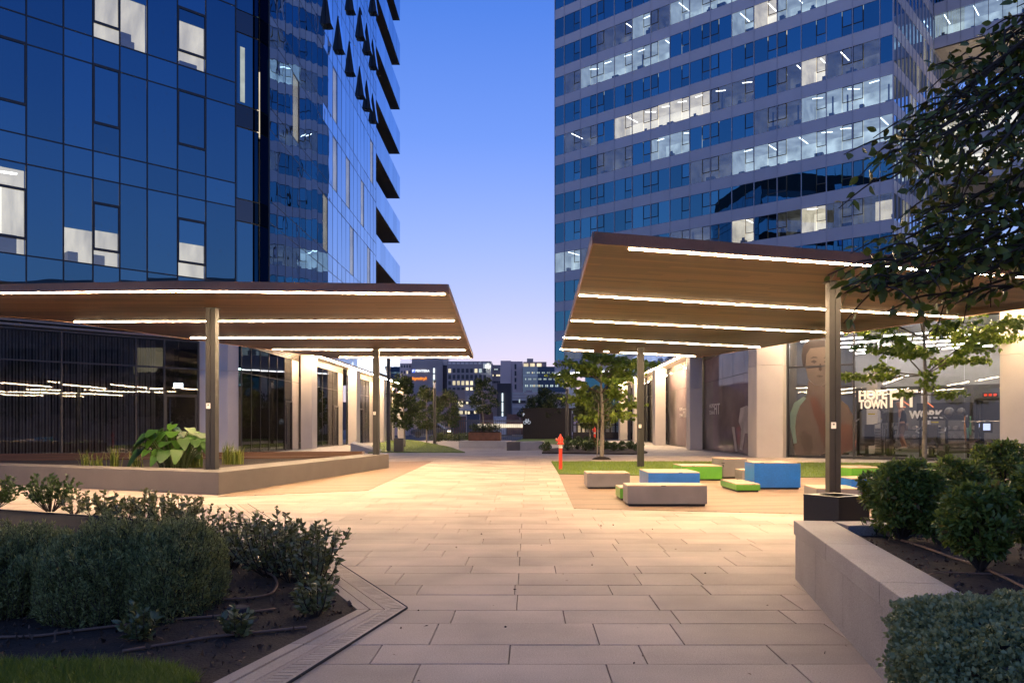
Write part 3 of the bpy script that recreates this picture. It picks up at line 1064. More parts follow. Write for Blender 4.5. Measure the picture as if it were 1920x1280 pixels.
# ------------------------------------------------------------------ fire hydrants
surf('hydrant_red', (0.62, 0.045, 0.02), 0.4, var=0.1, scale=8)
surf('hydrant_white', (0.6, 0.55, 0.5), 0.5)
def hydrant(label, p, k):
    t = thing('fire_hydrant', label, 'hydrant', p, 'red fire hydrants')
    x, y, z = p
    MB().lathe(p, [(.045 * k, 0), (.045 * k, .56 * k)], 14).build('pipe', 'hydrant_red', t, smooth=False)
    MB().lathe((x, y, z + .56 * k), [(.05 * k, 0), (.05 * k, .03 * k), (.043 * k, .035 * k), (.043 * k, .06 * k), (.052 * k, .065 * k), (.052 * k, .085 * k)], 14).build('collar', 'hydrant_white', t)
    MB().lathe((x, y, z + .645 * k), [(.05 * k, 0), (.085 * k, .01 * k), (.085 * k, .04 * k), (.06 * k, .06 * k), (.068 * k, .10 * k), (.07 * k, .16 * k), (.055 * k, .20 * k), (.03 * k, .22 * k), (.022 * k, .255 * k), (.018 * k, .275 * k)], 16).build('head', 'hydrant_red', t, smooth=True)
    MB().tube([(x, y, z + .77 * k), (x - .09 * k, y - .02 * k, z + .77 * k), (x - .115 * k, y - .025 * k, z + .77 * k)], [.03 * k, .032 * k, .04 * k], 10).build('outlet', 'hydrant_red', t)
    MB().tube([(x, y, z + .77 * k), (x + .03 * k, y - .085 * k, z + .77 * k)], [.03 * k, .036 * k], 10).build('outlet', 'hydrant_red', t)
    MB().box((x - .11 * k, y - .02 * k, z + .80 * k), (.03 * k, .03 * k, .03 * k)).build('cap', 'hydrant_white', t)
b = G(1051, 881); hydrant('bright red fire hydrant on the lit lawn edge', (b.x, b.y, 0.0), 1.0)
b = G(1115, 833.5); hydrant('dull red fire hydrant near the bicycle shelter', (b.x, b.y, 0.0), 1.2)
# ------------------------------------------------------------------ facade helper
class Fac:
    def __init__(self, o, u, n):
        self.o = Vector((o[0], o[1], 0)); self.u = Vector((u[0], u[1], 0)).normalized(); self.n = Vector((n[0], n[1], 0)).normalized()
        self.ang = math.atan2(self.u.y, self.u.x)
        # text faces the outside: its baseline runs so that the letters read from outside
        self.flip = self.u.cross(Vector((0, 0, 1))).dot(self.n) < 0
    def pt(self, s, z, d=0.0):
        p = self.o + self.u * s + self.n * d
        return Vector((p.x, p.y, z))
    def s_of(self, px, d=0.0):
        """distance along the facade where a pixel column crosses it"""
        r = (px - CX) / F
        o = self.o + self.n * d
        return (r * o.y - o.x) / (self.u.x - r * self.u.y)
    def hit(self, px, py, d=0.0):
        s = self.s_of(px, d)
        p = self.pt(s, 0, d)
        return Vector((p.x, p.y, H - (py - HY) * p.y / F))
    def slab(self, parent, name, mat, s0, s1, z0, z1, d=0.0, th=0.03, tilt=0.0):
        c = self.pt((s0 + s1) / 2, (z0 + z1) / 2, d - th / 2)
        return piece(name, unit(mat), parent, c,
                     (random.gauss(0, tilt), 0, self.ang + random.gauss(0, tilt)), (abs(s1 - s0), th, abs(z1 - z0)))
    def mb(self, m, s0, s1, z0, z1, d0, d1):
        c = self.pt((s0 + s1) / 2, (z0 + z1) / 2, (d0 + d1) / 2)
        m.box(c, (abs(s1 - s0), abs(d1 - d0), abs(z1 - z0)), u=self.u)
        return m
    def text(self, parent, name, body, mat, px0, px1, py_base, cap_px, d=0.01, bold=0.0, rev=False):
        """letters between two pixel columns on the facade"""
        a, b = self.hit(px0, py_base, d), self.hit(px1, py_base, d)
        z = a.z
        cap = cap_px * a.y / F
        size = cap / 0.70
        dirv = (b - a); dirv.z = 0
        o = text_mesh(name, body, mat, parent, (0, 0, 0), (0, 0, 0), size, 0.004, bold)
        w = max(v.co.x for v in o.data.vertices) - min(v.co.x for v in o.data.vertices)
        x0 = min(v.co.x for v in o.data.vertices)
        k = dirv.length / w
        for v in o.data.vertices:
            v.co.x = (v.co.x - x0) * k
        org = ORG[parent.name]
        o.location = Vector((a.x, a.y, z)) - org
        o.rotation_euler = (math.pi / 2, 0, math.atan2(dirv.y, dirv.x))
        return o

def proj(p):
    return (CX + p[0] * F / p[1], HY - (p[2] - H) * F / p[1])

mirror_glass('glass_blue', (0.40, 0.52, 0.66), 0.62, (0.006, 0.010, 0.018), wob=0.05, wscale=0.9, edge=0.38, vary=0.10)
mirror_glass('glass_navy', (0.12, 0.30, 0.45), 0.55, (0.004, 0.006, 0.011), wob=0.07, wscale=0.6, edge=0.40, vary=0.16)
mirror_glass('glass_wavy', (0.58, 0.76, 0.95), 0.74, (0.006, 0.010, 0.018), wob=0.10, wscale=0.7, edge=0.30, vary=0.08)
mirror_glass('glass_teal', (0.12, 0.38, 0.52), 0.52, (0.010, 0.020, 0.030), wob=0.05, wscale=0.8, edge=0.40, vary=0.22)
mirror_glass('glass_black', (0.20, 0.22, 0.26), 0.30, (0.004, 0.004, 0.005), edge=0.5, vary=0.3)
mirror_glass('glass_clear', (0.55, 0.62, 0.70), 0.16, (0.86, 0.90, 0.92), clear=True, edge=0.5)
mirror_glass('glass_shop', (0.42, 0.43, 0.44), 0.11, (0.74, 0.74, 0.74), clear=True, edge=0.6, wob=0.03, wscale=0.5)
mirror_glass('glass_gym', (0.5, 0.5, 0.5), 0.09, (0.84, 0.83, 0.82), clear=True, edge=0.5)
surf('spandrel_white', (0.53, 0.50, 0.53), 0.35, var=0.04, scale=0.4, fine=0.02, island=0.03, spec=0.6)
surf('fin_grey', (0.46, 0.45, 0.50), 0.4, var=0.05)
surf('frame_dark', (0.02, 0.02, 0.024), 0.4, var=0.1)
surf('frame_brown', (0.055, 0.045, 0.04), 0.45, var=0.1)
surf('core_dark', (0.03, 0.03, 0.035), 0.9)
surf('soffit_pale', (0.55, 0.50, 0.44), 0.7, var=0.05)
surf('balcony_soffit', (0.13, 0.11, 0.10), 0.7, var=0.1)
surf('column_pale', (0.50, 0.46, 0.43), 0.55, var=0.06, scale=1.2, fine=0.05, fscale=70)
surf('louvre', (0.20, 0.17, 0.15), 0.5, var=0.1)
surf('furniture', (0.06, 0.055, 0.05), 0.7)
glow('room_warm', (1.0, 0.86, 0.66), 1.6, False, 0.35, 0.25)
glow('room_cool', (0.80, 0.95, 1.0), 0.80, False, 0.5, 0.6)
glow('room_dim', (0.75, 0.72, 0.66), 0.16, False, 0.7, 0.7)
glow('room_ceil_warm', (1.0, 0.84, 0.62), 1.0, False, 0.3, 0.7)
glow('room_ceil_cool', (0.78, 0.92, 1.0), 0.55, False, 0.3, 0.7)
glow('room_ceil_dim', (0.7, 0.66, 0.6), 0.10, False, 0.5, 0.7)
glow('lamp_white', (1.0, 0.95, 0.86), 7.0, False)
glow('lamp_cool', (0.86, 0.96, 1.0), 6.0, False)
glow('notch_glow', (0.86, 0.95, 0.92), 0.50, False, 0.25, 1.5)

ROOM_N = [0]
def room(fac, parent, s0, s1, z0, z1, mode, depth=3.6, name='lit_room', d0=-0.05):
    """a lit room behind clear panes: shell glowing with painted light, ceiling lamps, some furniture"""
    ROOM_N[0] += 1
    rnd = random.Random(ROOM_N[0] * 13 + 5)
    a, b, c, d = (fac.pt(s, 0, d0) for s in (s0, s1, s1, s0))
    e = fac.n * -depth
    q = lambda p, z, k=0: Vector((p.x + e.x * k, p.y + e.y * k, z))
    m = MB()
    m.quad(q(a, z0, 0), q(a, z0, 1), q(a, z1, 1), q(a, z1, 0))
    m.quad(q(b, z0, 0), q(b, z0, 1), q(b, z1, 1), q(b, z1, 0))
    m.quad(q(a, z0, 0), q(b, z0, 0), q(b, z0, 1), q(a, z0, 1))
    r = m.build(name, 'room_ceil_' + mode, parent)  # side walls and floor glow dimmer than the back wall: shading painted in
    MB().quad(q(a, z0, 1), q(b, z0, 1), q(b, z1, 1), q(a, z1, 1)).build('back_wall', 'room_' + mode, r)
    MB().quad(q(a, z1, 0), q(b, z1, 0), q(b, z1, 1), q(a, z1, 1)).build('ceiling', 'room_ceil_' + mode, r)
    lm = 'lamp_white' if mode != 'cool' else 'lamp_cool'
    n = max(1, int((s1 - s0) / 2.6))
    for k in range(n):
        if mode == 'dim' and rnd.random() < .7:
            continue
        s = s0 + (s1 - s0) * (k + rnd.uniform(.25, .75)) / n
        if rnd.random() < .5:
            MB().bar(fac.pt(s - .5, z1 - .08, -0.8 - rnd.random()), fac.pt(s + .5, z1 - .08, -0.8 - rnd.random() * .2), .09, .05).build('ceiling_lamp', lm, r)
        else:
            MB().bar(fac.pt(s, z1 - .08, -.6), fac.pt(s, z1 - .08, -depth + .5), .09, .05).build('ceiling_lamp', lm, r)
    f = MB()
    s = s0 + .2
    while s < s1 - .5:
        w = rnd.uniform(.3, 1.1); hh = rnd.uniform(.3, .8)
        dd = -rnd.uniform(.4, 1.6)
        fac.mb(f, s, s + w, z0, z0 + hh, dd - .5, dd)
        if rnd.random() < .4:
            fac.mb(f, s + w * .3, s + w * .3 + .35, z0 + hh, z0 + hh + .35, dd - .25, dd - .2)
        if rnd.random() < .25:
            fac.mb(f, s + w, s + w + .12, z0, z1, dd - 1.5, dd - 1.3)
        s += w + rnd.uniform(.5, 2.4)
    f.build('furniture', 'furniture', r)
    return r

def frame_unit():
    m = MB()
    t = 0.06
    m.box((0, 0, .5 - t * .35), (1, 1, t * .7)); m.box((0, 0, -.5 + t * .35), (1, 1, t * .7))
    m.box((-.5 + t / 2, 0, 0), (t, 1, 1 - t * 1.4)); m.box((.5 - t / 2, 0, 0), (t, 1, 1 - t * 1.4))
    me = bpy.data.meshes.new('sash_frame'); me.from_pydata(m.v, [], m.f); me.materials.append(MATS['frame_dark'])
    return me
SASH = frame_unit()

# ------------------------------------------------------------------ right office tower
TC = (37.0, 80.0)
tw = thing('office_tower', 'tall office tower with pale horizontal bands and lit blue windows', 'building', (22, 96, 0))
RF = Fac(TC, (-.762, .648), (-.648, -.762))
RS = Fac(TC, (.648, .762), (.762, -.648))
ZB, ST, GH = 10.2, 4.0, 2.64
NST = 13
edges = [0, 1.26] + [1.26 + 2.72 * (k + 1) for k in range(15)] + [43.7]
LITP = {10: [(1114, 1176, 'dim'), (1176, 1216, 'cool'), (1216, 1253, 'dim'), (1253, 1420, 'cool')],
        9: [(1053, 1082, 'dim'), (1082, 1253, 'cool'), (1369, 1412, 'cool'), (1412, 1470, 'warm'), (1470, 1600, 'cool')],
        7: [(1053, 1113, 'dim'), (1145, 1329, 'warm'), (1329, 1412, 'dim'), (1457, 1504, 'dim'), (1504, 1551, 'warm'), (1551, 1660, 'dim')],
        6: [(1113, 1180, 'dim'), (1237, 1290, 'cool'), (1412, 1504, 'dim'), (1504, 1675, 'cool')],
        5: [(1291, 1369, 'dim'), (1369, 1675, 'cool')],
        3: [(1040, 1082, 'cool'), (1082, 1145, 'dim'), (1253, 1329, 'dim'), (1369, 1412, 'warm'), (1457, 1504, 'dim'), (1504, 1551, 'warm'), (1551, 1675, 'dim')],
        0: [(1052, 1145, 'dim'), (1145, 1253, 'cool')], 1: [(1180, 1253, 'dim')], 12: [(1145, 1253, 'cool')], 11: [(1290, 1330, 'dim')]}
DARKP = {}
def mode_of(k, px):
    for a, b, m in LITP.get(k, ()):
        if a <= px <= b:
            return m
above = MB()
for k in range(NST):
    z0 = ZB + ST * k; z1 = z0 + GH
    run = None
    for j in range(len(edges) - 1):
        s0, s1 = edges[j], edges[j + 1]
        c = RF.pt((s0 + s1) / 2, z0)
        px, py = proj(c)
        mode = mode_of(k, px)
        if run and run[2] != mode:
            room(RF, tw, run[0] + .03, run[1] - .03, z0 + .02, z1 + .15, run[2], d0=-.06); run = None
        if mode:
            run = (run[0], s1, mode) if run else (s0, s1, mode)
        if py < -45:
            RF.mb(above, s0, s1, z0, z1, -.05, 0)
            RF.mb(above, s0, s1, z1 + .01, z0 + ST - .01, -.05, .02)
            continue
        gm = 'glass_clear' if mode else 'glass_teal'
        if k in DARKP and DARKP[k][0] < px < DARKP[k][1]:
            gm = 'glass_black'
        # opaque band above the windows
        RF.slab(tw, 'spandrel_panel', 'spandrel_white', s0 + .012, s1 - .012, z1 + .02, z0 + ST - .02, 0.03, .08, .0006)
        if j == 0 or j == len(edges) - 2:
            RF.slab(tw, 'window_pane', gm, s0 + .03, s1 - .03, z0, z1, 0, .03, .0012)
            continue
        ph = j % 3
        wide_first = ph == 1
        w = (s1 - s0) * (.60 if True else .5)
        a, b = (s0, s0 + w) if wide_first else (s1 - w, s1)
        na, nb = (s0 + w, s1) if wide_first else (s0, s1 - w)
        RF.slab(tw, 'window_pane', gm, a + .035, b - .035, z0, z1, 0, .03, .0012)
        zs_ = z0 + GH * .36
        RF.slab(tw, 'lower_pane', gm, na + .035, nb - .035, z0, zs_ - .03, 0, .03, .0012)
        sash = RF.slab(tw, 'opening_sash', gm, na + .06, nb - .06, zs_ + .03, z1 - .02, 0.02, .03, .0012)
        fr = bpy.data.objects.new('sash_frame', SASH)
        COL.objects.link(fr); fr.parent = sash
        fr.scale = (1.05, 2.2, 1.03); ORG[fr.name] = ORG[tw.name]
    if run:
        room(RF, tw, run[0] + .03, run[1] - .03, z0 + .02, z1 + .15, run[2], d0=-.06)
for s in edges:
    m = MB(); RF.mb(m, s - .035, s + .035, 8.4, ZB + ST * NST, -.02, .09); m.build('fin', 'fin_grey', tw)
for k in range(NST):
    m = MB(); RF.mb(m, 0, 43.7, ZB + ST * k - .035, ZB + ST * k - .002, -.04, .045); m.build('sill_line', 'fin_grey', tw)
    m = MB(); RF.mb(m, 0, 43.7, ZB + ST * k + GH + .002, ZB + ST * k + GH + .035, -.04, .045); m.build('head_line', 'fin_grey', tw)
m = MB(); RF.mb(m, -.02, 43.75, 8.4, ZB - .04, -.3, .03); m.build('base_band', 'spandrel_white', tw)
tag(above.build('upper_glazing', 'glass_teal', tw), kind='stuff')
# side face and the wings that join it
for k in range(NST):
    z0 = ZB + ST * k; z1 = z0 + GH
    for j in range(20):
        s0, s1 = j * 1.4, (j + 1) * 1.4
        c = RS.pt((s0 + s1) / 2, z0)
        if proj(c)[1] < -60:
            continue
        lit = (k, j) in {(7, 6), (7, 9), (8, 8), (6, 4), (6, 5), (5, 7), (3, 2), (3, 3), (8, 10), (4, 8), (5, 3), (2, 5)}
        if lit:
            room(RS, tw, s0 + .05, s1 - .05, z0 + .02, z1 + .1, 'warm', 2.5, d0=-.06)
        RS.slab(tw, 'side_pane', 'glass_clear' if lit else 'glass_wavy', s0 + .03, s1 - .03, z0, z1, 0, .03, .0015)
    m = MB(); RS.mb(m, 0.05, 28, z1 + .02, z0 + ST - .02, -.05, .03); m.build('side_spandrel', 'spandrel_white', tw)
for j in range(0, 21):
    m = MB(); RS.mb(m, j * 1.4 - .03, j * 1.4 + .03, 8.4, ZB + ST * NST, -.02, .10); m.build('side_fin', 'fin_grey', tw)
# closed body behind the skin
A_, B_, C_, D_ = RF.pt(0.3, 0, -4.2), RF.pt(43.4, 0, -4.2), RF.pt(43.4, 0, -28), RF.pt(0.3, 0, -28)
core = MB().prism([RF.pt(4, 0, -4.5), RF.pt(43.6, 0, -4.5), RF.pt(43.6, 0, -28), RF.pt(4, 0, -28)], 8.4, ZB + ST * NST)
core.build('core', 'core_dark', tw)
m = MB(); m.prism([RF.pt(0, 0, -.05), RF.pt(43.7, 0, -.05), RF.pt(43.7, 0, -28), RF.pt(0, 0, -28)], 8.2, 8.38); m.build('base_soffit', 'soffit_pale', tw)
m = MB(); RF.mb(m, 43.7, 43.76, 8.4, ZB + ST * NST, -28, .02); m.build('end_wall', 'spandrel_white', tw)
glow('led_white', (0.92, 0.96, 1.0), 14.0)
m = MB(); RF.mb(m, 0, 43.7, 8.26, 8.36, .03, .10); m.build('base_light_line', 'led_white', tw)
surf('column_white', (0.62, 0.62, 0.66), 0.5, var=0.05)
for s in (42.0, 33.5, 25.0, 16.5, 8.0):
    c = RF.pt(s, 0, -1.6)
    MB().lathe((c.x, c.y, 0), [(.62, 0), (.62, 8.2)], 20).build('column', 'column_white', tw, smooth=False)
MB().prism([RF.pt(1, 0, -6), RF.pt(43, 0, -6), RF.pt(43, 0, -28), RF.pt(1, 0, -28)], 0, 8.2).build('lobby_glass', 'glass_teal', tw)

wingF = Fac(RS.pt(15.7, 0), (.762, -.648), (-.648, -.762))
def wing(label, z0, zt, rows):
    t = thing('bridge_wing', label, 'building', RS.pt(15.7, z0), 'glazed bridge wings joined to the office tower')
    a, b = wingF.pt(0.12, 0), wingF.pt(32, 0)
    e = RS.u * 12
    MB().prism([a, b, b + e, a + e], z0, z0 + .1).build('soffit', 'soffit_pale', t)
    MB().prism([wingF.pt(.2, 0, -4.4), wingF.pt(32, 0, -4.4), b + e, wingF.pt(.2, 0) + e], z0 + .12, zt).build('core', 'core_dark', t)
    MB().prism([a, b, b + e, a + e], zt + .01, zt + .1).build('roof', 'soffit_pale', t)
    for g0, g1, mode in rows:
        for k in range(23):
            s0, s1 = .12 + k * 1.39, .12 + (k + 1) * 1.39
            wingF.slab(t, 'window_pane', 'glass_clear' if mode else 'glass_teal', s0 + .02, s1 - .02, g0, g1, 0, .03, .001)
            m = MB(); wingF.mb(m, s0 - .025, s0 + .025, z0, zt, -.02, .06); m.build('fin', 'fin_grey', t)
        if mode:
            room(wingF, t, .2, 32, g0 + .02, g1 + .1, mode, 3.8, d0=-.06)
    zz = z0
    for g0, g1, mode in rows:
        m = MB(); wingF.mb(m, .12, 32, zz, g0 - .01, -.3, .02); m.build('spandrel_band', 'spandrel_white', t)
        zz = g1 + .01
    m = MB(); wingF.mb(m, .12, 32, zz, zt, -.3, .02); m.build('spandrel_band', 'spandrel_white', t)
    return t
wing('upper glazed bridge wing with cool lit offices and warm lit soffit', 45.0, 60.0, [(46.3, 48.9, 'cool'), (50.3, 52.9, None), (54.3, 56.9, None)])
lowwing = wing('lower glazed bridge wing showing through the tree leaves', 29.0, 37.6, [(30.3, 32.95, 'warm'), (34.3, 36.95, 'warm')])
glow('flood_warm', (1.0, 0.80, 0.55), 26.0)
fl = MB()
for k in range(4):
    wingF.mb(fl, 3 + k * 4, 5.2 + k * 4, 37.75, 37.95, -2.6, -2.2)
fl.build('added_floodlight', 'flood_warm', lowwing)  # unseen lamps, added to warm the soffit of the upper wing
fl = MB()
for k in range(5):
    p = wingF.pt(2 + k * 3.2, 0, -4)
    fl.box((p.x, p.y, 8.6), (1.6, .5, .1))
gl = thing('added_uplight', 'unseen row of warm uplights added to light the bridge soffit', 'lamp', wingF.pt(2, 8.4))
fl.build('lamp_row', 'flood_warm', gl)  # unseen uplights, added to warm the lower wing's soffit

# ------------------------------------------------------------------ left office tower
lt = thing('office_tower', 'dark blue mirrored glass office tower with stacked corner balconies', 'building', (-14, 32, 0))
LF = Fac((-17.0, 25.4), (.986, 1.0), (1.0, -.986))
cols = [-9.1, -8.0, -7.0, -6.1, -5.2, -4.2, -3.2, -2.2, -1.25, -.35, .74, 1.83, 2.74, 3.61, 4.54, 5.62, 6.68, 7.86]
SP = [(5.78 + 3.94 * k, 6.72 + 3.94 * k) for k in range(10)]
OPER = {(-.35, .74), (2.74, 3.61), (5.62, 6.68), (-3.2, -2.2), (-6.1, -5.2)}
# (storey, column start) -> how far the blind covers the lit window from its top
LITL = {(0, -.35): .08, (0, 1.83): .62, (0, 2.74): .60, (0, 5.62): .58, (2, 2.74): .38, (2, 3.61): .42, (2, 5.62): .45}
for k in range(4):
    g0, g1 = SP[k][1], SP[k + 1][0]
    for a, b in zip(cols, cols[1:]):
        LF.slab(lt, 'spandrel_pane', 'glass_navy', a + .022, b - .022, SP[k][0] + .022, SP[k][1] - .022, 0, .03, .0012)
        lit = LITL.get((k, a))
        segs = [(g0, g1, False)]
        if (a, b) in OPER:
            segs = [(g0, g0 + 1.0, False), (g0 + 1.0, g1, True)] if k % 2 == 1 else [(g0, g0 + .55, False), (g0 + .55, g0 + 2.15, True), (g0 + 2.15, g1, False)]
        if lit is not None:
            zc = g1 - (g1 - g0) * lit
            room(LF, lt, a + .05, b - .05, g0 + .03, g1 - .03, 'warm', 3.0, d0=-.08)
            segs2 = []
            for z0, z1, op in segs:
                if z0 < zc < z1:
                    segs2 += [(z0, zc, op), (zc, z1, op)]
                else:
                    segs2.append((z0, z1, op))
            for z0, z1, op in segs2:
                mid = (z0 + z1) / 2
                LF.slab(lt, 'window_pane', 'glass_clear' if mid < zc else 'glass_navy', a + .03, b - .03, z0 + .003, z1 - .003, 0, .03, .0008)
        else:
            for z0, z1, op in segs:
                LF.slab(lt, 'window_pane', 'glass_navy', a + .03, b - .03, z0 + .02, z1 - .02, 0, .03, .0012)
        for z0, z1, op in segs:
            if op:
                m = MB()
                for q0, q1, w0, w1 in ((a, b, z0 - .045, z0 + .045), (a, b, z1 - .045, z1 + .045), (a - .0, a + .055, z0 + .045, z1 - .045), (b - .055, b, z0 + .045, z1 - .045)):
                    LF.mb(m, q0, q1, w0, w1, -.02, .03)
                m.build('sash_frame', 'frame_dark', lt)
for c in cols:
    m = MB(); LF.mb(m, c - .022, c + .022, 5.7, 44, -.05, .02); m.build('mullion', 'frame_dark', lt)
for z0, z1 in SP[:6]:
    for z in (z0, z1):
        m = MB(); LF.mb(m, cols[0], cols[-1], z - .022, z + .022, -.05, .016); m.build('transom', 'frame_dark', lt)
m = MB(); LF.mb(m, cols[0], cols[-1], SP[4][0] + .03, 44, -.06, -.01); tag(m.build('upper_glazing', 'glass_navy', lt), kind='stuff')
# rear of the mirrored front: dark body well behind the skin
LR0 = Vector((-10.9, 33.3, 0)); LRE = Vector((-11.35, 70.0, 0))
LRF = Fac(LR0, LRE - LR0, (1.0, .0123))
MB().prism([LF.pt(-9, 0, -3.4), LF.pt(5.0, 0, -3.4), Vector((-14.6, 34.5, 0)), Vector((-14.8, 69.5, 0)), Vector((-34, 69.5, 0)), Vector((-34, 22, 0))], 5.6, 44).build('core', 'core_dark', lt)
# glass on the sides that only mirrors show
rg = MB()
RGF = Fac((-34, 70.0), (1, 0), (0, 1))
for k in range(9):
    for j in range(9):
        RGF.mb(rg, .2 + j * 2.2, 2.3 + j * 2.2, SP[k][0] + .05, SP[k][1] - .05, -.04, 0)
        RGF.mb(rg, .2 + j * 2.2, 2.3 + j * 2.2, SP[k][1] + .05, SP[k + 1][0] - .05, -.04, 0)
tag(rg.build('rear_glazing', 'glass_blue', lt), kind='stuff')
# notch between the two skins
NF = Fac((-12.75, 32.25), (0.9, 1.0), (1.0, -.9))
nm = []
for k in range(10):
    z0, z1 = SP[k]
    NF.slab(lt, 'notch_pane', 'glass_navy', .02, .9, z0 - 3.0 + .0, z0 - .05, 0, .03, .001)
    NF.slab(lt, 'notch_pane', 'glass_navy', .92, 1.9, z0 - 3.0 + .0, z0 - .05, 0, .03, .001)
    NF.slab(lt, 'notch_spandrel', 'glass_black', .02, 1.9, z0, z1 - .05, 0.01, .03, .001)
corner = LF.pt(7.88, 0)
MB().prism([corner, corner + Vector((-.05, .05, 0)), Vector((-12.75, 32.25, 0)), Vector((-12.7, 32.15, 0))], 5.6, 44).build('notch_wall', 'glass_navy', lt)
MB().prism([LR0, LR0 + Vector((0, .06, 0)), Vector((-11.45, 33.72, 0)), Vector((-11.4, 33.6, 0))], 5.6, 44).build('notch_wall', 'glass_navy', lt)
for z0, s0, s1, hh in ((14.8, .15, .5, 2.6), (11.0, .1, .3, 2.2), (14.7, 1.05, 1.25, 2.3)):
    NF.slab(lt, 'notch_glint', 'notch_glow', s0, s1, z0, z0 + hh, .02, .01)  # lit reflections in the notch glass, painted on as glowing strips

# receding face, modules of about 1.1 m
LB0 = 24.9
mods = list(np.linspace(0.0, LB0, 23))
lr_up = MB()
LITR = {(2, 3), (1, 8), (2, 10), (3, 10), (1, 14), (2, 17), (1, 19), (3, 20), (2, 13), (0, 18)}  # lit rooms; some stand in for tower windows reflected in this face
for k in range(9):
    z0, z1 = SP[k]
    zlo = z1
    zhi = SP[k + 1][0] if k < 9 else z1 + 3
    for j in range(len(mods) - 1):
        s0, s1 = mods[j], mods[j + 1]
        px, py = proj(LRF.pt((s0 + s1) / 2, z0))
        if py < -80:
            LRF.mb(lr_up, s0, s1, z0, zhi, -.04, -.01)
            continue
        LRF.slab(lt, 'spandrel_pane', 'glass_wavy', s0 + .012, s1 - .012, z0 + .014, z1 - .014, 0, .03, .0022)
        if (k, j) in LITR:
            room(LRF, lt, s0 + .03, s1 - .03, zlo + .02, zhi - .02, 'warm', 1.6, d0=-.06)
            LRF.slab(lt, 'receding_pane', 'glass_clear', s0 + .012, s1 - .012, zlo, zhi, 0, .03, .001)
        else:
            LRF.slab(lt, 'receding_pane', 'glass_wavy', s0 + .012, s1 - .012, zlo, zhi, 0, .03, .0022)
# first storey glass below the lowest band
for j in range(len(mods) - 1):
    LRF.slab(lt, 'receding_pane', 'glass_wavy', mods[j] + .012, mods[j + 1] - .012, 4.78, SP[0][0] - .014, 0, .03, .002)
m = MB(); LRF.mb(m, 0, 36.7, 4.76, 44, -.12, -.05); m.v = m.v
for j in mods:
    b_ = MB(); LRF.mb(b_, j - .018, j + .018, 4.76, 44, -.05, .006); b_.build('mullion', 'frame_dark', lt)
tag(lr_up.build('upper_receding_glazing', 'glass_wavy', lt), kind='stuff')
for z0, z1 in SP[:9]:
    for z in (z0, z1):
        b_ = MB(); LRF.mb(b_, 0, LB0, z - .018, z + .018, -.05, .004); b_.build('transom', 'frame_dark', lt)
# sashes pushed open at the foot
for px, py in ((613, 51), (636, 99), (657, 25), (657, 141), (676, 74), (676, 184), (689, 101), (689, 207), (700, 27), (700, 129), (700, 230)):
    s = LRF.s_of(px)
    p = LRF.pt(s, 0)
    zb = H - (py - HY) * p.y / F
    hgt, wid = 2.0, .7
    out = .30
    a0, a1 = LRF.pt(s - wid / 2, zb + hgt, .02), LRF.pt(s + wid / 2, zb + hgt, .02)
    b0, b1 = LRF.pt(s - wid / 2, zb + .04, out), LRF.pt(s + wid / 2, zb + .04, out)
    c0, c1 = LRF.pt(s - wid / 2, zb, .012), LRF.pt(s + wid / 2, zb, .012)
    mm = MB().face_strip([a0, a1, b0, b1], [(0, 1, 3, 2)])
    sd = mm.build('open_sash', 'glass_wavy', lt)
    MB().face_strip([a0, b0, c0, a1, b1, c1], [(0, 1, 2), (3, 5, 4), (1, 4, 5, 2)]).build('sash_gap', 'frame_dark', sd)
    MB().face_strip([a0 - LRF.n * .03, a1 - LRF.n * .03, b0 - LRF.n * .03, b1 - LRF.n * .03], [(0, 2, 3, 1)]).build('sash_frame', 'frame_dark', sd)
# corner balconies
for k in range(9):
    zb = 5.55 + 3.94 * k
    if k == 0:
        zb = 5.2
    for j in range(6):
        s0, s1 = LB0 + .05 + j * 1.95, LB0 + .05 + (j + 1) * 1.95
        LRF.slab(lt, 'balcony_pane', 'glass_wavy', s0 + .012, s1 - .012, zb, zb + 1.88, 0, .04, .0015)
    m = MB(); LRF.mb(m, LB0 + .05, LB0 + 11.7, zb + .02, zb + .45, -3.2, -.06); m.build('balcony_slab', 'balcony_soffit', lt)
    m = MB(); LRF.mb(m, LB0 + 11.70, LB0 + 11.76, zb, zb + 1.88, -3.2, 0); m.build('balcony_end', 'glass_wavy', lt)
    m = MB(); LRF.mb(m, LB0 + .05, LB0 + 11.5, zb + .46, zb + 3.9, -3.3, -3.22); m.build('balcony_door', 'glass_black', lt)
    if k in (1, 2, 4):
        b_ = MB(); LRF.mb(b_, LB0 + .4, LB0 + .46, zb + .46, zb + 3.9, -3.2, -.6); b_.build('balcony_screen', 'balcony_soffit', lt)

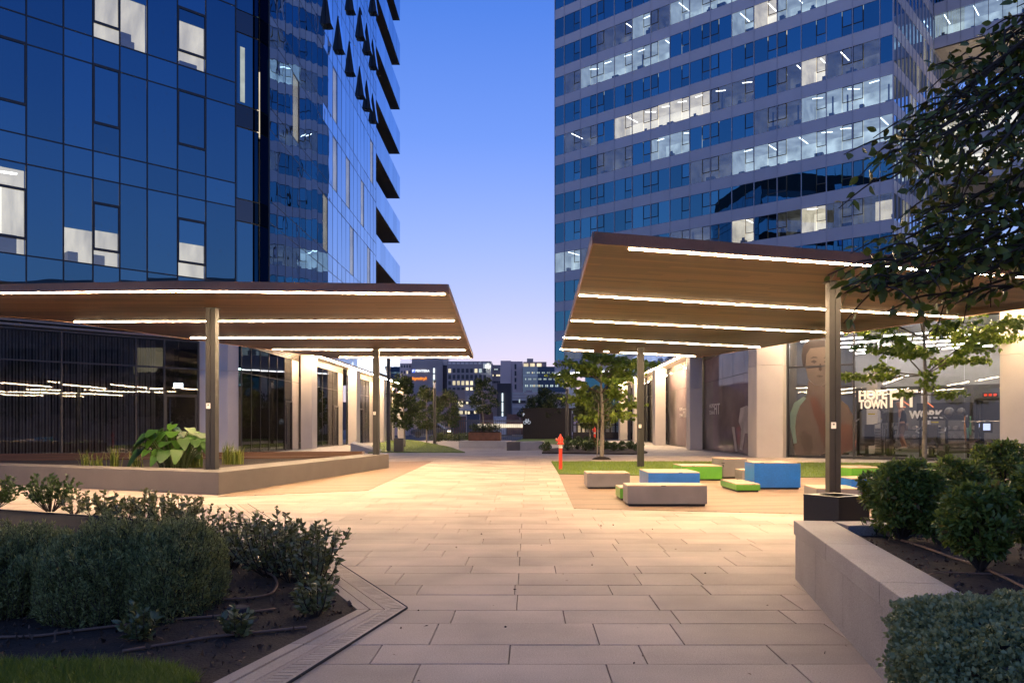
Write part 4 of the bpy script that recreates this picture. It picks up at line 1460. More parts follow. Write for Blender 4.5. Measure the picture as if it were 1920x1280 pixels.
# ------------------------------------------------------------------ shops under the left tower
surf('shop_back', (0.07, 0.062, 0.055), 0.85, var=0.3, scale=0.8)
surf('shop_floor', (0.16, 0.14, 0.12), 0.5)
surf('curtain', (0.34, 0.32, 0.30), 0.85, var=0.2)
surf('stone_beige', (0.44, 0.39, 0.34), 0.55, var=0.05)
glow('exit_sign', (0.75, 0.95, 1.0), 9.0, False)
shop = thing('shop_building', 'ground floor of dark glazed shops with pale columns under the blue tower', 'building', (-13, 32, 0))
GF = Fac(LF.pt(0, 0, -.18), LF.u, LF.n)
ms = [-6.4, -4.2] + [-2.2] + [GF.s_of(p) for p in (115.6, 255, 308, 372)]
ms[2] = -2.0
for a, b in zip(ms, ms[1:]):
    door = abs(b - ms[-1]) < 1e-6
    if not door:
        GF.slab(shop, 'shop_pane', 'glass_shop', a + .03, b - .03, .10, 3.27, 0, .02, .001)
    else:
        d = GF.slab(shop, 'door', 'glass_shop', a + .07, b - .10, .04, 2.22, 0, .02)
        m = MB()
        for q in ((a + .03, a + .09, .02, 2.3), (b - .12, b - .06, .02, 2.3)):
            GF.mb(m, *q, -.03, .03)
        GF.mb(m, a + .09, b - .12, 2.24, 2.3, -.03, .03); GF.mb(m, a + .09, b - .12, .02, .10, -.03, .03)
        m.build('door_frame', 'frame_brown', shop)
        m = MB(); GF.mb(m, a + .17, a + .205, .25, 2.15, .04, .075); m.build('door_handle', 'grate_steel', shop)
        GF.slab(shop, 'shop_pane', 'glass_shop', a + .03, b - .03, 2.33, 3.27, 0, .02, .001)
    GF.slab(shop, 'shop_pane', 'glass_shop', a + .03, b - .03, 3.33, 4.32, 0, .02, .001)
for s in ms:
    m = MB(); GF.mb(m, s - .03, s + .03, 0, 4.36, -.06, .03); m.build('mullion', 'frame_brown', shop)
for z in (.05, 3.30, 4.34):
    m = MB(); GF.mb(m, ms[0], ms[-1], z - .028, z + .028, -.05, .024); m.build('transom', 'frame_brown', shop)
for k in range(9):
    m = MB(); GF.mb(m, ms[0], ms[-1], 4.42 + k * .145, 4.50 + k * .145, -.10, .03); m.build('louvre_slat', 'louvre', shop)
m = MB(); GF.mb(m, ms[0], ms[-1], 4.36, 5.75, -.2, -.11); m.build('louvre_back', 'drain_slot', shop)
m = MB(); GF.mb(m, -9, 7.2, 0, 5.6, -6.3, -6.2); m.build('back_wall', 'shop_back', shop)
MB().prism([GF.pt(-9, 0, -.07), GF.pt(7.2, 0, -.07), GF.pt(7.2, 0, -6.2), GF.pt(-9, 0, -6.2)], 0.0, .03).build('floor', 'shop_floor', shop)
MB().prism([GF.pt(-9, 0, -.07), GF.pt(7.2, 0, -.07), GF.pt(7.2, 0, -6.2), GF.pt(-9, 0, -6.2)], 4.40, 4.5).build('ceiling', 'shop_back', shop)
m = MB()
for k in range(120):
    s = ms[0] + (GF.s_of(300) - ms[0]) * k / 120
    GF.mb(m, s, s + .05, .1, 4.3, -.32 - .05 * (k % 2), -.27 - .05 * (k % 2))
tag(m.build('vertical_blinds', 'curtain', shop), kind='stuff')
p = GF.hit(334.5, 722.5, -.6)
sg = thing('exit_sign', 'small glowing white sign above the shop door', 'sign', p)
GFm = MB().box(p, (.34, .04, .19), u=GF.u); GFm.build('lit_face', 'exit_sign', sg)
MB().bar(p + Vector((0, 0, .1)), p + Vector((0, 0, 1.9)), .02).build('hanger', 'frame_dark', sg)

def column(parent, poly, zt, joint=2.3):
    MB().prism(poly, 0, joint - .004).build('column', 'column_pale', parent, bevel=.006)
    MB().prism(poly, joint + .004, zt).build('column', 'column_pale', parent, bevel=.006)

def rect(x0, x1, y0, y1):
    return [(x0, y0), (x1, y0), (x1, y1), (x0, y1)]

SX = -11.32
EZ = 4.62
column(shop, [(-12.62, 30.2), (-11.62, 30.55), (-11.42, 31.15), (-12.4, 31.1)], 5.7, 3.27)
column(shop, rect(-11.17, -10.62, 38.8, 39.75), EZ, 3.27)
column(shop, rect(-10.92, -10.40, 47.9, 48.9), EZ, 3.27)
column(shop, rect(-10.9, -10.40, 57.0, 58.0), EZ, 3.27)
column(shop, rect(-10.9, -10.40, 66.0, 67.0), EZ, 3.27)
SFc = Fac((SX, 31.2), (0.004, 1.0), (1.0, 0.0))
def bay(parent, fac, s0, s1, panes, doors=(), solid=(), glass='glass_shop', zt=4.3, tr=3.25, side=1):
    w = (s1 - s0) / panes
    for k in range(panes):
        a, b = s0 + k * w, s0 + (k + 1) * w
        if k in solid:
            fac.slab(parent, 'stone_panel', 'stone_beige', a + .01, b - .01, 0.0, tr - .01, .02, .06)
            fac.slab(parent, 'stone_panel', 'stone_beige', a + .01, b - .01, tr + .01, zt, .02, .06)
            continue
        if k in doors:
            fac.slab(parent, 'door', glass, a + .06, b - .06, .05, 2.25, 0, .02)
            m = MB()
            fac.mb(m, a + .0, a + .055, 0, 2.32, -.03, .045); fac.mb(m, b - .055, b, 0, 2.32, -.03, .045); fac.mb(m, a + .055, b - .055, 2.26, 2.34, -.03, .045)
            m.build('door_frame', 'frame_brown', parent)
            m = MB(); fac.mb(m, a + .12, a + .15, .3, 2.1, .05, .08); m.build('door_handle', 'grate_steel', parent)
            fac.slab(parent, 'shop_pane', glass, a + .012, b - .012, 2.36, tr - .012, 0, .02, .001)
        else:
            fac.slab(parent, 'shop_pane', glass, a + .012, b - .012, .06, tr - .012, 0, .02, .001)
        fac.slab(parent, 'shop_pane', glass, a + .012, b - .012, tr + .012, zt, 0, .02, .001)
        m = MB(); fac.mb(m, a - .011, a + .011, 0, zt, -.03, .012); m.build('mullion', 'frame_brown', parent)
    m = MB(); fac.mb(m, s0, s1, tr - .011, tr + .011, -.03, .008); m.build('transom', 'frame_brown', parent)
    m = MB(); fac.mb(m, s0, s1, 0, .055, -.03, .015); m.build('sill', 'frame_brown', parent)
    for k in range(4):
        m = MB(); fac.mb(m, s0, s1, zt + .03 + k * .08, zt + .075 + k * .08, -.08, .02); m.build('louvre_slat', 'louvre', parent)
bay(shop, SFc, 0.0, 7.6, 7, doors=(5,), solid=(6,))
bay(shop, SFc, 8.6, 16.7, 7, doors=(0, 5), solid=(6,))
bay(shop, SFc, 17.7, 25.8, 7, doors=(3,), solid=(6,))
bay(shop, SFc, 26.8, 34.8, 7, solid=(6,))
MB().prism([(SX - 5, 31.5), (SX - 4.9, 31.5), (SX - 4.9, 68), (SX - 5, 68)], 0, 5).build('back_wall', 'shop_back', shop)
MB().prism([(SX - 4.9, 31.5), (SX - .05, 31.5), (SX - .05, 68), (SX - 4.9, 68)], -.05, .02).build('floor', 'shop_floor', shop)
MB().prism([(SX - 4.9, 31.5), (SX - .1, 31.5), (SX - .1, 68), (SX - 4.9, 68)], 4.66, 4.74).build('ceiling', 'shop_back', shop)
MB().prism([(SX + .02, 36.6), (-10.36, 36.6), (-10.36, 68.4), (SX + .02, 68.4)], EZ, EZ + .13).build('eave', 'column_pale', shop)
for k in range(9):
    MB().bar((-10.42, 37.2 + k * 3.45, EZ - .015), (-10.42, 37.2 + k * 3.45 + 3.41, EZ - .015), .045, .03).build('eave_light', 'led_warm', shop)

# ------------------------------------------------------------------ gym building on the right
gym = thing('gym_building', 'ground floor gym with pale columns and frosted lilac window film', 'building', (9.5, 32, 0))
def film(name, c, mixg=.18):
    m, nt, out = new_mat(name)
    d = N(nt, 'ShaderNodeBsdfDiffuse'); d.inputs[0].default_value = c4(c)
    g = N(nt, 'ShaderNodeBsdfGlossy', i_Roughness=.03); g.inputs[0].default_value = (.8, .8, .85, 1)
    geo = N(nt, 'ShaderNodeNewGeometry')
    mp = N(nt, 'ShaderNodeMapping'); mp.inputs['Scale'].default_value = (.6, .35, .5)
    nt.links.new(geo.outputs['Position'], mp.inputs[0])
    n1 = N(nt, 'ShaderNodeTexNoise', i_Scale=1.0, i_Detail=3)
    nt.links.new(mp.outputs[0], n1.inputs[0])
    r = N(nt, 'ShaderNodeMapRange', i_1=.3, i_2=.7, i_3=.6, i_4=1.35)
    nt.links.new(n1.outputs[0], r.inputs[0])
    vm = N(nt, 'ShaderNodeVectorMath', operation='SCALE'); vm.inputs[0].default_value = c
    nt.links.new(r.outputs[0], vm.inputs['Scale']); nt.links.new(vm.outputs[0], d.inputs[0])
    lw = N(nt, 'ShaderNodeLayerWeight', i_Blend=.2)
    rr = N(nt, 'ShaderNodeMapRange', i_1=0, i_2=1, i_3=mixg * .5, i_4=mixg + .35)
    nt.links.new(lw.outputs['Fresnel'], rr.inputs[0])
    mx = N(nt, 'ShaderNodeMixShader')
    nt.links.new(rr.outputs[0], mx.inputs[0]); nt.links.new(d.outputs[0], mx.inputs[1]); nt.links.new(g.outputs[0], mx.inputs[2])
    nt.links.new(mx.outputs[0], out.inputs[0])
film('window_film', (.20, .155, .165))
film('window_film_grey', (.19, .165, .16))
surf('letter_white', (.85, .83, .80), .5, var=.02)
surf('letter_pale', (.52, .47, .46), .5, var=.05)
surf('film_figure', (.25, .21, .215), .5, var=.35, scale=1.8)
GX = 8.52
column(gym, [(8.17, 28.2), (9.02, 27.95), (9.30, 28.42), (9.2, 29.3), (8.17, 29.3)], 5.6, 3.3)
column(gym, rect(7.82, 8.42, 38.1, 39.0), EZ, 2.95)
column(gym, rect(7.62, 8.25, 47.3, 48.3), EZ, 2.95)
column(gym, rect(7.62, 8.25, 56.5, 57.5), EZ, 2.95)
column(gym, rect(7.62, 8.25, 65.5, 66.5), EZ, 2.95)
GSF = Fac((GX, 29.3), (0.0, 1.0), (-1.0, 0.0))
def film_bay(s0, s1, n):
    w = (s1 - s0) / n
    for k in range(n):
        a, b = s0 + k * w, s0 + (k + 1) * w
        GSF.slab(gym, 'film_pane', 'window_film' if k < n - 1 else 'window_film_grey', a + .008, b - .008, .06, 3.2, 0, .03, .0008)
        GSF.slab(gym, 'film_pane', 'window_film', a + .008, b - .008, 3.22, 4.3, 0, .03, .0008)
    m = MB(); GSF.mb(m, s0, s1, 0, .055, -.03, .015); m.build('sill', 'frame_brown', gym)
    for k in range(4):
        m = MB(); GSF.mb(m, s0, s1, 4.33 + k * .08, 4.375 + k * .08, -.08, .02); m.build('louvre_slat', 'louvre', gym)
film_bay(0.02, 8.8, 5)
film_bay(9.7, 18.0, 4)
bay(gym, GSF, 19.0, 27.1, 6, doors=(2,))
bay(gym, GSF, 28.2, 36.0, 6)
m = MB(); m.prism([(GX + .06, 29.5), (GX + .1, 29.5), (GX + .1, 68), (GX + .06, 68)], 0, 4.7); m.build('film_backing', 'core_dark', gym)
MB().prism([(GX + .02, 30.0), (7.58, 39.6), (7.58, 68.0), (GX + .02, 68.0)], EZ, EZ + .13).build('eave', 'column_pale', gym)
for k in range(8):
    MB().bar((7.64, 40.0 + k * 3.4, EZ - .015), (7.64, 40.0 + k * 3.4 + 3.36, EZ - .015), .045, .03).build('eave_light', 'led_warm', gym)
# faint logo lettering and a faint standing figure printed on the film
GSF.text(gym, 'letters', 'HOPE', 'letter_pale', 1330, 1338.5, 764.5, 7, .012, .003)
GSF.text(gym, 'letters', 'TOWN', 'letter_pale', 1330, 1338.5, 777, 7, .012, .003)
GSF.text(gym, 'letters', 'FIT', 'letter_pale', 1339.5, 1349.5, 776.5, 20, .012, .004)
GSF.text(gym, 'letters', 'HOPE', 'letter_pale', 1274, 1280, 770, 6, .012, .003)
GSF.text(gym, 'letters', 'TOWN', 'letter_pale', 1274, 1280, 782, 6, .012, .003)
GSF.text(gym, 'letters', 'FIT', 'letter_pale', 1281, 1288, 782, 17, .012, .004)
def decal(fac, parent, name, mat, pts, d):
    q = [fac.hit(px, py, d) for px, py in pts]
    m = MB()
    m.face_strip(q + [p + fac.n * .0015 for p in q], [tuple(range(len(q))), tuple(reversed(range(len(q), 2 * len(q))))])
    return m.build(name, mat, parent)
decal(GSF, gym, 'printed_figure', 'film_figure', [(1388, 765), (1400, 760), (1412, 766), (1416, 800), (1414, 850), (1404, 847), (1402, 812), (1397, 812), (1392, 844), (1387, 842), (1390, 805), (1385, 790)], .012)
decal(GSF, gym, 'printed_figure', 'film_figure', [(1372, 800), (1377, 800), (1383, 846), (1379, 846)], .012)
# upper storey over the eave
UPF = Fac((8.3, 38.5), (0, 1), (-1, 0))
for j in range(14):
    UPF.slab(gym, 'upper_pane', 'glass_wavy', j * 2.1 + .03, j * 2.1 + 2.07, 4.8, 6.6, 0, .03, .002)
m = MB(); UPF.mb(m, 0, 29.4, 6.6, 6.75, -.3, .05); m.build('parapet', 'fin_grey', gym)
m = MB(); m.prism([(8.6, 38.5), (30, 38.5), (30, 68), (8.6, 68)], 4.76, 6.55); m.build('upper_body', 'core_dark', gym)

# gym front
YF = Fac((9.39, 28.5), (.772, -.635), (-.635, -.772))
LG = YF.s_of(1876)
sm = [YF.s_of(p) for p in (1480, 1603, 1662, 1733, 1808, 1876)]
for i, (a, b) in enumerate(zip(sm, sm[1:])):
    if i == 0:
        YF.slab(gym, 'gym_pane', 'glass_gym', a + .02, b - .06, .10, 3.2, 0, .02)
        YF.slab(gym, 'gym_pane', 'glass_gym', a + .02, b - .06, 3.27, 4.55, 0, .02)
    else:
        YF.slab(gym, 'gym_pane', 'glass_gym', a + .008, b - .008, .10, 4.55, 0, .02)
m = MB(); YF.mb(m, sm[0] - .06, sm[0], 0, 4.6, -.06, .03); m.build('mullion', 'frame_dark', gym)
m = MB(); YF.mb(m, sm[1] - .06, sm[1] + .0, 0, 4.6, -.06, .03); m.build('mullion', 'frame_dark', gym)
m = MB(); YF.mb(m, sm[0], sm[1] - .06, 3.205, 3.265, -.06, .03); m.build('transom', 'frame_dark', gym)
m = MB(); YF.mb(m, sm[0], sm[-1], 0.02, .095, -.06, .03); m.build('sill', 'frame_dark', gym)
for k in range(9):
    m = MB(); YF.mb(m, sm[0], sm[-1], 4.62 + k * .12, 4.69 + k * .12, -.10, .03); m.build('louvre_slat', 'louvre', gym)
m = MB(); YF.mb(m, sm[0], sm[-1], 4.58, 5.75, -.2, -.11); m.build('louvre_back', 'drain_slot', gym)
column(gym, [YF.pt(LG + .0, 0, .12), YF.pt(LG + 1.9, 0, .12), YF.pt(LG + 1.9, 0, -.6), YF.pt(LG + .0, 0, -.6)], 5.7, 3.3)
bay(gym, Fac(YF.pt(LG + 1.9, 0), YF.u, YF.n), 0, 8, 6)
surf('gym_floor', (.20, .19, .185), .5, var=.1)
surf('gym_dark_wall', (.16, .148, .14), .8, var=.15, scale=1)
surf('gym_white_wall', (.62, .59, .56), .8, var=.04)
MB().prism([YF.pt(-.2, 0, -.08), YF.pt(LG + .3, 0, -.08), YF.pt(LG + 4, 0, -8), YF.pt(-.2, 0, -8)], -.02, .035).build('floor', 'gym_floor', gym)
MB().prism([YF.pt(-.2, 0, -.12), YF.pt(LG + .3, 0, -.12), YF.pt(LG + 4, 0, -8), YF.pt(-.2, 0, -8)], 4.75, 4.85).build('ceiling', 'gym_dark_wall', gym)
m = MB(); YF.mb(m, -.2, LG + 4, 0, 2.80, -8.1, -8.0); m.build('back_wall', 'gym_dark_wall', gym)
m = MB(); YF.mb(m, -.2, LG + 4, 2.81, 4.75, -8.1, -8.0); m.build('back_wall', 'gym_white_wall', gym)
m = MB(); YF.mb(m, 1.55, 1.95, 0, 4.75, -4.4, -4.0); m.build('inner_column', 'gym_white_wall', gym)
m = MB(); YF.mb(m, 3.0, 3.3, 0, 4.75, -6.4, -6.1); m.build('inner_column', 'gym_white_wall', gym)
m = MB(); YF.mb(m, -.25, -.2, 0, 4.75, -8, -.1); m.build('side_wall', 'gym_dark_wall', gym)
glow('gym_tube', (1.0, .95, .90), 42.0)
for k in range(5):
    for j in range(3):
        s0 = .1 + j * 2.9 + (k % 2) * .3
        p0, p1 = YF.pt(s0, 4.25, -1.0 - k * 1.55), YF.pt(s0 + 2.3, 4.25, -1.0 - k * 1.55)
        MB().bar(p0, p1, .04, .035).build('ceiling_tube', 'gym_tube', gym)
MB().prism([YF.pt(-.9, 0, .06), YF.pt(LG + 2.2, 0, .06), YF.pt(LG + 2.2, 0, 1.25), YF.pt(-.9, 0, 1.25)], 5.02, 5.15).build('eave', 'column_pale', gym)
for k in range(3):
    MB().bar(YF.pt(-.7 + k * 3.1, 5.005, 1.18), YF.pt(-.7 + k * 3.1 + 3.06, 5.005, 1.18), .045, .03).build('eave_light', 'led_warm', gym)
# lettering on the glass
YF.text(gym, 'letters', 'HOPE', 'letter_white', 1610, 1663.5, 748, 15.0, .012, .018)
YF.text(gym, 'letters', 'TOWN', 'letter_white', 1610, 1663.5, 765, 15.0, .012, .018)
YF.text(gym, 'letters', 'FIT', 'letter_white', 1668.5, 1721, 763, 31.5, .012, .014)
WKF = Fac(YF.pt(0, 0, -4.6), YF.u, YF.n)
wb = MB(); WKF.mb(wb, 3.2, 8.2, 1.35, 2.0, -.06, -.012); wb.build('sign_board', 'core_dark', gym)
WKF.text(gym, 'letters', 'WORK', 'letter_white', 1704, 1769, 783.5, 13.5, .0, .02)

# large printed portrait on the first pane: generic athlete, flat print on the glass
def printed(name, c, see=.35):
    m = surf(name, c, .5, var=.10, scale=1.6, fine=.03, fscale=30)
    nt = m.node_tree
    out = [n for n in nt.nodes if n.type == 'OUTPUT_MATERIAL'][0]
    b_ = [n for n in nt.nodes if n.type == 'BSDF_PRINCIPLED'][0]
    tr = N(nt, 'ShaderNodeBsdfTransparent')
    mx = N(nt, 'ShaderNodeMixShader', i_0=see)
    nt.links.new(b_.outputs[0], mx.inputs[1]); nt.links.new(tr.outputs[0], mx.inputs[2]); nt.links.new(mx.outputs[0], out.inputs[0])
printed('print_skin', (.095, .068, .058), .3)
printed('print_face_tone', (.085, .068, .060), .2)
printed('print_skin_dark', (.055, .038, .032), .2)
printed('print_teal', (.14, .21, .19), .25)
printed('print_hair', (.014, .010, .011), .1)
printed('print_red', (.10, .042, .032), .35)
printed('print_grey', (.10, .095, .095))
pr = gym
decal(YF, pr, 'print_hair', 'print_hair', [(1503, 668), (1505, 650), (1512, 640), (1526, 635), (1546, 634), (1563, 640), (1568, 655), (1566, 674), (1556, 652), (1520, 652), (1512, 664), (1510, 690), (1505, 686)], .008)
decal(YF, pr, 'print_face', 'print_face_tone', [(1511, 690), (1512, 665), (1519, 653), (1545, 650), (1560, 655), (1565, 674), (1561, 700), (1552, 716), (1540, 723), (1526, 720), (1515, 709)], .011)
decal(YF, pr, 'print_neck', 'print_skin', [(1516, 712), (1526, 721), (1540, 724), (1556, 714), (1560, 745), (1512, 745)], .0095)
decal(YF, pr, 'print_body', 'print_skin', [(1493, 856), (1486, 830), (1482, 800), (1482, 775), (1490, 755), (1507, 743), (1530, 740), (1565, 742), (1590, 760), (1604, 790), (1605, 820), (1600, 838), (1588, 842), (1575, 828), (1560, 846), (1520, 858)], .008)
decal(YF, pr, 'print_arm_shade', 'print_skin_dark', [(1512, 858), (1505, 838), (1500, 815), (1508, 806), (1522, 818), (1524, 840), (1518, 858)], .0115)
decal(YF, pr, 'print_rim_light', 'print_teal', [(1482, 800), (1481, 775), (1489, 755), (1507, 743), (1512, 746), (1500, 760), (1493, 780), (1491, 800), (1494, 830), (1488, 832)], .0115)
decal(YF, pr, 'print_top', 'print_red', [(1519, 746), (1529, 744), (1543, 772), (1560, 790), (1592, 796), (1603, 800), (1602, 842), (1575, 852), (1545, 840), (1534, 800), (1524, 772)], .0125)
for x0 in (1519, 1543):
    decal(YF, pr, 'print_brow', 'print_hair', [(x0, 672), (x0 + 6, 668), (x0 + 13, 669), (x0 + 14, 671), (x0 + 6, 671)], .0135)
    decal(YF, pr, 'print_eye', 'print_hair', [(x0 + 1, 678), (x0 + 7, 674.5), (x0 + 13, 677.5), (x0 + 8, 681)], .0135)
decal(YF, pr, 'print_nose', 'print_skin_dark', [(1535, 693), (1537, 682), (1539, 682), (1541, 693), (1538, 696)], .0135)
decal(YF, pr, 'print_mouth', 'print_skin_dark', [(1530, 705), (1537, 703), (1545, 705), (1537, 707.5)], .0135)
# ------------------------------------------------------------------ inside the gym
surf('gym_black', (.035, .033, .032), .45, var=.15)
surf('gym_steel', (.30, .29, .28), .35, metal=.7, var=.1)
surf('gym_pad', (.085, .08, .08), .5, var=.1)
surf('gym_yellow', (.55, .45, .03), .5)
surf('ball_grey', (.16, .155, .15), .3, var=.1)
surf('band_green', (.16, .40, .28), .6)
surf('band_orange', (.50, .24, .10), .6)
glow('screen_blue', (.55, .65, 1.0), 2.2, False)
glow('clock_red', (1.0, .08, .03), 1.6, False)
glow('neon_orange', (1.0, .25, .08), 2.5, False)
FZ = .036
def gp_(s, d, z):
    return YF.pt(s, z + FZ, -d)
def elliptical(label, s, d, k=1.0):
    t = thing('cross_trainer', label, 'gym machine', gp_(s, d, 0), 'gym machines behind the glass')
    m = MB()
    m.bar(gp_(s, d - .7, .05), gp_(s, d + .8, .05), .1, .08); m.bar(gp_(s - .3, d - .6, .04), gp_(s + .3, d - .6, .04), .08); m.bar(gp_(s - .3, d + .7, .04), gp_(s + .3, d + .7, .04), .08)
    m.build('base', 'gym_black', t)
    MB().tube([gp_(s, d - .55, .05), gp_(s, d - .5, .8), gp_(s, d - .42, 1.25)], [.09, .06, .05], 8).build('mast', 'gym_black', t)
    c = gp_(s, d - .38, 1.38)
    MB().box(c, (.52, .06, .36), u=YF.u).build('console', 'gym_black', t, bevel=.02)
    for e in (-1, 1):
        MB().tube([gp_(s + e * .22, d - .45, .6), gp_(s + e * .26, d - .35, 1.1), gp_(s + e * .25, d - .2, 1.45)], .022, 8).build('arm', 'gym_steel', t)
        MB().bar(gp_(s + e * .16, d - .4, .25), gp_(s + e * .16, d + .55, .22 + e * .06), .06).build('pedal_arm', 'gym_steel', t)
        MB().box(gp_(s + e * .16, d + .1, .27), (.16, .36, .04), u=YF.u).build('pedal', 'gym_black', t)
    q = gp_(s, d - .6, .32)
    w = MB(); w.tube([gp_(s - .07, d - .5, .36), gp_(s + .07, d - .5, .36)], .3, 16); w.build('flywheel', 'gym_black', t)
    return t
def chest_machine(label, s, d, h=1.75):
    t = thing('weight_machine', label, 'gym machine', gp_(s, d, 0), 'gym machines behind the glass')
    m = MB()
    for e in (-.42, .42):
        m.tube([gp_(s + e, d, 0), gp_(s + e, d, h - .15), gp_(s + e * .7, d, h)], .045, 6)
    m.bar(gp_(s - .3, d, h), gp_(s + .3, d, h), .08); m.bar(gp_(s - .45, d, .05), gp_(s + .45, d, .05), .09); m.bar(gp_(s, d, .05), gp_(s, d - .9, .05), .09)
    m.build('frame', 'gym_black', t)
    MB().box(gp_(s, d - .1, .78), (.34, .12, .75), u=YF.u).build('backrest', 'gym_pad', t, bevel=.03)
    MB().box(gp_(s, d - .42, .45), (.40, .45, .11), u=YF.u).build('seat', 'gym_pad', t, bevel=.03)
    MB().box(gp_(s, d - .42, .22), (.1, .1, .36), u=YF.u).build('seat_post', 'gym_black', t)
    st = MB()
    for k in range(9):
        st.box(gp_(s + .27, d + .2, .16 + k * .1), (.28, .2, .085), u=YF.u)
    st.build('weight_stack', 'gym_steel', t)
    MB().box(gp_(s + .05, d - .02, h - .22), (.24, .02, .05), u=YF.u).build('label_strip', 'gym_yellow', t)
    for e in (-1, 1):
        MB().tube([gp_(s + e * .40, d, h - .4), gp_(s + e * .46, d - .45, h - .55), gp_(s + e * .3, d - .62, h - .6)], .024, 8).build('press_arm', 'gym_steel', t)
    return t
def bench(label, s, d):
    t = thing('training_bench', label, 'gym bench', gp_(s, d, 0), 'gym machines behind the glass')
    MB().face_strip([gp_(s - .55, d - .16, .42), gp_(s + .1, d - .16, .46), gp_(s + .6, d - .16, .66), gp_(s - .55, d + .16, .42), gp_(s + .1, d + .16, .46), gp_(s + .6, d + .16, .66),
                     gp_(s - .55, d - .16, .50), gp_(s + .1, d - .16, .54), gp_(s + .6, d - .16, .74), gp_(s - .55, d + .16, .50), gp_(s + .1, d + .16, .54), gp_(s + .6, d + .16, .74)],
                    [(0, 3, 4, 1), (1, 4, 5, 2), (6, 7, 10, 9), (7, 8, 11, 10), (0, 1, 7, 6), (1, 2, 8, 7), (3, 9, 10, 4), (4, 10, 11, 5), (0, 6, 9, 3), (2, 5, 11, 8)]).build('pad', 'gym_pad', t)
    m = MB(); m.bar(gp_(s - .5, d, .2), gp_(s + .5, d, .25), .07); m.bar(gp_(s - .45, d, 0), gp_(s - .3, d, .42), .06); m.bar(gp_(s + .45, d, 0), gp_(s + .2, d, .46), .06)
    m.bar(gp_(s - .45, d - .25, .03), gp_(s - .45, d + .25, .03), .06); m.bar(gp_(s + .45, d - .25, .03), gp_(s + .45, d + .25, .03), .06)
    m.build('frame', 'gym_black', t)
    for e in (-.5, .5):
        w = MB(); w.tube([gp_(s + e, d - .24, .14), gp_(s + e, d - .18, .14)], .13, 14); w.build('wheel', 'gym_black', t)
    return t
def power_rack(label, s, d, w=1.0, h=2.0):
    t = thing('power_rack', label, 'gym machine', gp_(s, d, 0), 'gym machines behind the glass')
    for e in (-1, 1):
        for g in (0, .9):
            MB().bar(gp_(s + e * w / 2, d + g, 0), gp_(s + e * w / 2, d + g, h), .08).build('upright', 'gym_black', t)
        MB().bar(gp_(s + e * w / 2, d, h - .04), gp_(s + e * w / 2, d + .9, h - .04), .07).build('top_rail', 'gym_black', t)
    MB().bar(gp_(s - w / 2, d, h), gp_(s + w / 2, d, h), .07).build('crossbar', 'gym_black', t)
    MB().tube([gp_(s - w * .9, d - .1, 1.25), gp_(s + w * .9, d - .1, 1.25)], .02, 8).build('barbell', 'gym_steel', t)
    for e in (-1, 1):
        MB().tube([gp_(s + e * w * .72, d - .1, 1.25), gp_(s + e * w * .78, d - .1, 1.25)], .21, 16).build('weight_plate', 'gym_black', t)
    return t
def dumbbell_rack(label, s, d, w=1.6):
    t = thing('dumbbell_rack', label, 'gym rack', gp_(s, d, 0), 'gym machines behind the glass')
    for e in (-1, 1):
        MB().bar(gp_(s + e * w / 2, d, 0), gp_(s + e * w / 2, d + .2, 1.05), .07).build('upright', 'gym_black', t)
    for j, z in enumerate((.3, .62, .94)):
        MB().bar(gp_(s - w / 2, d + .1, z), gp_(s + w / 2, d + .1, z), .3, .04).build('shelf', 'gym_black', t)
        for k in range(5):
            x = s - w / 2 + (k + .5) * w / 5
            MB().tube([gp_(x, d - .06, z + .09), gp_(x, d - .02, z + .09), gp_(x, d, z + .09), gp_(x, d + .16, z + .09), gp_(x, d + .18, z + .09), gp_(x, d + .26, z + .09)], [.08, .08, .025, .025, .08, .08], 8).build('dumbbell', 'gym_steel', t)
    return t
sx = lambda px, d: Fac(YF.pt(0, 0, -d), YF.u, YF.n).s_of(px)
chest_machine('upright weight machine behind the lettering on the gym glass', sx(1632, 2.0), 2.0)
elliptical('cross trainer under the bald exerciser', sx(1675, 1.4), 1.4)
dumbbell_rack('low dumbbell rack between cross trainer and tree trunk', sx(1715, 3.6), 3.6)
chest_machine('black seated press machine just past the tree trunk', sx(1750, 2.4), 2.4, 1.45)
power_rack('black power rack with barbell near the pale end column', sx(1862, 2.6), 2.6)
bench('padded incline bench on the gym floor before the screen', sx(1800, 1.5), 1.5)
dumbbell_rack('dumbbell rack under the grey exercise balls', sx(1792, 4.0), 4.0, 1.5)
elliptical('cross trainer half hidden behind the printed portrait', sx(1565, 2.2), 2.2)
chest_machine('weight machine at the back near the inner column', sx(1655, 4.8), 4.8, 1.6)
for px, py, r, lb in ((1780, 772, .17, 'large grey exercise ball on the rack'), (1802, 771, .135, 'smaller grey exercise ball beside the large one')):
    f_ = Fac(YF.pt(0, 0, -4.05), YF.u, YF.n); p = f_.hit(px, py)
    m = MB().lathe((p.x, p.y, p.z - r), [(r * math.sin(a) + .001, r - r * math.cos(a)) for a in np.linspace(0, math.pi, 12)], 20)
    tag(m.build('exercise_ball', 'ball_grey', smooth=True), lb, 'exercise ball', 'exercise balls in the gym')
ft = Fac(YF.pt(0, 0, -4.6), YF.u, YF.n)
p = ft.hit(1843, 800)
tv = thing('wall_screen', 'bright blue white screen on the dark gym wall', 'screen', p)
MB().box(p, (.62, .05, .42), u=YF.u).build('housing', 'gym_black', tv)
MB().box(p + YF.n * .03 + YF.u * .06, (.36, .008, .24), u=YF.u).build('display', 'screen_blue', tv)
MB().box(p - Vector((0, 0, .9)), (.08, .08, 1.4), u=YF.u).build('stand', 'gym_black', tv)
p = ft.hit(1857, 740)
ck = thing('digital_clock', 'red digital clock high on the gym wall', 'clock', p)
MB().box(p, (.5, .04, .16), u=YF.u).build('housing', 'gym_black', ck)
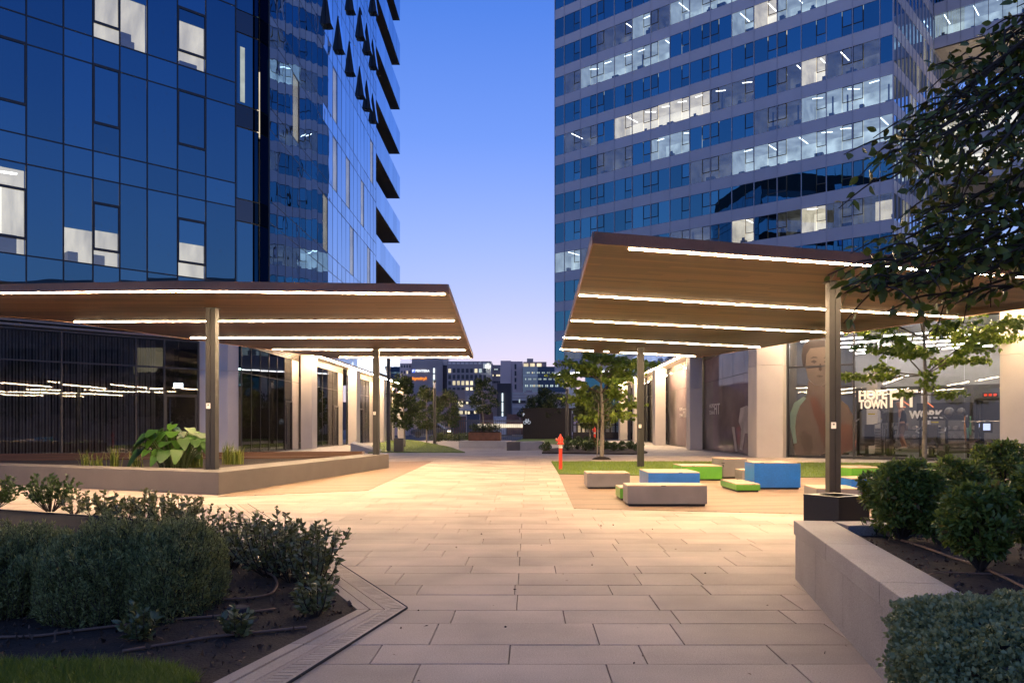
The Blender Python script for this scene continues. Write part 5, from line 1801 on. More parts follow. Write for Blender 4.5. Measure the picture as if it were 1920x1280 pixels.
for k in range(3):
    MB().box(p + YF.n * .025 + YF.u * (-.15 + .15 * k), (.1, .006, .09), u=YF.u).build('digit', 'clock_red', ck)
p = ft.hit(1700, 752)
ne = thing('neon_sign', 'slanted orange and pink light bars above the work sign', 'light', p)
for q0, q1 in (((1688, 748), (1710, 763)), ((1736, 752), (1750, 763)), ((1694, 768), (1694, 775)), ((1684, 761), (1698, 763))):
    MB().bar(ft.hit(*q0), ft.hit(*q1), .03).build('light_bar', 'neon_orange', ne)
p = Fac(YF.pt(0, 0, -2.4), YF.u, YF.n).hit(1831, 842)
lo = thing('floor_lamp', 'low red orange light on the gym floor', 'light', p)
MB().box(p, (.34, .08, .05), u=YF.u).build('lit_bar', 'neon_orange', lo)
MB().box(p - Vector((0, 0, .06)), (.4, .12, .06), u=YF.u).build('housing', 'gym_black', lo)
fb = Fac(YF.pt(0, 0, -2.9), YF.u, YF.n)
rk = thing('band_stand', 'stand hung with green and orange resistance bands', 'gym stand', fb.hit(1815, 855))
q = fb.hit(1815, 780)
q0 = Vector((q.x, q.y, FZ))
MB().bar(q0, q + Vector((0, 0, .05)), .06).build('post', 'gym_black', rk)
for k, mt in enumerate(('band_orange', 'band_green', 'band_green')):
    o = YF.u * (-.08 + .08 * k) + YF.n * .06
    MB().tube([q + o, q + o + Vector((0, 0, -.5)), q + o + Vector((.02, 0, -.85 + .1 * k))], [.025, .035, .02], 6).build('band', mt, rk)
    MB().bar(q + o * .0, q + o, .015).build('hook', 'gym_steel', rk)

# ------------------------------------------------------------------ person on the cross trainer
surf('skin', (.42, .24, .17), .5, var=.06, scale=12)
surf('shirt_dark', (.035, .035, .038), .8, var=.1, scale=10)
surf('shorts_tan', (.26, .18, .135), .8, var=.1, scale=10)
surf('shoe', (.30, .30, .30), .6)
def skin_body(name, verts, edges_, radii, mat, parent, sub=2, root=0):
    me = bpy.data.meshes.new(name)
    org = ORG[parent.name]
    me.from_pydata([tuple(Vector(v) - org) for v in verts], edges_, [])
    o = bpy.data.objects.new(name, me)
    COL.objects.link(o); o.parent = parent; ORG[o.name] = org
    me.materials.append(MATS[mat])
    sk = o.modifiers.new('skin', 'SKIN'); sk.use_smooth_shade = True
    if not me.skin_vertices:
        bpy.context.view_layer.objects.active = o
        o.select_set(True)
    for i, r in enumerate(radii):
        me.skin_vertices[0].data[i].radius = r if hasattr(r, '__len__') else (r, r)
        me.skin_vertices[0].data[i].use_root = i == root
    sb = o.modifiers.new('smooth', 'SUBSURF'); sb.levels = sub; sb.render_levels = sub
    return o
pd = 1.42
ps = sx(1693, pd)
man = thing('person', 'bald person in dark sleeveless top exercising on the cross trainer', 'person', gp_(ps, pd, .0), None)
# body frame: forward f points to the left along the glass, r to the far side
fw, rt = -YF.u, -YF.n
o0 = gp_(ps, pd, .26)
def B(f, r, z):
    p = o0 + fw * f + rt * r
    return Vector((p.x, p.y, o0.z + z))
V_ = [B(0, 0, .86), B(.02, 0, 1.02), B(.04, 0, 1.20), B(.06, 0, 1.38), B(.09, 0, 1.46), B(.13, 0, 1.53), B(.15, 0, 1.62), B(.145, 0, 1.69),
      B(0, .09, .84), B(.10, .10, .47), B(.02, .10, .09), B(.16, .10, .04),
      B(0, -.09, .84), B(.02, -.10, .47), B(-.14, -.10, .12), B(.0, -.10, .05),
      B(.06, .18, 1.36), B(.10, .23, 1.10), B(.32, .17, 1.03), B(.39, .16, 1.05),
      B(.06, -.18, 1.36), B(.06, -.23, 1.08), B(.28, -.19, 1.00), B(.36, -.18, 1.01)]
E_ = [(0, 1), (1, 2), (2, 3), (3, 4), (4, 5), (5, 6), (6, 7), (0, 8), (8, 9), (9, 10), (10, 11), (0, 12), (12, 13), (13, 14), (14, 15), (3, 16), (16, 17), (17, 18), (18, 19), (3, 20), (20, 21), (21, 22), (22, 23)]
R_ = [.13, .125, .14, .12, .06, .07, .095, .06, .085, .065, .042, .035, .085, .065, .042, .035, .06, .045, .034, .026, .06, .045, .034, .026]
skin_body('body', V_, E_, R_, 'skin', man)
skin_body('shirt', [B(0, 0, .88), B(.02, 0, 1.04), B(.04, 0, 1.22), B(.06, 0, 1.37), B(.06, .12, 1.38), B(.06, -.12, 1.38)], [(0, 1), (1, 2), (2, 3), (3, 4), (3, 5)], [.145, .14, .155, .13, .075, .075], 'shirt_dark', man)
skin_body('shorts', [B(0, 0, .86), B(0, .09, .82), B(.085, .10, .52), B(0, -.09, .82), B(.015, -.10, .52)], [(0, 1), (1, 2), (0, 3), (3, 4)], [.14, .105, .085, .105, .085], 'shorts_tan', man)
for r, f0, z0 in ((.10, .03, .05), (-.10, -.12, .08)):
    skin_body('shoe', [B(f0 - .06, r, z0), B(f0 + .06, r, z0 - .01), B(f0 + .2, r, z0 - .02)], [(0, 1), (1, 2)], [.05, .052, .038], 'shoe', man)
for r, f0, z0 in ((.16, .39, 1.05), (-.18, .36, 1.01)):
    hv, he, hr = [B(f0, r, z0), B(f0 + .05, r, z0 + .01)], [(0, 1)], [.028, .032]
    for k in range(4):
        z = z0 + .035 - .02 * k
        i = len(hv)
        hv += [B(f0 + .09, r + .012, z), B(f0 + .115, r - .01, z - .004)]
        he += [(1, i), (i, i + 1)]; hr += [.0095, .008]
    i = len(hv); hv += [B(f0 + .05, r - .035, z0 + .03), B(f0 + .085, r - .035, z0 + .035)]; he += [(0, i), (i, i + 1)]; hr += [.011, .009]
    skin_body('hand', hv, he, hr, 'skin', man, 1)
hd = MB()
for s in (-1, 1):
    hd.box(B(.125, s * .098, 1.63), (.045, .02, .065), u=fw)
hd.build('ears', 'skin', man, bevel=.008)
MB().tube([B(.235, 0, 1.655), B(.262, 0, 1.625), B(.245, 0, 1.61)], [.010, .017, .012], 8).build('nose', 'skin', man, smooth=True)
for s in (-1, 1):
    MB().lathe(B(.225, s * .036, 1.645), [(.002, 0), (.011, .006), (.011, .012), (.002, .018)], 8).build('eye', 'shirt_dark', man)
MB().box(B(.232, 0, 1.578), (.012, .05, .01), u=fw).build('mouth', 'print_skin_dark', man)
# ------------------------------------------------------------------ plants
leafy('leaf_dark', (.040, .070, .010), (.15, .19, .028), .42, .15)
leafy('leaf_bush', (.065, .115, .02), (.21, .27, .05), .45, .25, c3=(.17, .085, .03))
leafy('leaf_mid', (.030, .065, .014), (.085, .14, .03), .45, .3)
leafy('leaf_lit', (.05, .10, .016), (.13, .20, .035), .45, .35)
leafy('leaf_sun', (.09, .15, .018), (.24, .31, .045), .45, .4)
leafy('leaf_far', (.030, .050, .016), (.085, .11, .03), .6, .25)
leafy('leaf_shrub', (.075, .10, .032), (.22, .225, .08), .35, .15, .7)
leafy('leaf_silver', (.14, .18, .07), (.33, .37, .18), .6, .15)
leafy('leaf_rosemary', (.13, .165, .05), (.36, .39, .14), .6, .15)
leafy('leaf_taro', (.035, .10, .010), (.075, .18, .02), .35, .35)
leafy('leaf_taro_deep', (.02, .065, .010), (.045, .12, .016), .38, .3)
leafy('leaf_reed', (.10, .15, .02), (.24, .26, .05), .5, .35)
surf('bark', (.11, .085, .06), .9, var=.25, scale=6, bump=.6, bscale=40, stretch=(1, 1, .3))
surf('bark_pale', (.26, .22, .17), .85, var=.2, scale=7, bump=.4, bscale=40)
surf('bark_dark', (.05, .038, .028), .9, var=.2, scale=6)
surf('stem_green', (.09, .12, .04), .7)

def catmull(pts, n=6):
    out = []
    m = len(pts)
    pts = [Vector(p) for p in pts]
    for i in range(m - 1):
        p0, p1, p2, p3 = pts[max(i - 1, 0)], pts[i], pts[i + 1], pts[min(i + 2, m - 1)]
        for t in [k / n for k in range(n)]:
            out.append(.5 * ((2 * p1) + (p2 - p0) * t + (2 * p0 - 5 * p1 + 4 * p2 - p3) * t * t + (3 * p1 - p0 - 3 * p2 + p3) * t ** 3))
    out.append(pts[-1])
    return out

def tree(label, base, height, crown_r, trunk_r, leaf, nleaf, lmat, bmat='bark', first=0.4, seed=1, flat=0.8, group=None, spread=1.0, clumps=34, stake=False):
    """trunk, limbs reaching to clump centres, leaves clustered about each clump"""
    rnd = random.Random(seed)
    base = Vector(base)
    t = thing('tree', label, 'tree', base, group)
    lean = Vector((rnd.uniform(-.04, .04), rnd.uniform(-.04, .04), 0)) * height
    tp = [base, base + lean * .3 + Vector((0, 0, height * .35)), base + lean * .7 + Vector((0, 0, height * .65)), base + lean + Vector((0, 0, height * .93))]
    tp = catmull(tp, 5)
    n = len(tp)
    tm = MB().tube(tp, [trunk_r * (1.25 if i == 0 else 1 - .75 * i / n) for i in range(n)], 9)
    trunk = tm.build('trunk', bmat, t, smooth=True)
    limbs = MB()
    pos, dirs = [], []
    zc = height * (first + 1) / 2; zr = height * (1 - first) / 2
    per = nleaf // clumps
    for k in range(clumps):
        a = k * 2.4 + rnd.uniform(-.4, .4)
        h = (k + .5) / clumps * 2 - 1
        rr = crown_r * math.sqrt(max(.05, 1 - (abs(h) ** 2.2) * .85)) * rnd.uniform(.35, 1.08) * (1.0 if h < .5 else .8)
        c = base + lean * .6 + Vector((math.cos(a) * rr, math.sin(a) * rr, zc + h * zr))
        i = min(n - 2, max(1, int(n * min(.95, (c.z - base.z) / height * .82))))
        st = tp[i]
        mid = lerp(st, c, .5) + Vector((rnd.uniform(-.1, .1), rnd.uniform(-.1, .1), -.06 * height * flat)) * .6
        lp = catmull([st, mid, c], 3)
        r0 = trunk_r * .3 * (1 - .5 * i / n)
        limbs.tube(lp, [r0 * (1 - .85 * q / len(lp)) for q in range(len(lp))], 5)
        cr = crown_r * rnd.uniform(.2, .36) * spread
        m = int(per * rnd.uniform(.6, 1.4))
        q = RNG.normal(size=(m, 3)); q /= np.linalg.norm(q, axis=1, keepdims=True)
        rad = cr * RNG.uniform(.25, 1.05, (m, 1)) ** .6
        q2 = q * rad * np.array([1, 1, .62])
        pos.append(q2 + np.array(c)); d = q.copy(); d[:, 2] -= .35
        dirs.append(d + RNG.normal(size=(m, 3)) * .5)
    limbs.build('limbs', 'bark', t)
    pos = np.concatenate(pos); dirs = np.concatenate(dirs)
    v, f = leaf_arrays(pos, dirs, leaf * RNG.uniform(.7, 1.3, len(pos)), leaf * .55 * RNG.uniform(.8, 1.2, len(pos)), .2)
    mesh_np('crown', v, f, lmat, t)
    if stake:
        MB().tube([base + Vector((-trunk_r * 2.2, -.05, 0)), base + Vector((-trunk_r * 1.6, -.03, height * .5))], .016, 6).build('stake', 'bark_pale', t)
    return t

def bush(label, base, r, h, leaf, nleaf, lmat, seed=1, group=None, stemh=.0, clumps=26, bare=0.0, name='bush', cat='bush'):
    rnd = random.Random(seed)
    base = Vector(base)
    t = thing(name, label, cat, base, group)
    st = MB(); pos, dirs = [], []
    per = nleaf // clumps
    for k in range(clumps):
        a = k * 2.4 + rnd.uniform(-.5, .5)
        h_ = (k + .5) / clumps
        rr = r * math.sqrt(max(.06, 1 - (2 * h_ - 1) ** 2 * .8)) * rnd.uniform(.3, .95)
        c = base + Vector((math.cos(a) * rr, math.sin(a) * rr, stemh + (h - stemh) * (h_ * .82 + .12) + rnd.uniform(-.05, .05) * h))
        mid = lerp(base, c, .55) + Vector((0, 0, -.05 * h))
        st.tube([base, mid, c], [.012 * h + .004, .008 * h + .003, .003], 5)
        cr = r * rnd.uniform(.22, .38)
        m = int(per * rnd.uniform(.6, 1.4))
        q = RNG.normal(size=(m, 3)); q /= np.linalg.norm(q, axis=1, keepdims=True)
        pos.append(q * cr * RNG.uniform(.2, 1.1, (m, 1)) ** .6 * np.array([1, 1, .85]) + np.array(c))
        d = q + np.array([0, 0, .3]) + RNG.normal(size=(m, 3)) * .5
        dirs.append(d)
    st.build('stems', 'bark_dark', t)
    pos = np.concatenate(pos); dirs = np.concatenate(dirs)
    ok = pos[:, 2] > base.z + .015
    pos, dirs = pos[ok], dirs[ok]
    v, f = (ovate_arrays if len(pos) > 1200 else leaf_arrays)(pos, dirs, leaf * RNG.uniform(.55, 1.35, len(pos)), leaf * .6 * RNG.uniform(.8, 1.2, len(pos)), .22)
    mesh_np('foliage', v, f, lmat, t)
    return t

def sprig_plant(label, base, shoots, h, spread, leaf, lmat, seed, per=26, name='shrub', cat='shrub', group=None, lw=.5, bark='bark_dark', start=.25):
    """upright shoots, leaves set along each shoot"""
    rnd = random.Random(seed)
    base = Vector(base)
    t = thing(name, label, cat, base, group)
    st = MB(); pos, dirs = [], []
    for k in range(shoots):
        a = k * 2.4 + rnd.uniform(-.4, .4)
        q = math.sqrt((k + .5) / shoots)
        tip = base + Vector((math.cos(a) * spread * q, math.sin(a) * spread * q, h * rnd.uniform(.6, 1.05) * (1 - .25 * q)))
        mid = lerp(base, tip, .5) + Vector((math.cos(a) * spread * .12, math.sin(a) * spread * .12, -.02))
        cp = catmull([base + Vector((math.cos(a), math.sin(a), 0)) * spread * .12, mid, tip], 5)
        st.tube(cp, [.0065 - .005 * i / len(cp) for i in range(len(cp))], 5)
        for j in range(per):
            u = start + (1 - start) * (j + rnd.random()) / per
            x = u * (len(cp) - 1); i = min(int(x), len(cp) - 2)
            p = lerp(cp[i], cp[i + 1], x - i)
            ax = (cp[i + 1] - cp[i]).normalized()
            ra = Vector((rnd.gauss(0, 1), rnd.gauss(0, 1), rnd.gauss(0, 1)))
            ra = (ra - ax * ra.dot(ax)).normalized()
            pos.append(p); dirs.append(ra * .9 + ax * .7)
    st.build('stems', bark, t)
    pos = np.array([tuple(p) for p in pos]); dirs = np.array([tuple(p) for p in dirs])
    v, f = ovate_arrays(pos, dirs, leaf * RNG.uniform(.55, 1.3, len(pos)), leaf * lw * RNG.uniform(.8, 1.2, len(pos)), .2)
    mesh_np('foliage', v, f, lmat, t)
    return t

# rosemary: dense upright sprigs set with needles
def rosemary(label, x0, x1, y0, y1, h, seed, n=900):
    rnd = random.Random(seed)
    t = thing('rosemary_bush', label, 'rosemary', ((x0 + x1) / 2, (y0 + y1) / 2, .012), 'rosemary bushes in the foreground bed')
    cx, cy = (x0 + x1) / 2, (y0 + y1) / 2
    rx, ry = (x1 - x0) / 2, (y1 - y0) / 2
    st = MB(); pos, dirs = [], []
    lumps = [(rnd.uniform(0, 6.28), rnd.uniform(3, 9), rnd.uniform(0, 6.28)) for _ in range(5)]
    for k in range(n):
        a = rnd.uniform(0, 6.283); q = math.sqrt(rnd.random()) * 1.0
        lump = 1 + .06 * sum(math.sin(f * a + f * 1.7 * q + p) for p, f, _ in lumps) / 2
        # superellipse dome: steep sides, broad uneven top
        hz_ = h * (1 - q ** 3 * .55) * lump
        zt = hz_ * (rnd.uniform(.80, 1.12) if rnd.random() < .55 else rnd.uniform(.2, .95))
        side = 1.0 if zt > hz_ * .84 else rnd.uniform(.88, 1.02) / max(q, .25)
        px_, py_ = math.cos(a) * q * side, math.sin(a) * q * side
        ln = rnd.uniform(.10, .2)
        tip = Vector((cx + px_ * rx, cy + py_ * ry, max(.06, zt)))
        d = Vector((px_ * .45 + rnd.gauss(0, .2), py_ * .45 + rnd.gauss(0, .2), 1.0)).normalized()
        b0 = tip - d * ln
        mid = lerp(b0, tip, .5) + Vector((rnd.gauss(0, .012), rnd.gauss(0, .012), 0))
        cp = catmull([b0, mid, tip], 3)
        st.tube(cp, [.003, .0028, .0025, .002, .0018, .0015, .001][:len(cp)], 3, False)
        m = 38
        for j in range(m):
            u = j / m
            xx = u * (len(cp) - 1.001); i = int(xx)
            p = lerp(cp[i], cp[i + 1], xx - i)
            ax = (cp[i + 1] - cp[i]).normalized()
            w = rnd.uniform(0, 6.28)
            ra = Vector((math.cos(w), math.sin(w), rnd.gauss(0, .3))); ra = (ra - ax * ra.dot(ax)).normalized()
            pos.append(p); dirs.append(ra * (.9 if u < .9 else .35) + ax * .7)
    # woody inside so that the bush is not see-through
    core_ = MB().lathe((0, 0, 0), [(.05, 0.0), (.60, .04), (.66, .35), (.56, .55), (.32, .64), (.02, .66)], 14)
    core_.v = [(cx + x * rx, cy + y * ry, .012 + z * h) for x, y, z in core_.v]
    core_.build('woody_core', 'bark_dark', t)
    tag(st.build('stems', 'bark_dark', t), kind='stuff')
    pos = np.array([tuple(p) for p in pos]); dirs = np.array([tuple(p) for p in dirs])
    v, f = leaf_arrays(pos, dirs, RNG.uniform(.02, .034, len(pos)), .0062, .15)
    mesh_np('foliage', v, f, 'leaf_rosemary', t)
rosemary('rosemary bush cut off by the frame beside the metal grating', -3.75, -2.62, 4.35, 5.35, .46, 3, 2500)
rosemary('largest dark rosemary bush in the middle of the foreground bed', -2.86, -2.10, 4.22, 5.4, .51, 4, 2300)
rosemary('rosemary bush next to the dark leafy shrubs', -2.32, -1.86, 4.28, 5.2, .50, 5, 1400)

# dark small-leaved shrubs along the bed edge
SH = [((-1.88, 5.75), 26, .52, .34, 'bushy dark leaved shrub right behind the rosemary'),
      ((-2.3, 6.1), 22, .50, .30, 'dark leaved shrub standing behind the rosemary'),
      ((-1.66, 5.55), 18, .50, .26, 'leafy dark shrub between the rosemary and the drain'),
      ((-1.42, 5.2), 15, .46, .20, 'upright dark shrub nearest the slot drain'),
      ((-1.22, 4.55), 12, .26, .15, 'small low shrub at the tip of the soil bed'),
      ((-2.50, 6.55), 10, .42, .24, 'sparse shrub against the pale paving behind the bed'),
      ((-2.98, 7.1), 9, .46, .20, 'tall thin shrub against the pale paving'),
      ((-1.62, 5.85), 22, .46, .30, 'loose dark shrub spreading over the soil behind the drain'),
      ((-2.05, 6.35), 18, .44, .28, 'loose dark shrub at the upper bend of the kerb'),
      ((-1.98, 4.02), 6, .20, .10, 'tiny seedling with pale stem before the rosemary'),
      ((-1.52, 4.12), 6, .16, .09, 'tiny seedling beside the round cap')]
for i, ((x, y), n, h, sp, lb) in enumerate(SH):
    sprig_plant(lb, (x, y, .012), n, h, sp, .042, 'leaf_shrub', 40 + i, per=34, group='dark shrubs in the foreground bed', lw=.55)
for i, (px, py, h, n, lb) in enumerate(((138, 966, .30, 9, 'open twiggy shrub next to the feathery bushes'), (172, 969, .24, 7, 'smallest twiggy shrub at the far edge of the grating'),
        (205, 972, .33, 11, 'twiggy shrub in the middle of the row behind the grating'), (238, 975, .30, 11, 'low twiggy shrub before the grey seat wall corner'),
        (272, 979, .42, 13, 'tallest twiggy shrub of the row behind the grating'), (308, 983, .36, 13, 'twiggy shrub at the right part of the row behind the grating'), (345, 987, .38, 14, 'twiggy shrub where the grating meets the kerb'))):
    b = G(px, py)
    sprig_plant(lb, (b.x, b.y, .02), n, h, .24, .055, 'leaf_shrub', 500 + i, per=22, group='twiggy shrubs behind the grating', lw=.6)
for i, (x, y, lb) in enumerate(((-6.9, 10.15, 'feathery green bush at the left edge before the seat wall'), (-6.05, 10.0, 'feathery green bush next to the twiggy shrubs'))):
    sprig_plant(lb, (x, y, .03), 30, .52, .34, .055, 'leaf_mid', 60 + i, per=34, name='bush', cat='bush', group='bright bushes beyond the grating', lw=.5, start=.4)
cap = thing('valve_box', 'small round grey valve box standing in the soil bed', 'valve box', G(447, 1170, .0))
c = G(447, 1166)
MB().lathe((c.x, c.y, .01), [(.04, 0), (.04, .05), (.062, .055), (.062, .075), (.05, .08)], 16).build('lid', 'grate_steel', cap)

# bushes in the granite planter
BS = [(1690, 1012, .275, .50, 'round dark bush at the corner of the granite planter', 5200),
      (1838, 1070, .20, .44, 'dark bush with a brownish top in the middle of the granite planter', 4200),
      (1760, 1020, .12, .24, 'small bush between the two round planter bushes', 1600),
      (1800, 985, .24, .48, 'bush behind the brownish planter bush', 3600),
      (1880, 968, .30, .60, 'tall dark bush at the back of the granite planter', 5200),
      (1955, 1050, .26, .50, 'dense bush cut off by the frame in the granite planter', 5200)]
for i, (px, py, r, h, lb, n) in enumerate(BS):
    p = G(px, py, SZ)
    bush(lb, (p.x, p.y, SZ), r, h, .034, int(n * 1.5), 'leaf_bush', 80 + i, 'round bushes in the granite planter', stemh=.06, clumps=34)
for i, (px, py) in enumerate(((1640, 1002), (1670, 1008), (1655, 995))):
    p = G(px, py, SZ)
    sprig_plant(('low yellowish sprouts at the planter wall corner', 'low sprouts under the round dark bush', 'pale sprouts behind the coping')[i], (p.x, p.y, SZ), 6, .13, .12, .03, 'leaf_mid', 95 + i, per=12, name='sprout', cat='plant', group='sprouts in the granite planter')
# silvery ground cover spilling over the wall: many small round leaves on a mound
sv = thing('ground_cover', 'silvery green trailing mound spilling over the granite wall', 'ground cover', (1.75, 2.75, SZ))
pos, dirs = [], []
cx_, cy_, cz_ = 1.66, 2.42, .36
for k in range(52000):
    a = RNG.uniform(0, 6.283); e = math.acos(RNG.uniform(-.75, 1))
    d = np.array([math.cos(a) * math.sin(e), math.sin(a) * math.sin(e), math.cos(e)])
    wob = 1 + .06 * math.sin(a * 5 + e * 3) + .04 * math.sin(a * 11 - e * 7) + .03 * math.sin(a * 17 + e * 13)
    r = np.array([.46, .66, .17 if d[2] > 0 else .40]) * wob * RNG.uniform(.86, 1.03)
    s4 = np.sign(d) * np.abs(d)          # blunter than an ellipsoid
    p = np.array([cx_, cy_, cz_]) + s4 * r
    if p[2] < .01: continue
    pos.append(p); dirs.append(d * .6 + RNG.normal(size=3) * .55 + np.array([0, 0, .25]))
pos = np.array(pos); dirs = np.array(dirs)
v, f = leaf_arrays(pos, dirs, RNG.uniform(.012, .022, len(pos)), RNG.uniform(.012, .019, len(pos)), .15)
tag(mesh_np('foliage', v, f, 'leaf_silver', sv), kind='stuff')
m = MB().lathe((0, 0, 0), [(.02, -.7), (.62, -.66), (.80, -.3), (.84, 0), (.78, .35), (.55, .62), (.2, .76), (.01, .78)], 20)
m.v = [(cx_ + x * .46, cy_ + y * .66, cz_ + z * (.17 if z > 0 else .40)) for x, y, z in m.v]
m.build('stems', 'bark_dark', sv)

# elephant ears and reeds in the seat planter
def taro(label, base, n, seed):
    rnd = random.Random(seed)
    t = thing('taro_plant', label, 'plant', base)
    base = Vector(base)
    st = MB()
    for k in range(n):
        a = k * 2.4; q = math.sqrt((k + .4) / n)
        tip = base + Vector((math.cos(a) * .82 * q, math.sin(a) * .5 * q, rnd.uniform(.25, .68) + .36 * (1 - q)))
        st.tube(catmull([base + Vector((math.cos(a) * .3 * q, math.sin(a) * .2 * q, 0)), lerp(base, tip, .6) + Vector((0, 0, .06)), tip], 4), .012, 6)
        L_ = rnd.uniform(.22, .38); W = L_ * .82
        fd = Vector((math.cos(a), math.sin(a), 0)); sd = Vector((-fd.y, fd.x, 0))
        if rnd.random() < .5:
            fd = (fd + Vector((0, -1.2, 0))).normalized(); sd = Vector((-fd.y, fd.x, 0))
        sl = rnd.uniform(.5, 2.0)
        prof = [(-.28, .34), (-.12, .52), (.08, .55), (.3, .46), (.52, .3), (.72, .1)]
        vs = [tip + fd * (-.02 * L_)]
        def pt(u, w, sgn):
            x = u * L_
            return tip + fd * x * .85 + sd * (w * W * sgn) + Vector((0, 0, -sl * max(x, -.02) * .8 + abs(w) * .05 - .25 * w * w * L_))
        m = MB()
        cen = [pt(u, 0, 1) for u, w in prof]
        lf = [pt(u, w, 1) for u, w in prof]; rg = [pt(u, w, -1) for u, w in prof]
        cen[0] = pt(-.05, 0, 1)
        i = len(prof)
        m.face_strip(cen + lf + rg, [(j, j + 1, i + j + 1, i + j) for j in range(i - 1)] + [(j + 1, j, 2 * i + j, 2 * i + j + 1) for j in range(i - 1)])
        m.build('leaf', 'leaf_taro' if rnd.random() < .55 else 'leaf_taro_deep', t, smooth=True)
    st.build('stalks', 'stem_green', t)
b = G(312, 872, .3)
taro('large leaved elephant ear plant in the seat planter', (b.x, b.y + .35, .22), 52, 5)
def reeds(label, base, n, h, sp, seed):
    rnd = random.Random(seed)
    t = thing('reed_clump', label, 'reeds', base, 'reed clumps in the seat planter')
    base = Vector(base); m = MB()
    for k in range(n):
        a = rnd.uniform(0, 6.28)
        b0 = base + Vector((rnd.gauss(0, sp * .3), rnd.gauss(0, sp * .3), 0))
        hh = h * rnd.uniform(.5, 1.1); o = Vector((math.cos(a), math.sin(a), 0)) * sp * rnd.uniform(.1, 1)
        w = Vector((-math.sin(a), math.cos(a), 0)) * .011
        pts = [b0, b0 + o * .35 + Vector((0, 0, hh * .6)), b0 + o + Vector((0, 0, hh))]
        if rnd.random() < .3: pts[2] = b0 + o * 1.6 + Vector((0, 0, hh * .75))
        m.face_strip([pts[0] - w, pts[0] + w, pts[1] - w * .8, pts[1] + w * .8, pts[2]], [(0, 1, 3, 2), (2, 3, 4)])
    m.build('blades', 'leaf_reed', t)
for i, (px, h, n, lb) in enumerate(((153, .34, 26, 'thin reed clump nearest the left frame edge'), (176, .26, 20, 'short reed clump beside the thin one'), (207, .36, 46, 'wide reed clump left of the elephant ears'), (249, .28, 26, 'reed clump touching the elephant ears'), (341, .46, 60, 'tall reeds between elephant ears and canopy post'), (365, .40, 40, 'reeds just left of the canopy post'), (424, .42, 80, 'dense arching reeds right of the canopy post'), (441, .34, 50, 'reed clump on the open side of the canopy post'))):
    b = G(px, 874 if px < 400 else 868, .25)
    reeds(lb, (b.x, b.y + .15, .22), int(n * 1.3), h * 1.3, .17, 120 + i)

# ------------------------------------------------------------------ trees
def tiered(label, base, height, tiers, trunk_r, seed, leaf=.13):
    """slender tree whose branches spread flat, leaves in two rows along them"""
    rnd = random.Random(seed)
    base = Vector(base)
    t = thing('tree', label, 'tree', base)
    tp = catmull([base, base + Vector((.03, 0, height * .4)), base + Vector((-.02, 0, height * .75)), base + Vector((0, 0, height))], 5)
    MB().tube(tp, [trunk_r * (1 - .8 * i / len(tp)) for i in range(len(tp))], 8).build('trunk', 'bark_pale', t, smooth=True)
    br = MB(); pos, dirs = [], []
    for z, ln, k0 in tiers:
        for k in range(k0):
            a = k * 6.283 / k0 + rnd.uniform(-.4, .4) + z
            L_ = ln * rnd.uniform(.65, 1.1)
            s0 = base + Vector((0, 0, z * height))
            e = s0 + Vector((math.cos(a) * L_, math.sin(a) * L_, rnd.uniform(-.1, .75) * L_))
            mid = lerp(s0, e, .5) + Vector((rnd.gauss(0, .06), rnd.gauss(0, .06), rnd.uniform(-.05, .16))) * L_
            cp = catmull([s0, mid, e], 5)
            br.tube(cp, [.022 - .018 * i / len(cp) for i in range(len(cp))], 5)
            subs = [cp[4:]] + [[cp[q], lerp(cp[q], cp[q] + Vector((math.cos(a + w) * L_ * .45, math.sin(a + w) * L_ * .45, .05)), .5), cp[q] + Vector((math.cos(a + w) * L_ * .45, math.sin(a + w) * L_ * .45, .04))] for q, w in ((4, .7), (5, -.7), (7, .6), (8, -.6))]
            for sp in subs:
                br.tube(sp, .006, 4)
                m = int(27 * L_)
                for j in range(m):
                    x = j / m * (len(sp) - 1.001); i = int(x)
                    p = lerp(sp[i], sp[i + 1], x - i); ax = (sp[i + 1] - sp[i]).normalized()
                    sd = Vector((-ax.y, ax.x, 0)) * (1 if j % 2 else -1)
                    pos.append(p + Vector((rnd.gauss(0, .03), rnd.gauss(0, .03), rnd.gauss(0, .05)))); dirs.append(sd * .6 + ax * .4 + Vector((rnd.gauss(0, .5), rnd.gauss(0, .5), -.3 + rnd.gauss(0, .6))))
    br.build('limbs', 'bark', t)
    pos = np.array([tuple(p) for p in pos]); dirs = np.array([tuple(p) for p in dirs])
    v, f = ovate_arrays(pos, dirs, leaf * RNG.uniform(.6, 1.25, len(pos)), leaf * .8 * RNG.uniform(.8, 1.2, len(pos)), .15)
    mesh_np('crown', v, f, 'leaf_sun', t)
b = G(1128, 861)
tiered('young tree with spreading leafy tiers on the lit lawn', (b.x, b.y, .02), 3.45, [(.36, .7, 2), (.44, 1.35, 4), (.54, 1.25, 3), (.64, 1.5, 4), (.74, 1.55, 4), (.83, 1.2, 4), (.92, .8, 4), (.98, .5, 3)], .075, 14, .15)
lt_ = [o for o in bpy.data.objects if o.get('label', '').startswith('young tree with spreading leafy')][0]
MB().lathe((b.x, b.y, 0), [(.34, .0), (.26, .06), (.1, .10)], 12).build('mulch_mound', 'soil', lt_)
MB().tube([(b.x - .16, b.y - .05, 0), (b.x - .10, b.y - .03, 1.9)], .018, 6).build('stake', 'bark_pale', lt_)
b = G(1733, 872)
tiered('slender tree with flat leafy tiers before the gym glass', (b.x, b.y, .0), 5.6, [(.36, .9, 3), (.46, 2.1, 5), (.55, 2.6, 6), (.65, 2.9, 7), (.74, 2.7, 7), (.82, 2.2, 6), (.9, 1.5, 5)], .07, 8)

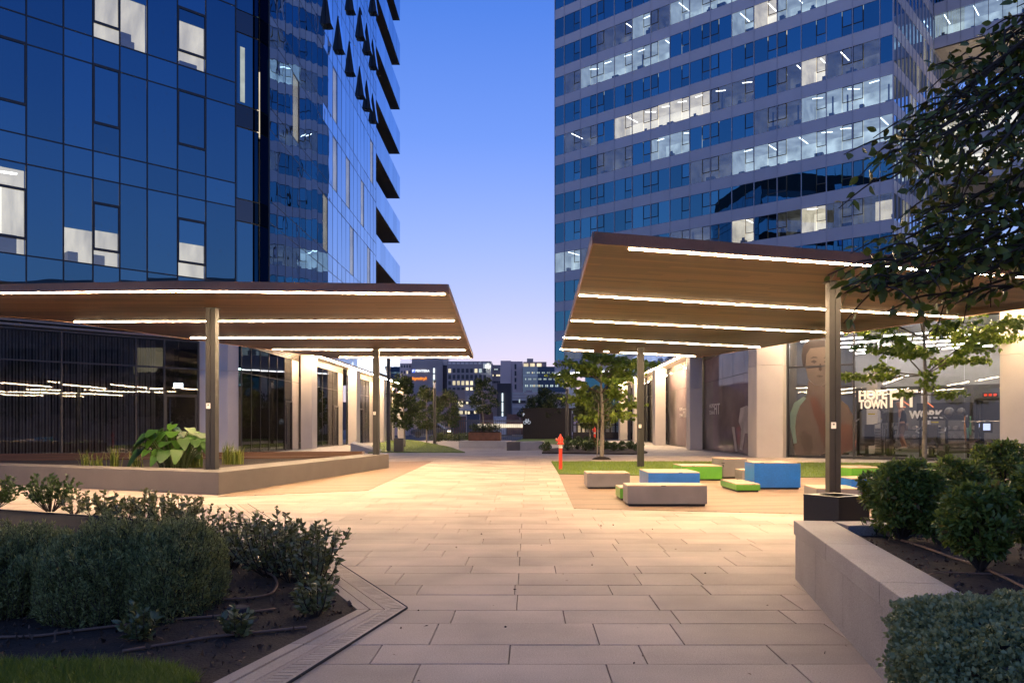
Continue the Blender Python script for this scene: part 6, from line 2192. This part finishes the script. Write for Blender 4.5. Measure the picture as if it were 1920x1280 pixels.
# trees beyond the plaza
FT = [(759, 838, 3.8, .80, 'fuller young tree on the far lawn beside the litter bin', 3, .30),
      (800, 829, 3.85, 1.1, 'young tree behind the lamp post on the far lawn', 4, .28),
      (842, 824, 4.2, 1.2, 'slim dark tree behind the second lamp post', 5, .3),
      (1003, 822, 3.9, 1.35, 'small tree before the white bicycle sign', 7, .35),
      (1024, 821.5, 4.7, 1.1, 'thin tree with pale trunk before the bicycle shelter', 8, .5),
      (1043, 822.5, 4.1, 1.4, 'tree beside the lamp post before the bicycle shelter', 9, .35),
      (1106, 832, 3.3, 1.2, 'dark tree before the purple bicycle sign', 10, .32),
      (1121, 832, 3.6, 1.2, 'dark tree behind the lit young tree', 11, .35)]
for px, py, h, r, lb, sd, fs in FT:
    b = G(px, py)
    tree(lb, (b.x, b.y, 0), h, r, .05, .17, 3400, 'leaf_far', 'bark_pale', fs, 200 + sd, group='young trees beyond the plaza', clumps=26)
b = G(905, 838)
tree('young tree with two leafy clumps in the rusty steel planter', (b.x, b.y + .9, .9), 2.85, .75, .04, .12, 2400, 'leaf_far', 'bark_pale', .36, 31, clumps=22)

# big tree at the right: its trunk stands outside the frame, its branches hang into it
big = thing('tree', 'large dark leaved tree overhanging from beyond the frame', 'tree', (4.75, 5.0, SZ))
tb = Vector((4.75, 5.0, SZ))
tk = catmull([tb, tb + Vector((-.05, .05, 1.2)), tb + Vector((-.25, 0, 2.4)), tb + Vector((-.5, .1, 3.8))], 6)
MB().tube(tk, [.12 - .07 * i / len(tk) for i in range(len(tk))], 10).build('trunk', 'bark', big, smooth=True)
brs = MB(); pos, dirs = [], []
rb = random.Random(77)
def limb(px, py, dy, start, wob=.12, sub=9, dens=11, reach=.38):
    """branch from the trunk out to where the photograph shows its end"""
    end = P(px, py, dy)
    s0 = tk[min(start, len(tk) - 1)]
    mid = lerp(s0, end, .5) + Vector((0, 0, .16)) + Vector((rb.gauss(0, wob), rb.gauss(0, wob), 0)) * .4
    cp = catmull([s0, mid, end], 7)
    brs.tube(cp, [.02 - .016 * i / len(cp) for i in range(len(cp))], 6)
    for k in range(sub):
        i = int(len(cp) * (.42 + .58 * k / sub)); i = min(i, len(cp) - 2)
        a = rb.uniform(0, 6.28)
        dv = (cp[i + 1] - cp[i]).normalized()
        d = (dv * 1.0 + Vector((math.cos(a), math.sin(a), rb.uniform(-.35, .45)))).normalized()
        L_ = reach * rb.uniform(.5, 1.15)
        tw_ = [cp[i], cp[i] + d * L_ * .5 + Vector((0, 0, .02)), cp[i] + d * L_ + Vector((0, 0, -.10 * L_))]
        tw_ = catmull(tw_, 4)
        brs.tube(tw_, [.008 - .006 * q / len(tw_) for q in range(len(tw_))], 4)
        n = int(dens * rb.uniform(.6, 1.3))
        for j in range(n):
            x = (.15 + .85 * j / n) * (len(tw_) - 1.001); q = int(x)
            p = lerp(tw_[q], tw_[q + 1], x - q); ax = (tw_[q + 1] - tw_[q]).normalized()
            ra = Vector((rb.gauss(0, 1), rb.gauss(0, 1), rb.gauss(0, .6)))
            pos.append(p + ra * .02); dirs.append(ra.normalized() * .9 + ax * .7 + Vector((0, 0, -.12)))
for px, py, dy, st in ((1840, 95, 4.9, 20), (1900, 120, 5.2, 20), (1780, 200, 4.6, 18), (1830, 160, 5.3, 19), (1890, 190, 4.6, 18), (1700, 285, 4.5, 16), (1670, 335, 4.7, 15), (1740, 260, 5.0, 17), (1800, 280, 4.5, 17), (1870, 270, 5.1, 17), (1760, 330, 4.6, 15), (1830, 340, 4.8, 15), (1900, 340, 4.4, 15), (1780, 395, 4.9, 13), (1860, 400, 4.6, 13), (1915, 420, 5.0, 12), (1740, 450, 4.6, 12), (1690, 480, 4.4, 11), (1650, 500, 4.3, 11), (1640, 535, 4.2, 10), (1700, 525, 4.5, 10), (1760, 490, 4.8, 11), (1820, 470, 4.5, 11), (1860, 510, 4.7, 10), (1910, 470, 4.2, 11), (1920, 250, 4.5, 17), (1615, 548, 4.2, 10), (1800, 528, 4.3, 10), (1880, 545, 4.4, 9), (1705, 545, 4.3, 10), (1650, 470, 4.5, 12), (1810, 235, 4.7, 18), (1790, 310, 4.4, 16), (1720, 420, 4.5, 13), (1850, 300, 4.3, 16), (1770, 560, 4.4, 9), (1845, 450, 4.3, 12), (1630, 515, 4.4, 11), (1658, 300, 4.6, 16), (1665, 318, 4.4, 15), (1690, 258, 4.8, 17), (1722, 240, 4.6, 17), (1668, 540, 4.5, 10), (1775, 150, 4.8, 19), (1880, 80, 5.0, 20), (1760, 430, 4.4, 12), (1930, 60, 5.0, 20), (1750, 375, 5.2, 14), (1850, 230, 5.0, 18)):
    limb(px, py, dy, st)
tag(brs.build('limbs', 'bark_dark', big), None)
pos = np.array([tuple(p) for p in pos]); dirs = np.array([tuple(p) for p in dirs])
v, f = ovate_arrays(pos, dirs, .072 * RNG.uniform(.5, 1.25, len(pos)), .038 * RNG.uniform(.75, 1.25, len(pos)), .2, .2)
mesh_np('crown', v, f, 'leaf_dark', big)

# hedge row along the cross path
hb = thing('planting_bed', 'low mulched bed of small shrubs before the cross path', 'planting bed', G(1110, 850))
HB = [G(1016, 850), G(1022, 843), G(1080, 838), G(1190, 838), G(1214, 849), G(1190, 852)]
MB().prism(HB, -.02, .05).build('soil', 'soil', hb)
for i, px in enumerate((1023, 1064, 1082, 1098, 1113, 1134, 1150, 1166, 1182, 1198)):
    b = G(px, 847 - (i % 3) * 1.5)
    bush('%s small dark shrub from the red hydrant along the cross path bed' % ('first', 'second', 'third', 'fourth', 'fifth', 'sixth', 'seventh', 'eighth', 'ninth', 'tenth')[i], (b.x, b.y, .05), .30 if 0 < i < 6 else .26, .58 if 0 < i < 5 else .36, .06, 800, 'leaf_mid', 300 + i, 'shrubs in the cross path bed', clumps=12)
for i, (px, py, w) in enumerate(((835, 826, .5), (850, 826.5, .55), (868, 827, .6), (884, 826.5, .6), (822, 828, .4))):
    b = G(px, py)
    bush('low dark ground shrub at the %s of the far bed' % ('left part', 'centre left', 'centre', 'right part', 'left end')[i], (b.x, b.y, .03), w * 1.3, .5, .09, 700, 'leaf_far', 340 + i, 'low shrubs of the far bed', clumps=10)
# ------------------------------------------------------------------ lamp posts, low walls, planters beyond the canopies
surf('lamp_black', (.025, .025, .028), .45, var=.1)
surf('lamp_frost', (.55, .55, .60), .4)
surf('corten', (.14, .06, .035), .8, var=.25, scale=4)
surf('stone_far', (.40, .385, .36), .75, var=.1, scale=2)
def lamp_post(label, px, base_y, top_y, r, y=None, spike=False):
    b = G(px, base_y)
    h = H - (top_y - HY) * b.y / F
    t = thing('lamp_post', label, 'lamp post', b, 'slim dark lamp posts')
    MB().lathe(b, [(r * 1.1, 0), (r, .3), (r * .9, h - .5)], 10).build('pole', 'lamp_black', t)
    MB().lathe((b.x, b.y, 0), [(r * 2.2, 0), (r * 2.2, .03), (r * 1.2, .05)], 12).build('base_flange', 'lamp_black', t)
    MB().lathe((b.x, b.y, h - .5), [(r * .8, 0), (r * .8, .36)], 10).build('lamp_glass', 'lamp_frost', t)
    MB().lathe((b.x, b.y, h - .14), [(r, 0), (r, .1), (r * .3, .14)], 10).build('cap', 'lamp_black', t)
lamp_post('tall thick black lamp post at the edge of the left canopy', 728.5, 846.5, 560, .085)
lamp_post('dark lamp post before the dark building with a pale head', 815, 832, 713, .10)
lamp_post('thin grey lamp post behind the second one', 847, 821, 735, .11)
lamp_post('black lamp post beside the lit young tree', 1063.5, 835, 713, .10)
lamp_post('slim far lamp post near the right columns', 1186, 822, 727, .07)

w = thing('wedge_wall', 'low sloping concrete wall at the foot of the second post', 'wall', G(675, 847))
a, b, c, d = G(657, 848), G(712, 849), G(716, 845), G(664, 842)
MB().face_strip([a, b, c, d, a + Vector((0, 0, .40)), b + Vector((0, 0, .06)), c + Vector((0, 0, .06)), d + Vector((0, 0, .40))],
                [(3, 2, 1, 0), (4, 5, 6, 7), (0, 1, 5, 4), (1, 2, 6, 5), (2, 3, 7, 6), (3, 0, 4, 7)]).build('body', 'concrete', w, bevel=.01)
pl = thing('stone_bench', 'low pale stone bench wall around the rusty steel planter', 'bench', G(905, 840))
q0, q1 = G(860, 839.5), G(950, 840)
MB().prism([q0, q1, q1 + Vector((.2, 2.6, 0)), q0 + Vector((.15, 2.6, 0))], 0, .36).build('body', 'stone_far', pl, bevel=.01)
ct = thing('steel_planter', 'dark rusty steel planter on the pale stone bench', 'planter', (q0 + Vector((.6, 1.2, .36))))
c0, c1 = q0 + Vector((.45, .75, 0)), q1 + Vector((-.35, .75, 0))
MB().prism([c0, c1, c1 + Vector((0, 1.5, 0)), c0 + Vector((0, 1.5, 0))], .362, .80).build('box', 'corten', ct)
MB().prism([c0 + Vector((.05, .05, 0)), c1 + Vector((-.05, .05, 0)), c1 + Vector((-.05, 1.45, 0)), c0 + Vector((.05, 1.45, 0))], .802, .85).build('soil', 'soil', ct)
for i in range(4):
    p = lerp(c0, c1, .2 + i * .22) + Vector((0, .7, .85))
    bush('small plant in the steel planter, %s' % ('at its left end', 'left of the trunk', 'right of the trunk', 'at its right end')[i], p, .3, .42, .07, 420, 'leaf_far', 360 + i, 'plants in the steel planter', clumps=8)
p2 = thing('stone_bench', 'second pale stone bench on the far side of the path', 'bench', G(985, 843))
q0, q1 = G(950, 844.5), G(1018, 843)
MB().prism([q0, lerp(q0, q1, .36), lerp(q0, q1, .36) + Vector((.1, 1.3, 0)), q0 + Vector((.05, 1.3, 0))], 0, .40).build('body', 'seat_stone', p2, bevel=.01)
MB().prism([lerp(q0, q1, .365), q1, q1 + Vector((.1, 1.3, 0)), lerp(q0, q1, .365) + Vector((.1, 1.3, 0))], 0, .40).build('body', 'stone_far', p2, bevel=.01)

# ------------------------------------------------------------------ bicycle shelter: dark slatted screens with signs
surf('shelter_dark', (.013, .011, .016), .7, var=.15)
surf('mesh_grey', (.34, .34, .36), .6)
glow('sign_white', (.80, .86, 1.0), .70, False)
glow('sign_purple', (.60, .36, .85), .34, False)
glow('sign_yellow', (1.0, .78, .22), .55, False)
BF = Fac((-.6, 71.5), (1.0, -.045), (-.045, -1.0))
bs = thing('bicycle_shelter', 'dark slatted bicycle shelter with coloured bicycle signs', 'shelter', BF.pt(7, 0))
sL, sR = BF.s_of(980), BF.s_of(1230)
zt = 2.72
def slat_wall(s0, s1, z0, z1, pitch=.17):
    n = int((s1 - s0) / pitch)
    me = box_mesh('slat', pitch * .72, .06, z1 - z0, 'shelter_dark')
    for k in range(n):
        c = BF.pt(s0 + (k + .5) * pitch, (z0 + z1) / 2, -.03)
        piece('slat', me, bs, c, (0, 0, BF.ang))
sM = BF.s_of(1072)
m = MB(); BF.mb(m, sL, sM, 0, zt, -.2, -.1); m.build('back_panel', 'shelter_dark', bs)
slat_wall(sL, sM, 0.05, zt)
for px0, px1 in ((1074, 1106), (1108, 1131), (1134, 1174), (1177, 1228)):
    s0, s1 = BF.s_of(px0), BF.s_of(px1)
    m = MB()
    BF.mb(m, s0, s1, 0, .62, -.08, 0); BF.mb(m, s0, s1, 2.32, zt, -.08, 0)
    n = 4
    for k in range(n + 1):
        s = s0 + (s1 - s0) * k / n
        BF.mb(m, s - .07, s + .07, .62, 2.32, -.07, -.005)
    BF.mb(m, s0, s1, 1.25, 1.33, -.06, -.01)
    m.build('gate_frame', 'shelter_dark', bs)
    g = MB()
    k = s0
    while k < s1:
        BF.mb(g, k, k + .03, .62, 2.32, -.14, -.12); k += .12
    for z in np.arange(.7, 2.3, .16):
        BF.mb(g, s0, s1, z, z + .03, -.12, -.105)
    tag(g.build('wire_mesh', 'mesh_grey', bs), kind='stuff')
m = MB(); BF.mb(m, sL, sR, zt, zt + .08, -6, .05); m.build('roof', 'shelter_dark', bs)
def bike_sign(px, py, k, mat):
    c = BF.hit(px, py, .03)
    s = k * c.y / F
    U_ = BF.u
    def q(x, z):
        return c + U_ * (x * s) + Vector((0, 0, z * s))
    m = MB()
    for x in (-4.6, 4.6):
        ring = [q(x + 3.4 * math.cos(a), -2.4 + 3.4 * math.sin(a)) for a in np.linspace(0, 6.283, 17)]
        m.tube(ring, .45 * s, 5)
    for a, b in (((-4.6, -2.4), (-2.2, 3.0)), ((-2.2, 3.0), (3.2, 3.4)), ((3.2, 3.4), (4.6, -2.4)), ((-2.6, 2.2), (.4, -2.4)), ((.4, -2.4), (3.2, 2.6)), ((-4.6, -2.4), (.4, -2.4)), ((-3.4, 4.6), (-1.0, 4.6)), ((-2.2, 4.6), (-2.2, 3.0)), ((3.2, 3.4), (2.8, 5.2)), ((2.8, 5.2), (4.6, 5.2))):
        m.tube([q(*a), q(*b)], .45 * s, 5)
    m.build('bicycle_symbol', mat, bs)
    o = BF.text(bs, 'letters', 'P', mat, px - 7.5, px - 4.5, py - 10, 5, .03, .01)
bike_sign(988, 789.5, .82, 'sign_white')
bike_sign(1083, 788.5, .90, 'sign_purple')
bike_sign(1184, 788, .92, 'sign_yellow')

# road edge fence and site hoarding beyond
surf('fence_steel', (.10, .11, .14), .5, metal=.4)
fe = thing('road_fence', 'slim dark railing along the far road', 'fence', (-8, 70, 0))
FF = Fac((-13.5, 70.5), (1, 0), (0, -1))
for z in (.25, 1.6):
    m = MB(); FF.mb(m, 0, 13.0, z, z + .06, -.03, .03); m.build('rail', 'fence_steel', fe)
me = box_mesh('baluster', .04, .04, 1.75, 'fence_steel')
for k in range(72):
    piece('baluster', me, fe, FF.pt(k * .18, .86, 0))
surf('hoard_rust', (.22, .11, .08), .8, var=.4, scale=.8)
surf('hoard_tan', (.42, .34, .24), .8, var=.3, scale=.8)
surf('car_blue', (.03, .05, .10), .3, coat=.5)
glow('site_light', (1.0, .85, .62), 1.1, False, .5, .4)
glow('site_glow', (1.0, .72, .38), .50, False, .6, .5)
st = thing('site_hoarding', 'lit building site front of coloured panels behind the far fence', 'hoarding', (-6, 112, 0))
HFc = Fac((-26, 112), (1, 0), (0, -1))
for k in range(14):
    s0 = HFc.s_of(850) + k * 1.9
    mt = ('hoard_rust', 'hoard_tan', 'site_glow', 'hoard_tan', 'site_glow')[k % 5]
    if k < 5: mt = ('hoard_rust', 'fence_steel', 'hoard_rust', 'lamp_frost', 'hoard_rust')[k]
    HFc.slab(st, 'panel', mt, s0, s0 + 1.82, 0, 2.6 + .3 * (k % 3), 0, .1)
m = MB(); HFc.mb(m, HFc.s_of(895), HFc.s_of(985), 1.0, 1.5, .05, .15); m.build('light_band', 'site_light', st)

# parked car far left
pc = G(800, 816)
car = thing('parked_car', 'dark car with lit headlamps parked beyond the far lawn', 'car', (-10.0, 82, -.1))
cx, cy = -10.0, 82.0
prof = [(-2.1, .35), (-2.1, .75), (-1.5, .9), (-.9, 1.42), (.7, 1.45), (1.4, .95), (2.1, .8), (2.15, .35)]
m = MB()
k = len(prof)
m.face_strip([(cx + x, cy - .85, z) for x, z in prof] + [(cx + x, cy + .85, z) for x, z in prof], [tuple(range(k)), tuple(reversed(range(k, 2 * k)))] + [((i + 1) % k, i, k + i, k + (i + 1) % k) for i in range(k)])
m.build('body', 'car_blue', car, bevel=.06)
for e in (-1.3, 1.35):
    MB().tube([(cx + e, cy - .9, .32), (cx + e, cy - .65, .32)], .33, 16).build('wheel', 'lamp_black', car)
MB().face_strip([(cx - 1.25, cy - .87, .95), (cx - .85, cy - .86, 1.34), (cx + .6, cy - .86, 1.36), (cx + 1.15, cy - .87, .98)], [(0, 1, 2, 3)]).build('side_window', 'glass_black', car)
glow('headlamp', (1.0, .85, .6), 6.0, False)
MB().box((cx + 1.9, cy - .86, .66), (.35, .04, .14)).build('headlight', 'headlamp', car)

# ------------------------------------------------------------------ buildings far behind
surf('far_concrete', (.70, .55, .48), .8, var=.06, scale=.2)
surf('far_mauve', (.80, .58, .52), .8, var=.05, scale=.2)
surf('far_grey', (.46, .36, .32), .8, var=.08, scale=.2)
surf('far_dark', (.10, .08, .085), .7, var=.1, scale=.2)
surf('far_white', (.80, .68, .60), .7, var=.05, scale=.3)
surf('far_tan', (.55, .37, .30), .8, var=.08, scale=.3)
surf('far_pane', (.035, .035, .05), .3)
mirror_glass('far_glass', (.35, .46, .58), .45, (.02, .03, .045), edge=.3, vary=.2)
glow('far_lit', (1.0, .86, .58), .95, False, .4, .3)
glow('far_lit_cool', (.78, .95, .95), .60, False, .5, .3)
glow('far_tube', (.75, .92, 1.0), 1.6, False)
glow('sign_kyn', (1.0, .30, .04), 1.3, False)
glow('sign_pen', (.85, .92, 1.0), 1.5, False)
glow('sign_pen_blue', (.12, .22, 1.0), 1.2, False)

class Far:
    """a frontal block at depth y between pixel columns"""
    def __init__(self, label, y, px0, px1, top, mat, depth=20, base=None, group='buildings far behind the plaza'):
        self.y = y
        self.f = Fac((0, y), (1, 0), (0, -1))
        a, b = self.f.hit(px0, top), self.f.hit(px1, top)
        self.t = thing('far_building', label, 'building', ((a.x + b.x) / 2, y, 0), group)
        MB().prism([(a.x, y), (b.x, y), (b.x, y + depth), (a.x, y + depth)], -.5, a.z).build('wall', mat, self.t)
        self.top = a.z
    def block(self, name, mat, px0, px1, py0, py1, d=.0, th=.4):
        a, b = self.f.hit(px0, py0), self.f.hit(px1, py1)
        m = MB(); self.f.mb(m, a.x, b.x, b.z, a.z, d - th, d); return m.build(name, mat, self.t)
    def windows(self, px0, px1, rows, n, wf, lit=(), cool=(), pane='far_pane'):
        for r, (y0, y1) in enumerate(rows):
            for k in range(n):
                w = (px1 - px0) / n
                a = px0 + w * (k + .5 - wf / 2); b = a + w * wf
                mt = 'far_lit' if (r, k) in lit else 'far_lit_cool' if (r, k) in cool else pane
                p, q = self.f.hit(a, y0), self.f.hit(b, y1)
                self.f.slab(self.t, 'window', mt, p.x, q.x, q.z, p.z, .06, .1)

A = Far('grey tower block carrying the two lit company signs', 235, 772, 830, 662, 'far_grey', 18)
A.block('side_wing', 'far_dark', 830.2, 838, 684, 740, -1, 8)
A.block('light_slot', 'far_tube', 812.5, 815.3, 690, 699, .2, .3)
A.block('light_slot', 'far_tube', 812.5, 815.3, 702, 711, .2, .3)
A.block('light_slot', 'far_tube', 812.5, 815.3, 713, 722, .2, .3)
A.f.text(A.t, 'letters', 'PENTERA', 'sign_pen', 779, 805.5, 697, 4.2, .3, .03)
A.block('logo_plate', 'sign_pen_blue', 772.6, 778, 692.3, 698.3, .2, .2)
A.block('logo_mark', 'sign_pen', 773.5, 777.2, 693.0, 693.9, .32, .1); A.block('logo_mark', 'sign_pen', 773.5, 777.2, 694.9, 695.7, .32, .1); A.block('logo_mark', 'sign_pen', 773.5, 774.4, 693.9, 697.6, .33, .1)
A.f.text(A.t, 'letters', 'kyndryl', 'sign_kyn', 773, 799.5, 711.5, 5.0, .3, .05)
Bq = Far('pale office block with small square windows left of the sign tower', 236, 740, 771.5, 681, 'far_mauve', 14)
Bq.windows(741, 771, [(684, 689), (695, 700.5), (706, 712), (718, 724), (730, 736)], 6, .5, {(2, 1), (3, 3), (1, 4)}, {(0, 0)})
Cq = Far('long office block with rows of square windows and open roof frame', 232, 838.3, 921, 677, 'far_grey', 16)
Cq.windows(839, 912, [(679, 682.6)], 9, .72, pane='far_white')
Cq.windows(839, 913, [(691, 698.5), (702.5, 710.5), (714, 721.5), (726, 731.5)], 9, .62, {(0, 0), (0, 6), (2, 1), (2, 2), (2, 3), (2, 4), (3, 4), (3, 5), (2, 5)}, {(0, 7)})
Cq.block('roof_sign', 'far_white', 906, 917, 681, 691, .3, .2)
fl_ = A.f
sl = thing('floodlight', 'small bright floodlight at the corner of the windowed office block', 'lamp', Cq.f.hit(916, 687))
p = Cq.f.hit(915.5, 687, .6)
glow('flood_white', (.8, 1.0, .95), 30.0, False)
MB().lathe((p.x, p.y, p.z - .35), [(.05, 0), (.35, .15), (.35, .5), (.05, .65)], 12).build('lamp', 'flood_white', sl)
MB().box((p.x, p.y + .3, p.z), (.1, .5, .1)).build('bracket', 'lamp_black', sl)
Dq = Far('low recessed block with a few bright windows between the two taller ones', 240, 921.5, 938, 684, 'far_grey', 12)
Dq.windows(922, 938, [(691.5, 693), (702, 705), (714, 718)], 4, .8, {(1, 0), (1, 2), (1, 3)}, {(0, 1), (0, 2)})
Eq = Far('pale mauve windowless stair tower', 205, 938.5, 958, 676, 'far_mauve', 16)
Eq.block('side_face', 'far_mauve', 958.2, 980, 677, 740, -.4, 14)
for y0, y1 in ((682, 692), (695, 704), (708, 716), (720, 729)):
    Eq.block('window', 'far_pane', 964.8, 968, y0, y1, -.3, .12)
Fq = Far('glass office block with rows of small lights and a lit roof terrace', 203, 980.3, 1066, 687, 'far_glass', 16)
Fq.block('roof_room', 'far_tan', 981, 1025, 677, 686.7, -2, 8)
for a in (982, 994, 1007):
    Fq.block('lit_window', 'far_lit', a, a + 8.5, 680, 686, -1.9, .1)
Fq.block('water_tank', 'far_grey', 988, 1000, 669.5, 676.8, -4, 3)
Fq.windows(984, 1066, [(697, 700), (709, 712), (721, 725)], 26, .6, {(0, 4), (2, 5), (2, 8)}, {(r, k) for r in range(3) for k in range(24) if (k * 7 + r * 5) % 3}, 'far_glass')
Fq.block('floor_band', 'far_glass', 980.5, 1066, 702.5, 705.5, .1, .2); Fq.block('floor_band', 'far_glass', 980.5, 1066, 715, 718, .1, .2)
Gq = Far('low banded building with long window strip behind the bicycle shelter', 150, 958.5, 1075, 735, 'far_concrete', 14)
for y0, y1 in ((736, 739.5), (741, 745), (747, 750.5), (761, 765)):
    Gq.block('cladding_band', 'far_white', 958.6, 1075, y0, y1, .12, .15)
Gq.block('window_strip', 'far_pane', 959, 985.5, 750.8, 755.5, .1, .1)
for a, b in ((1002, 1006), (1009, 1018), (973, 975)):
    Gq.block('lit_window', 'far_lit_cool', a, b, 748.5, 754.5, .2, .1)
Gq.block('roof_plant', 'far_grey', 985, 998, 730, 735, -3, 4)
Hq = Far('dark blue windowless volume with a vertical light tube', 128, 932, 958.3, 718.5, 'far_dark', 10)
Hq.block('light_tube', 'far_tube', 941, 943.4, 737, 783, .3, .3)
for y in (752.5, 772):
    Hq.block('tube_bracket', 'far_dark', 938, 946, y, y + 1.6, .5, .3)
Iq = Far('pink brown low campus wing with a gable', 131, 905, 931.8, 733, 'far_tan', 10)
Jq = Far('low campus wing with lit ribbon windows', 133, 857, 904.8, 741, 'far_white', 12)
Jq.block('upper_wall', 'far_tan', 838, 872, 731, 748, .5, 6)
Jq.block('ribbon_window', 'far_pane', 858, 904, 751.5, 757.5, .1, .1); Jq.block('ribbon_window', 'far_pane', 858, 904, 769.5, 776, .1, .1)
for a, b, y0, y1 in ((859, 868, 752, 762), (874, 878, 753, 757), (893, 899, 754, 757), (858.5, 868, 770, 776), (872, 875, 770, 776), (877, 881, 771, 776), (889, 893, 770, 775)):
    Jq.block('lit_window', 'far_lit', a, b, y0, y1, .2, .08)
Kq = Far('brown mauve wing with a sloping stair line left of the ribbon windows', 134, 820, 856.8, 733, 'far_tan', 10)
Lq = Far('pale gridded facade glimpsed between left tower and trees', 150, 738, 760, 716, 'far_mauve', 10)
Lq.windows(739, 760, [(720 + k * 9, 726 + k * 9) for k in range(8)], 5, .5, {(5, 2), (6, 1), (7, 0), (7, 2)}, {(4, 3), (6, 3)})
Mq = Far('small pale site cabin beyond the far lawn', 100, 744, 757, 788, 'far_white', 4)
Mq.block('window', 'far_lit_cool', 746, 753, 790, 799, .1, .08)
# low wooded rise closing the horizon
tag(MB().prism([(-500, 420), (500, 420), (500, 520), (-500, 520)], -1, lambda x, y: 14 + 3 * math.sin(x * .02)).build('hills', 'far_dark'), 'low dark rise behind the far buildings', 'hill', kind='structure')

# neighbouring block out of the frame: the shop glass mirrors it
nb = thing('neighbour_block', 'dark low office block standing outside the picture, mirrored in the shop glass', 'building', (40, -8, 0))
MB().prism([(33, -45), (60, -45), (60, 17), (33, 17)], 0, 15).build('wall', 'far_grey', nb)
NBF = Fac((33, 17), (0, -1), (-1, 0))
for r_ in range(3):
    for k in range(15):
        NBF.slab(nb, 'window', 'far_lit' if (r_ * 5 + k * 3) % 11 == 0 else 'far_pane', k * 4 + .6, k * 4 + 3.2, 2.2 + r_ * 4.2, 4.4 + r_ * 4.2, .05, .08)
for k in range(7):
    tree('%s street tree from the gym, outside the picture before the neighbouring block' % ('first', 'second', 'third', 'fourth', 'fifth', 'sixth', 'seventh')[k], (27.5 + (k % 2), 12 - k * 7, 0), 6.5, 2.6, .12, .3, 1500, 'leaf_far', 'bark', .3, 400 + k, group='street trees outside the picture', clumps=20)
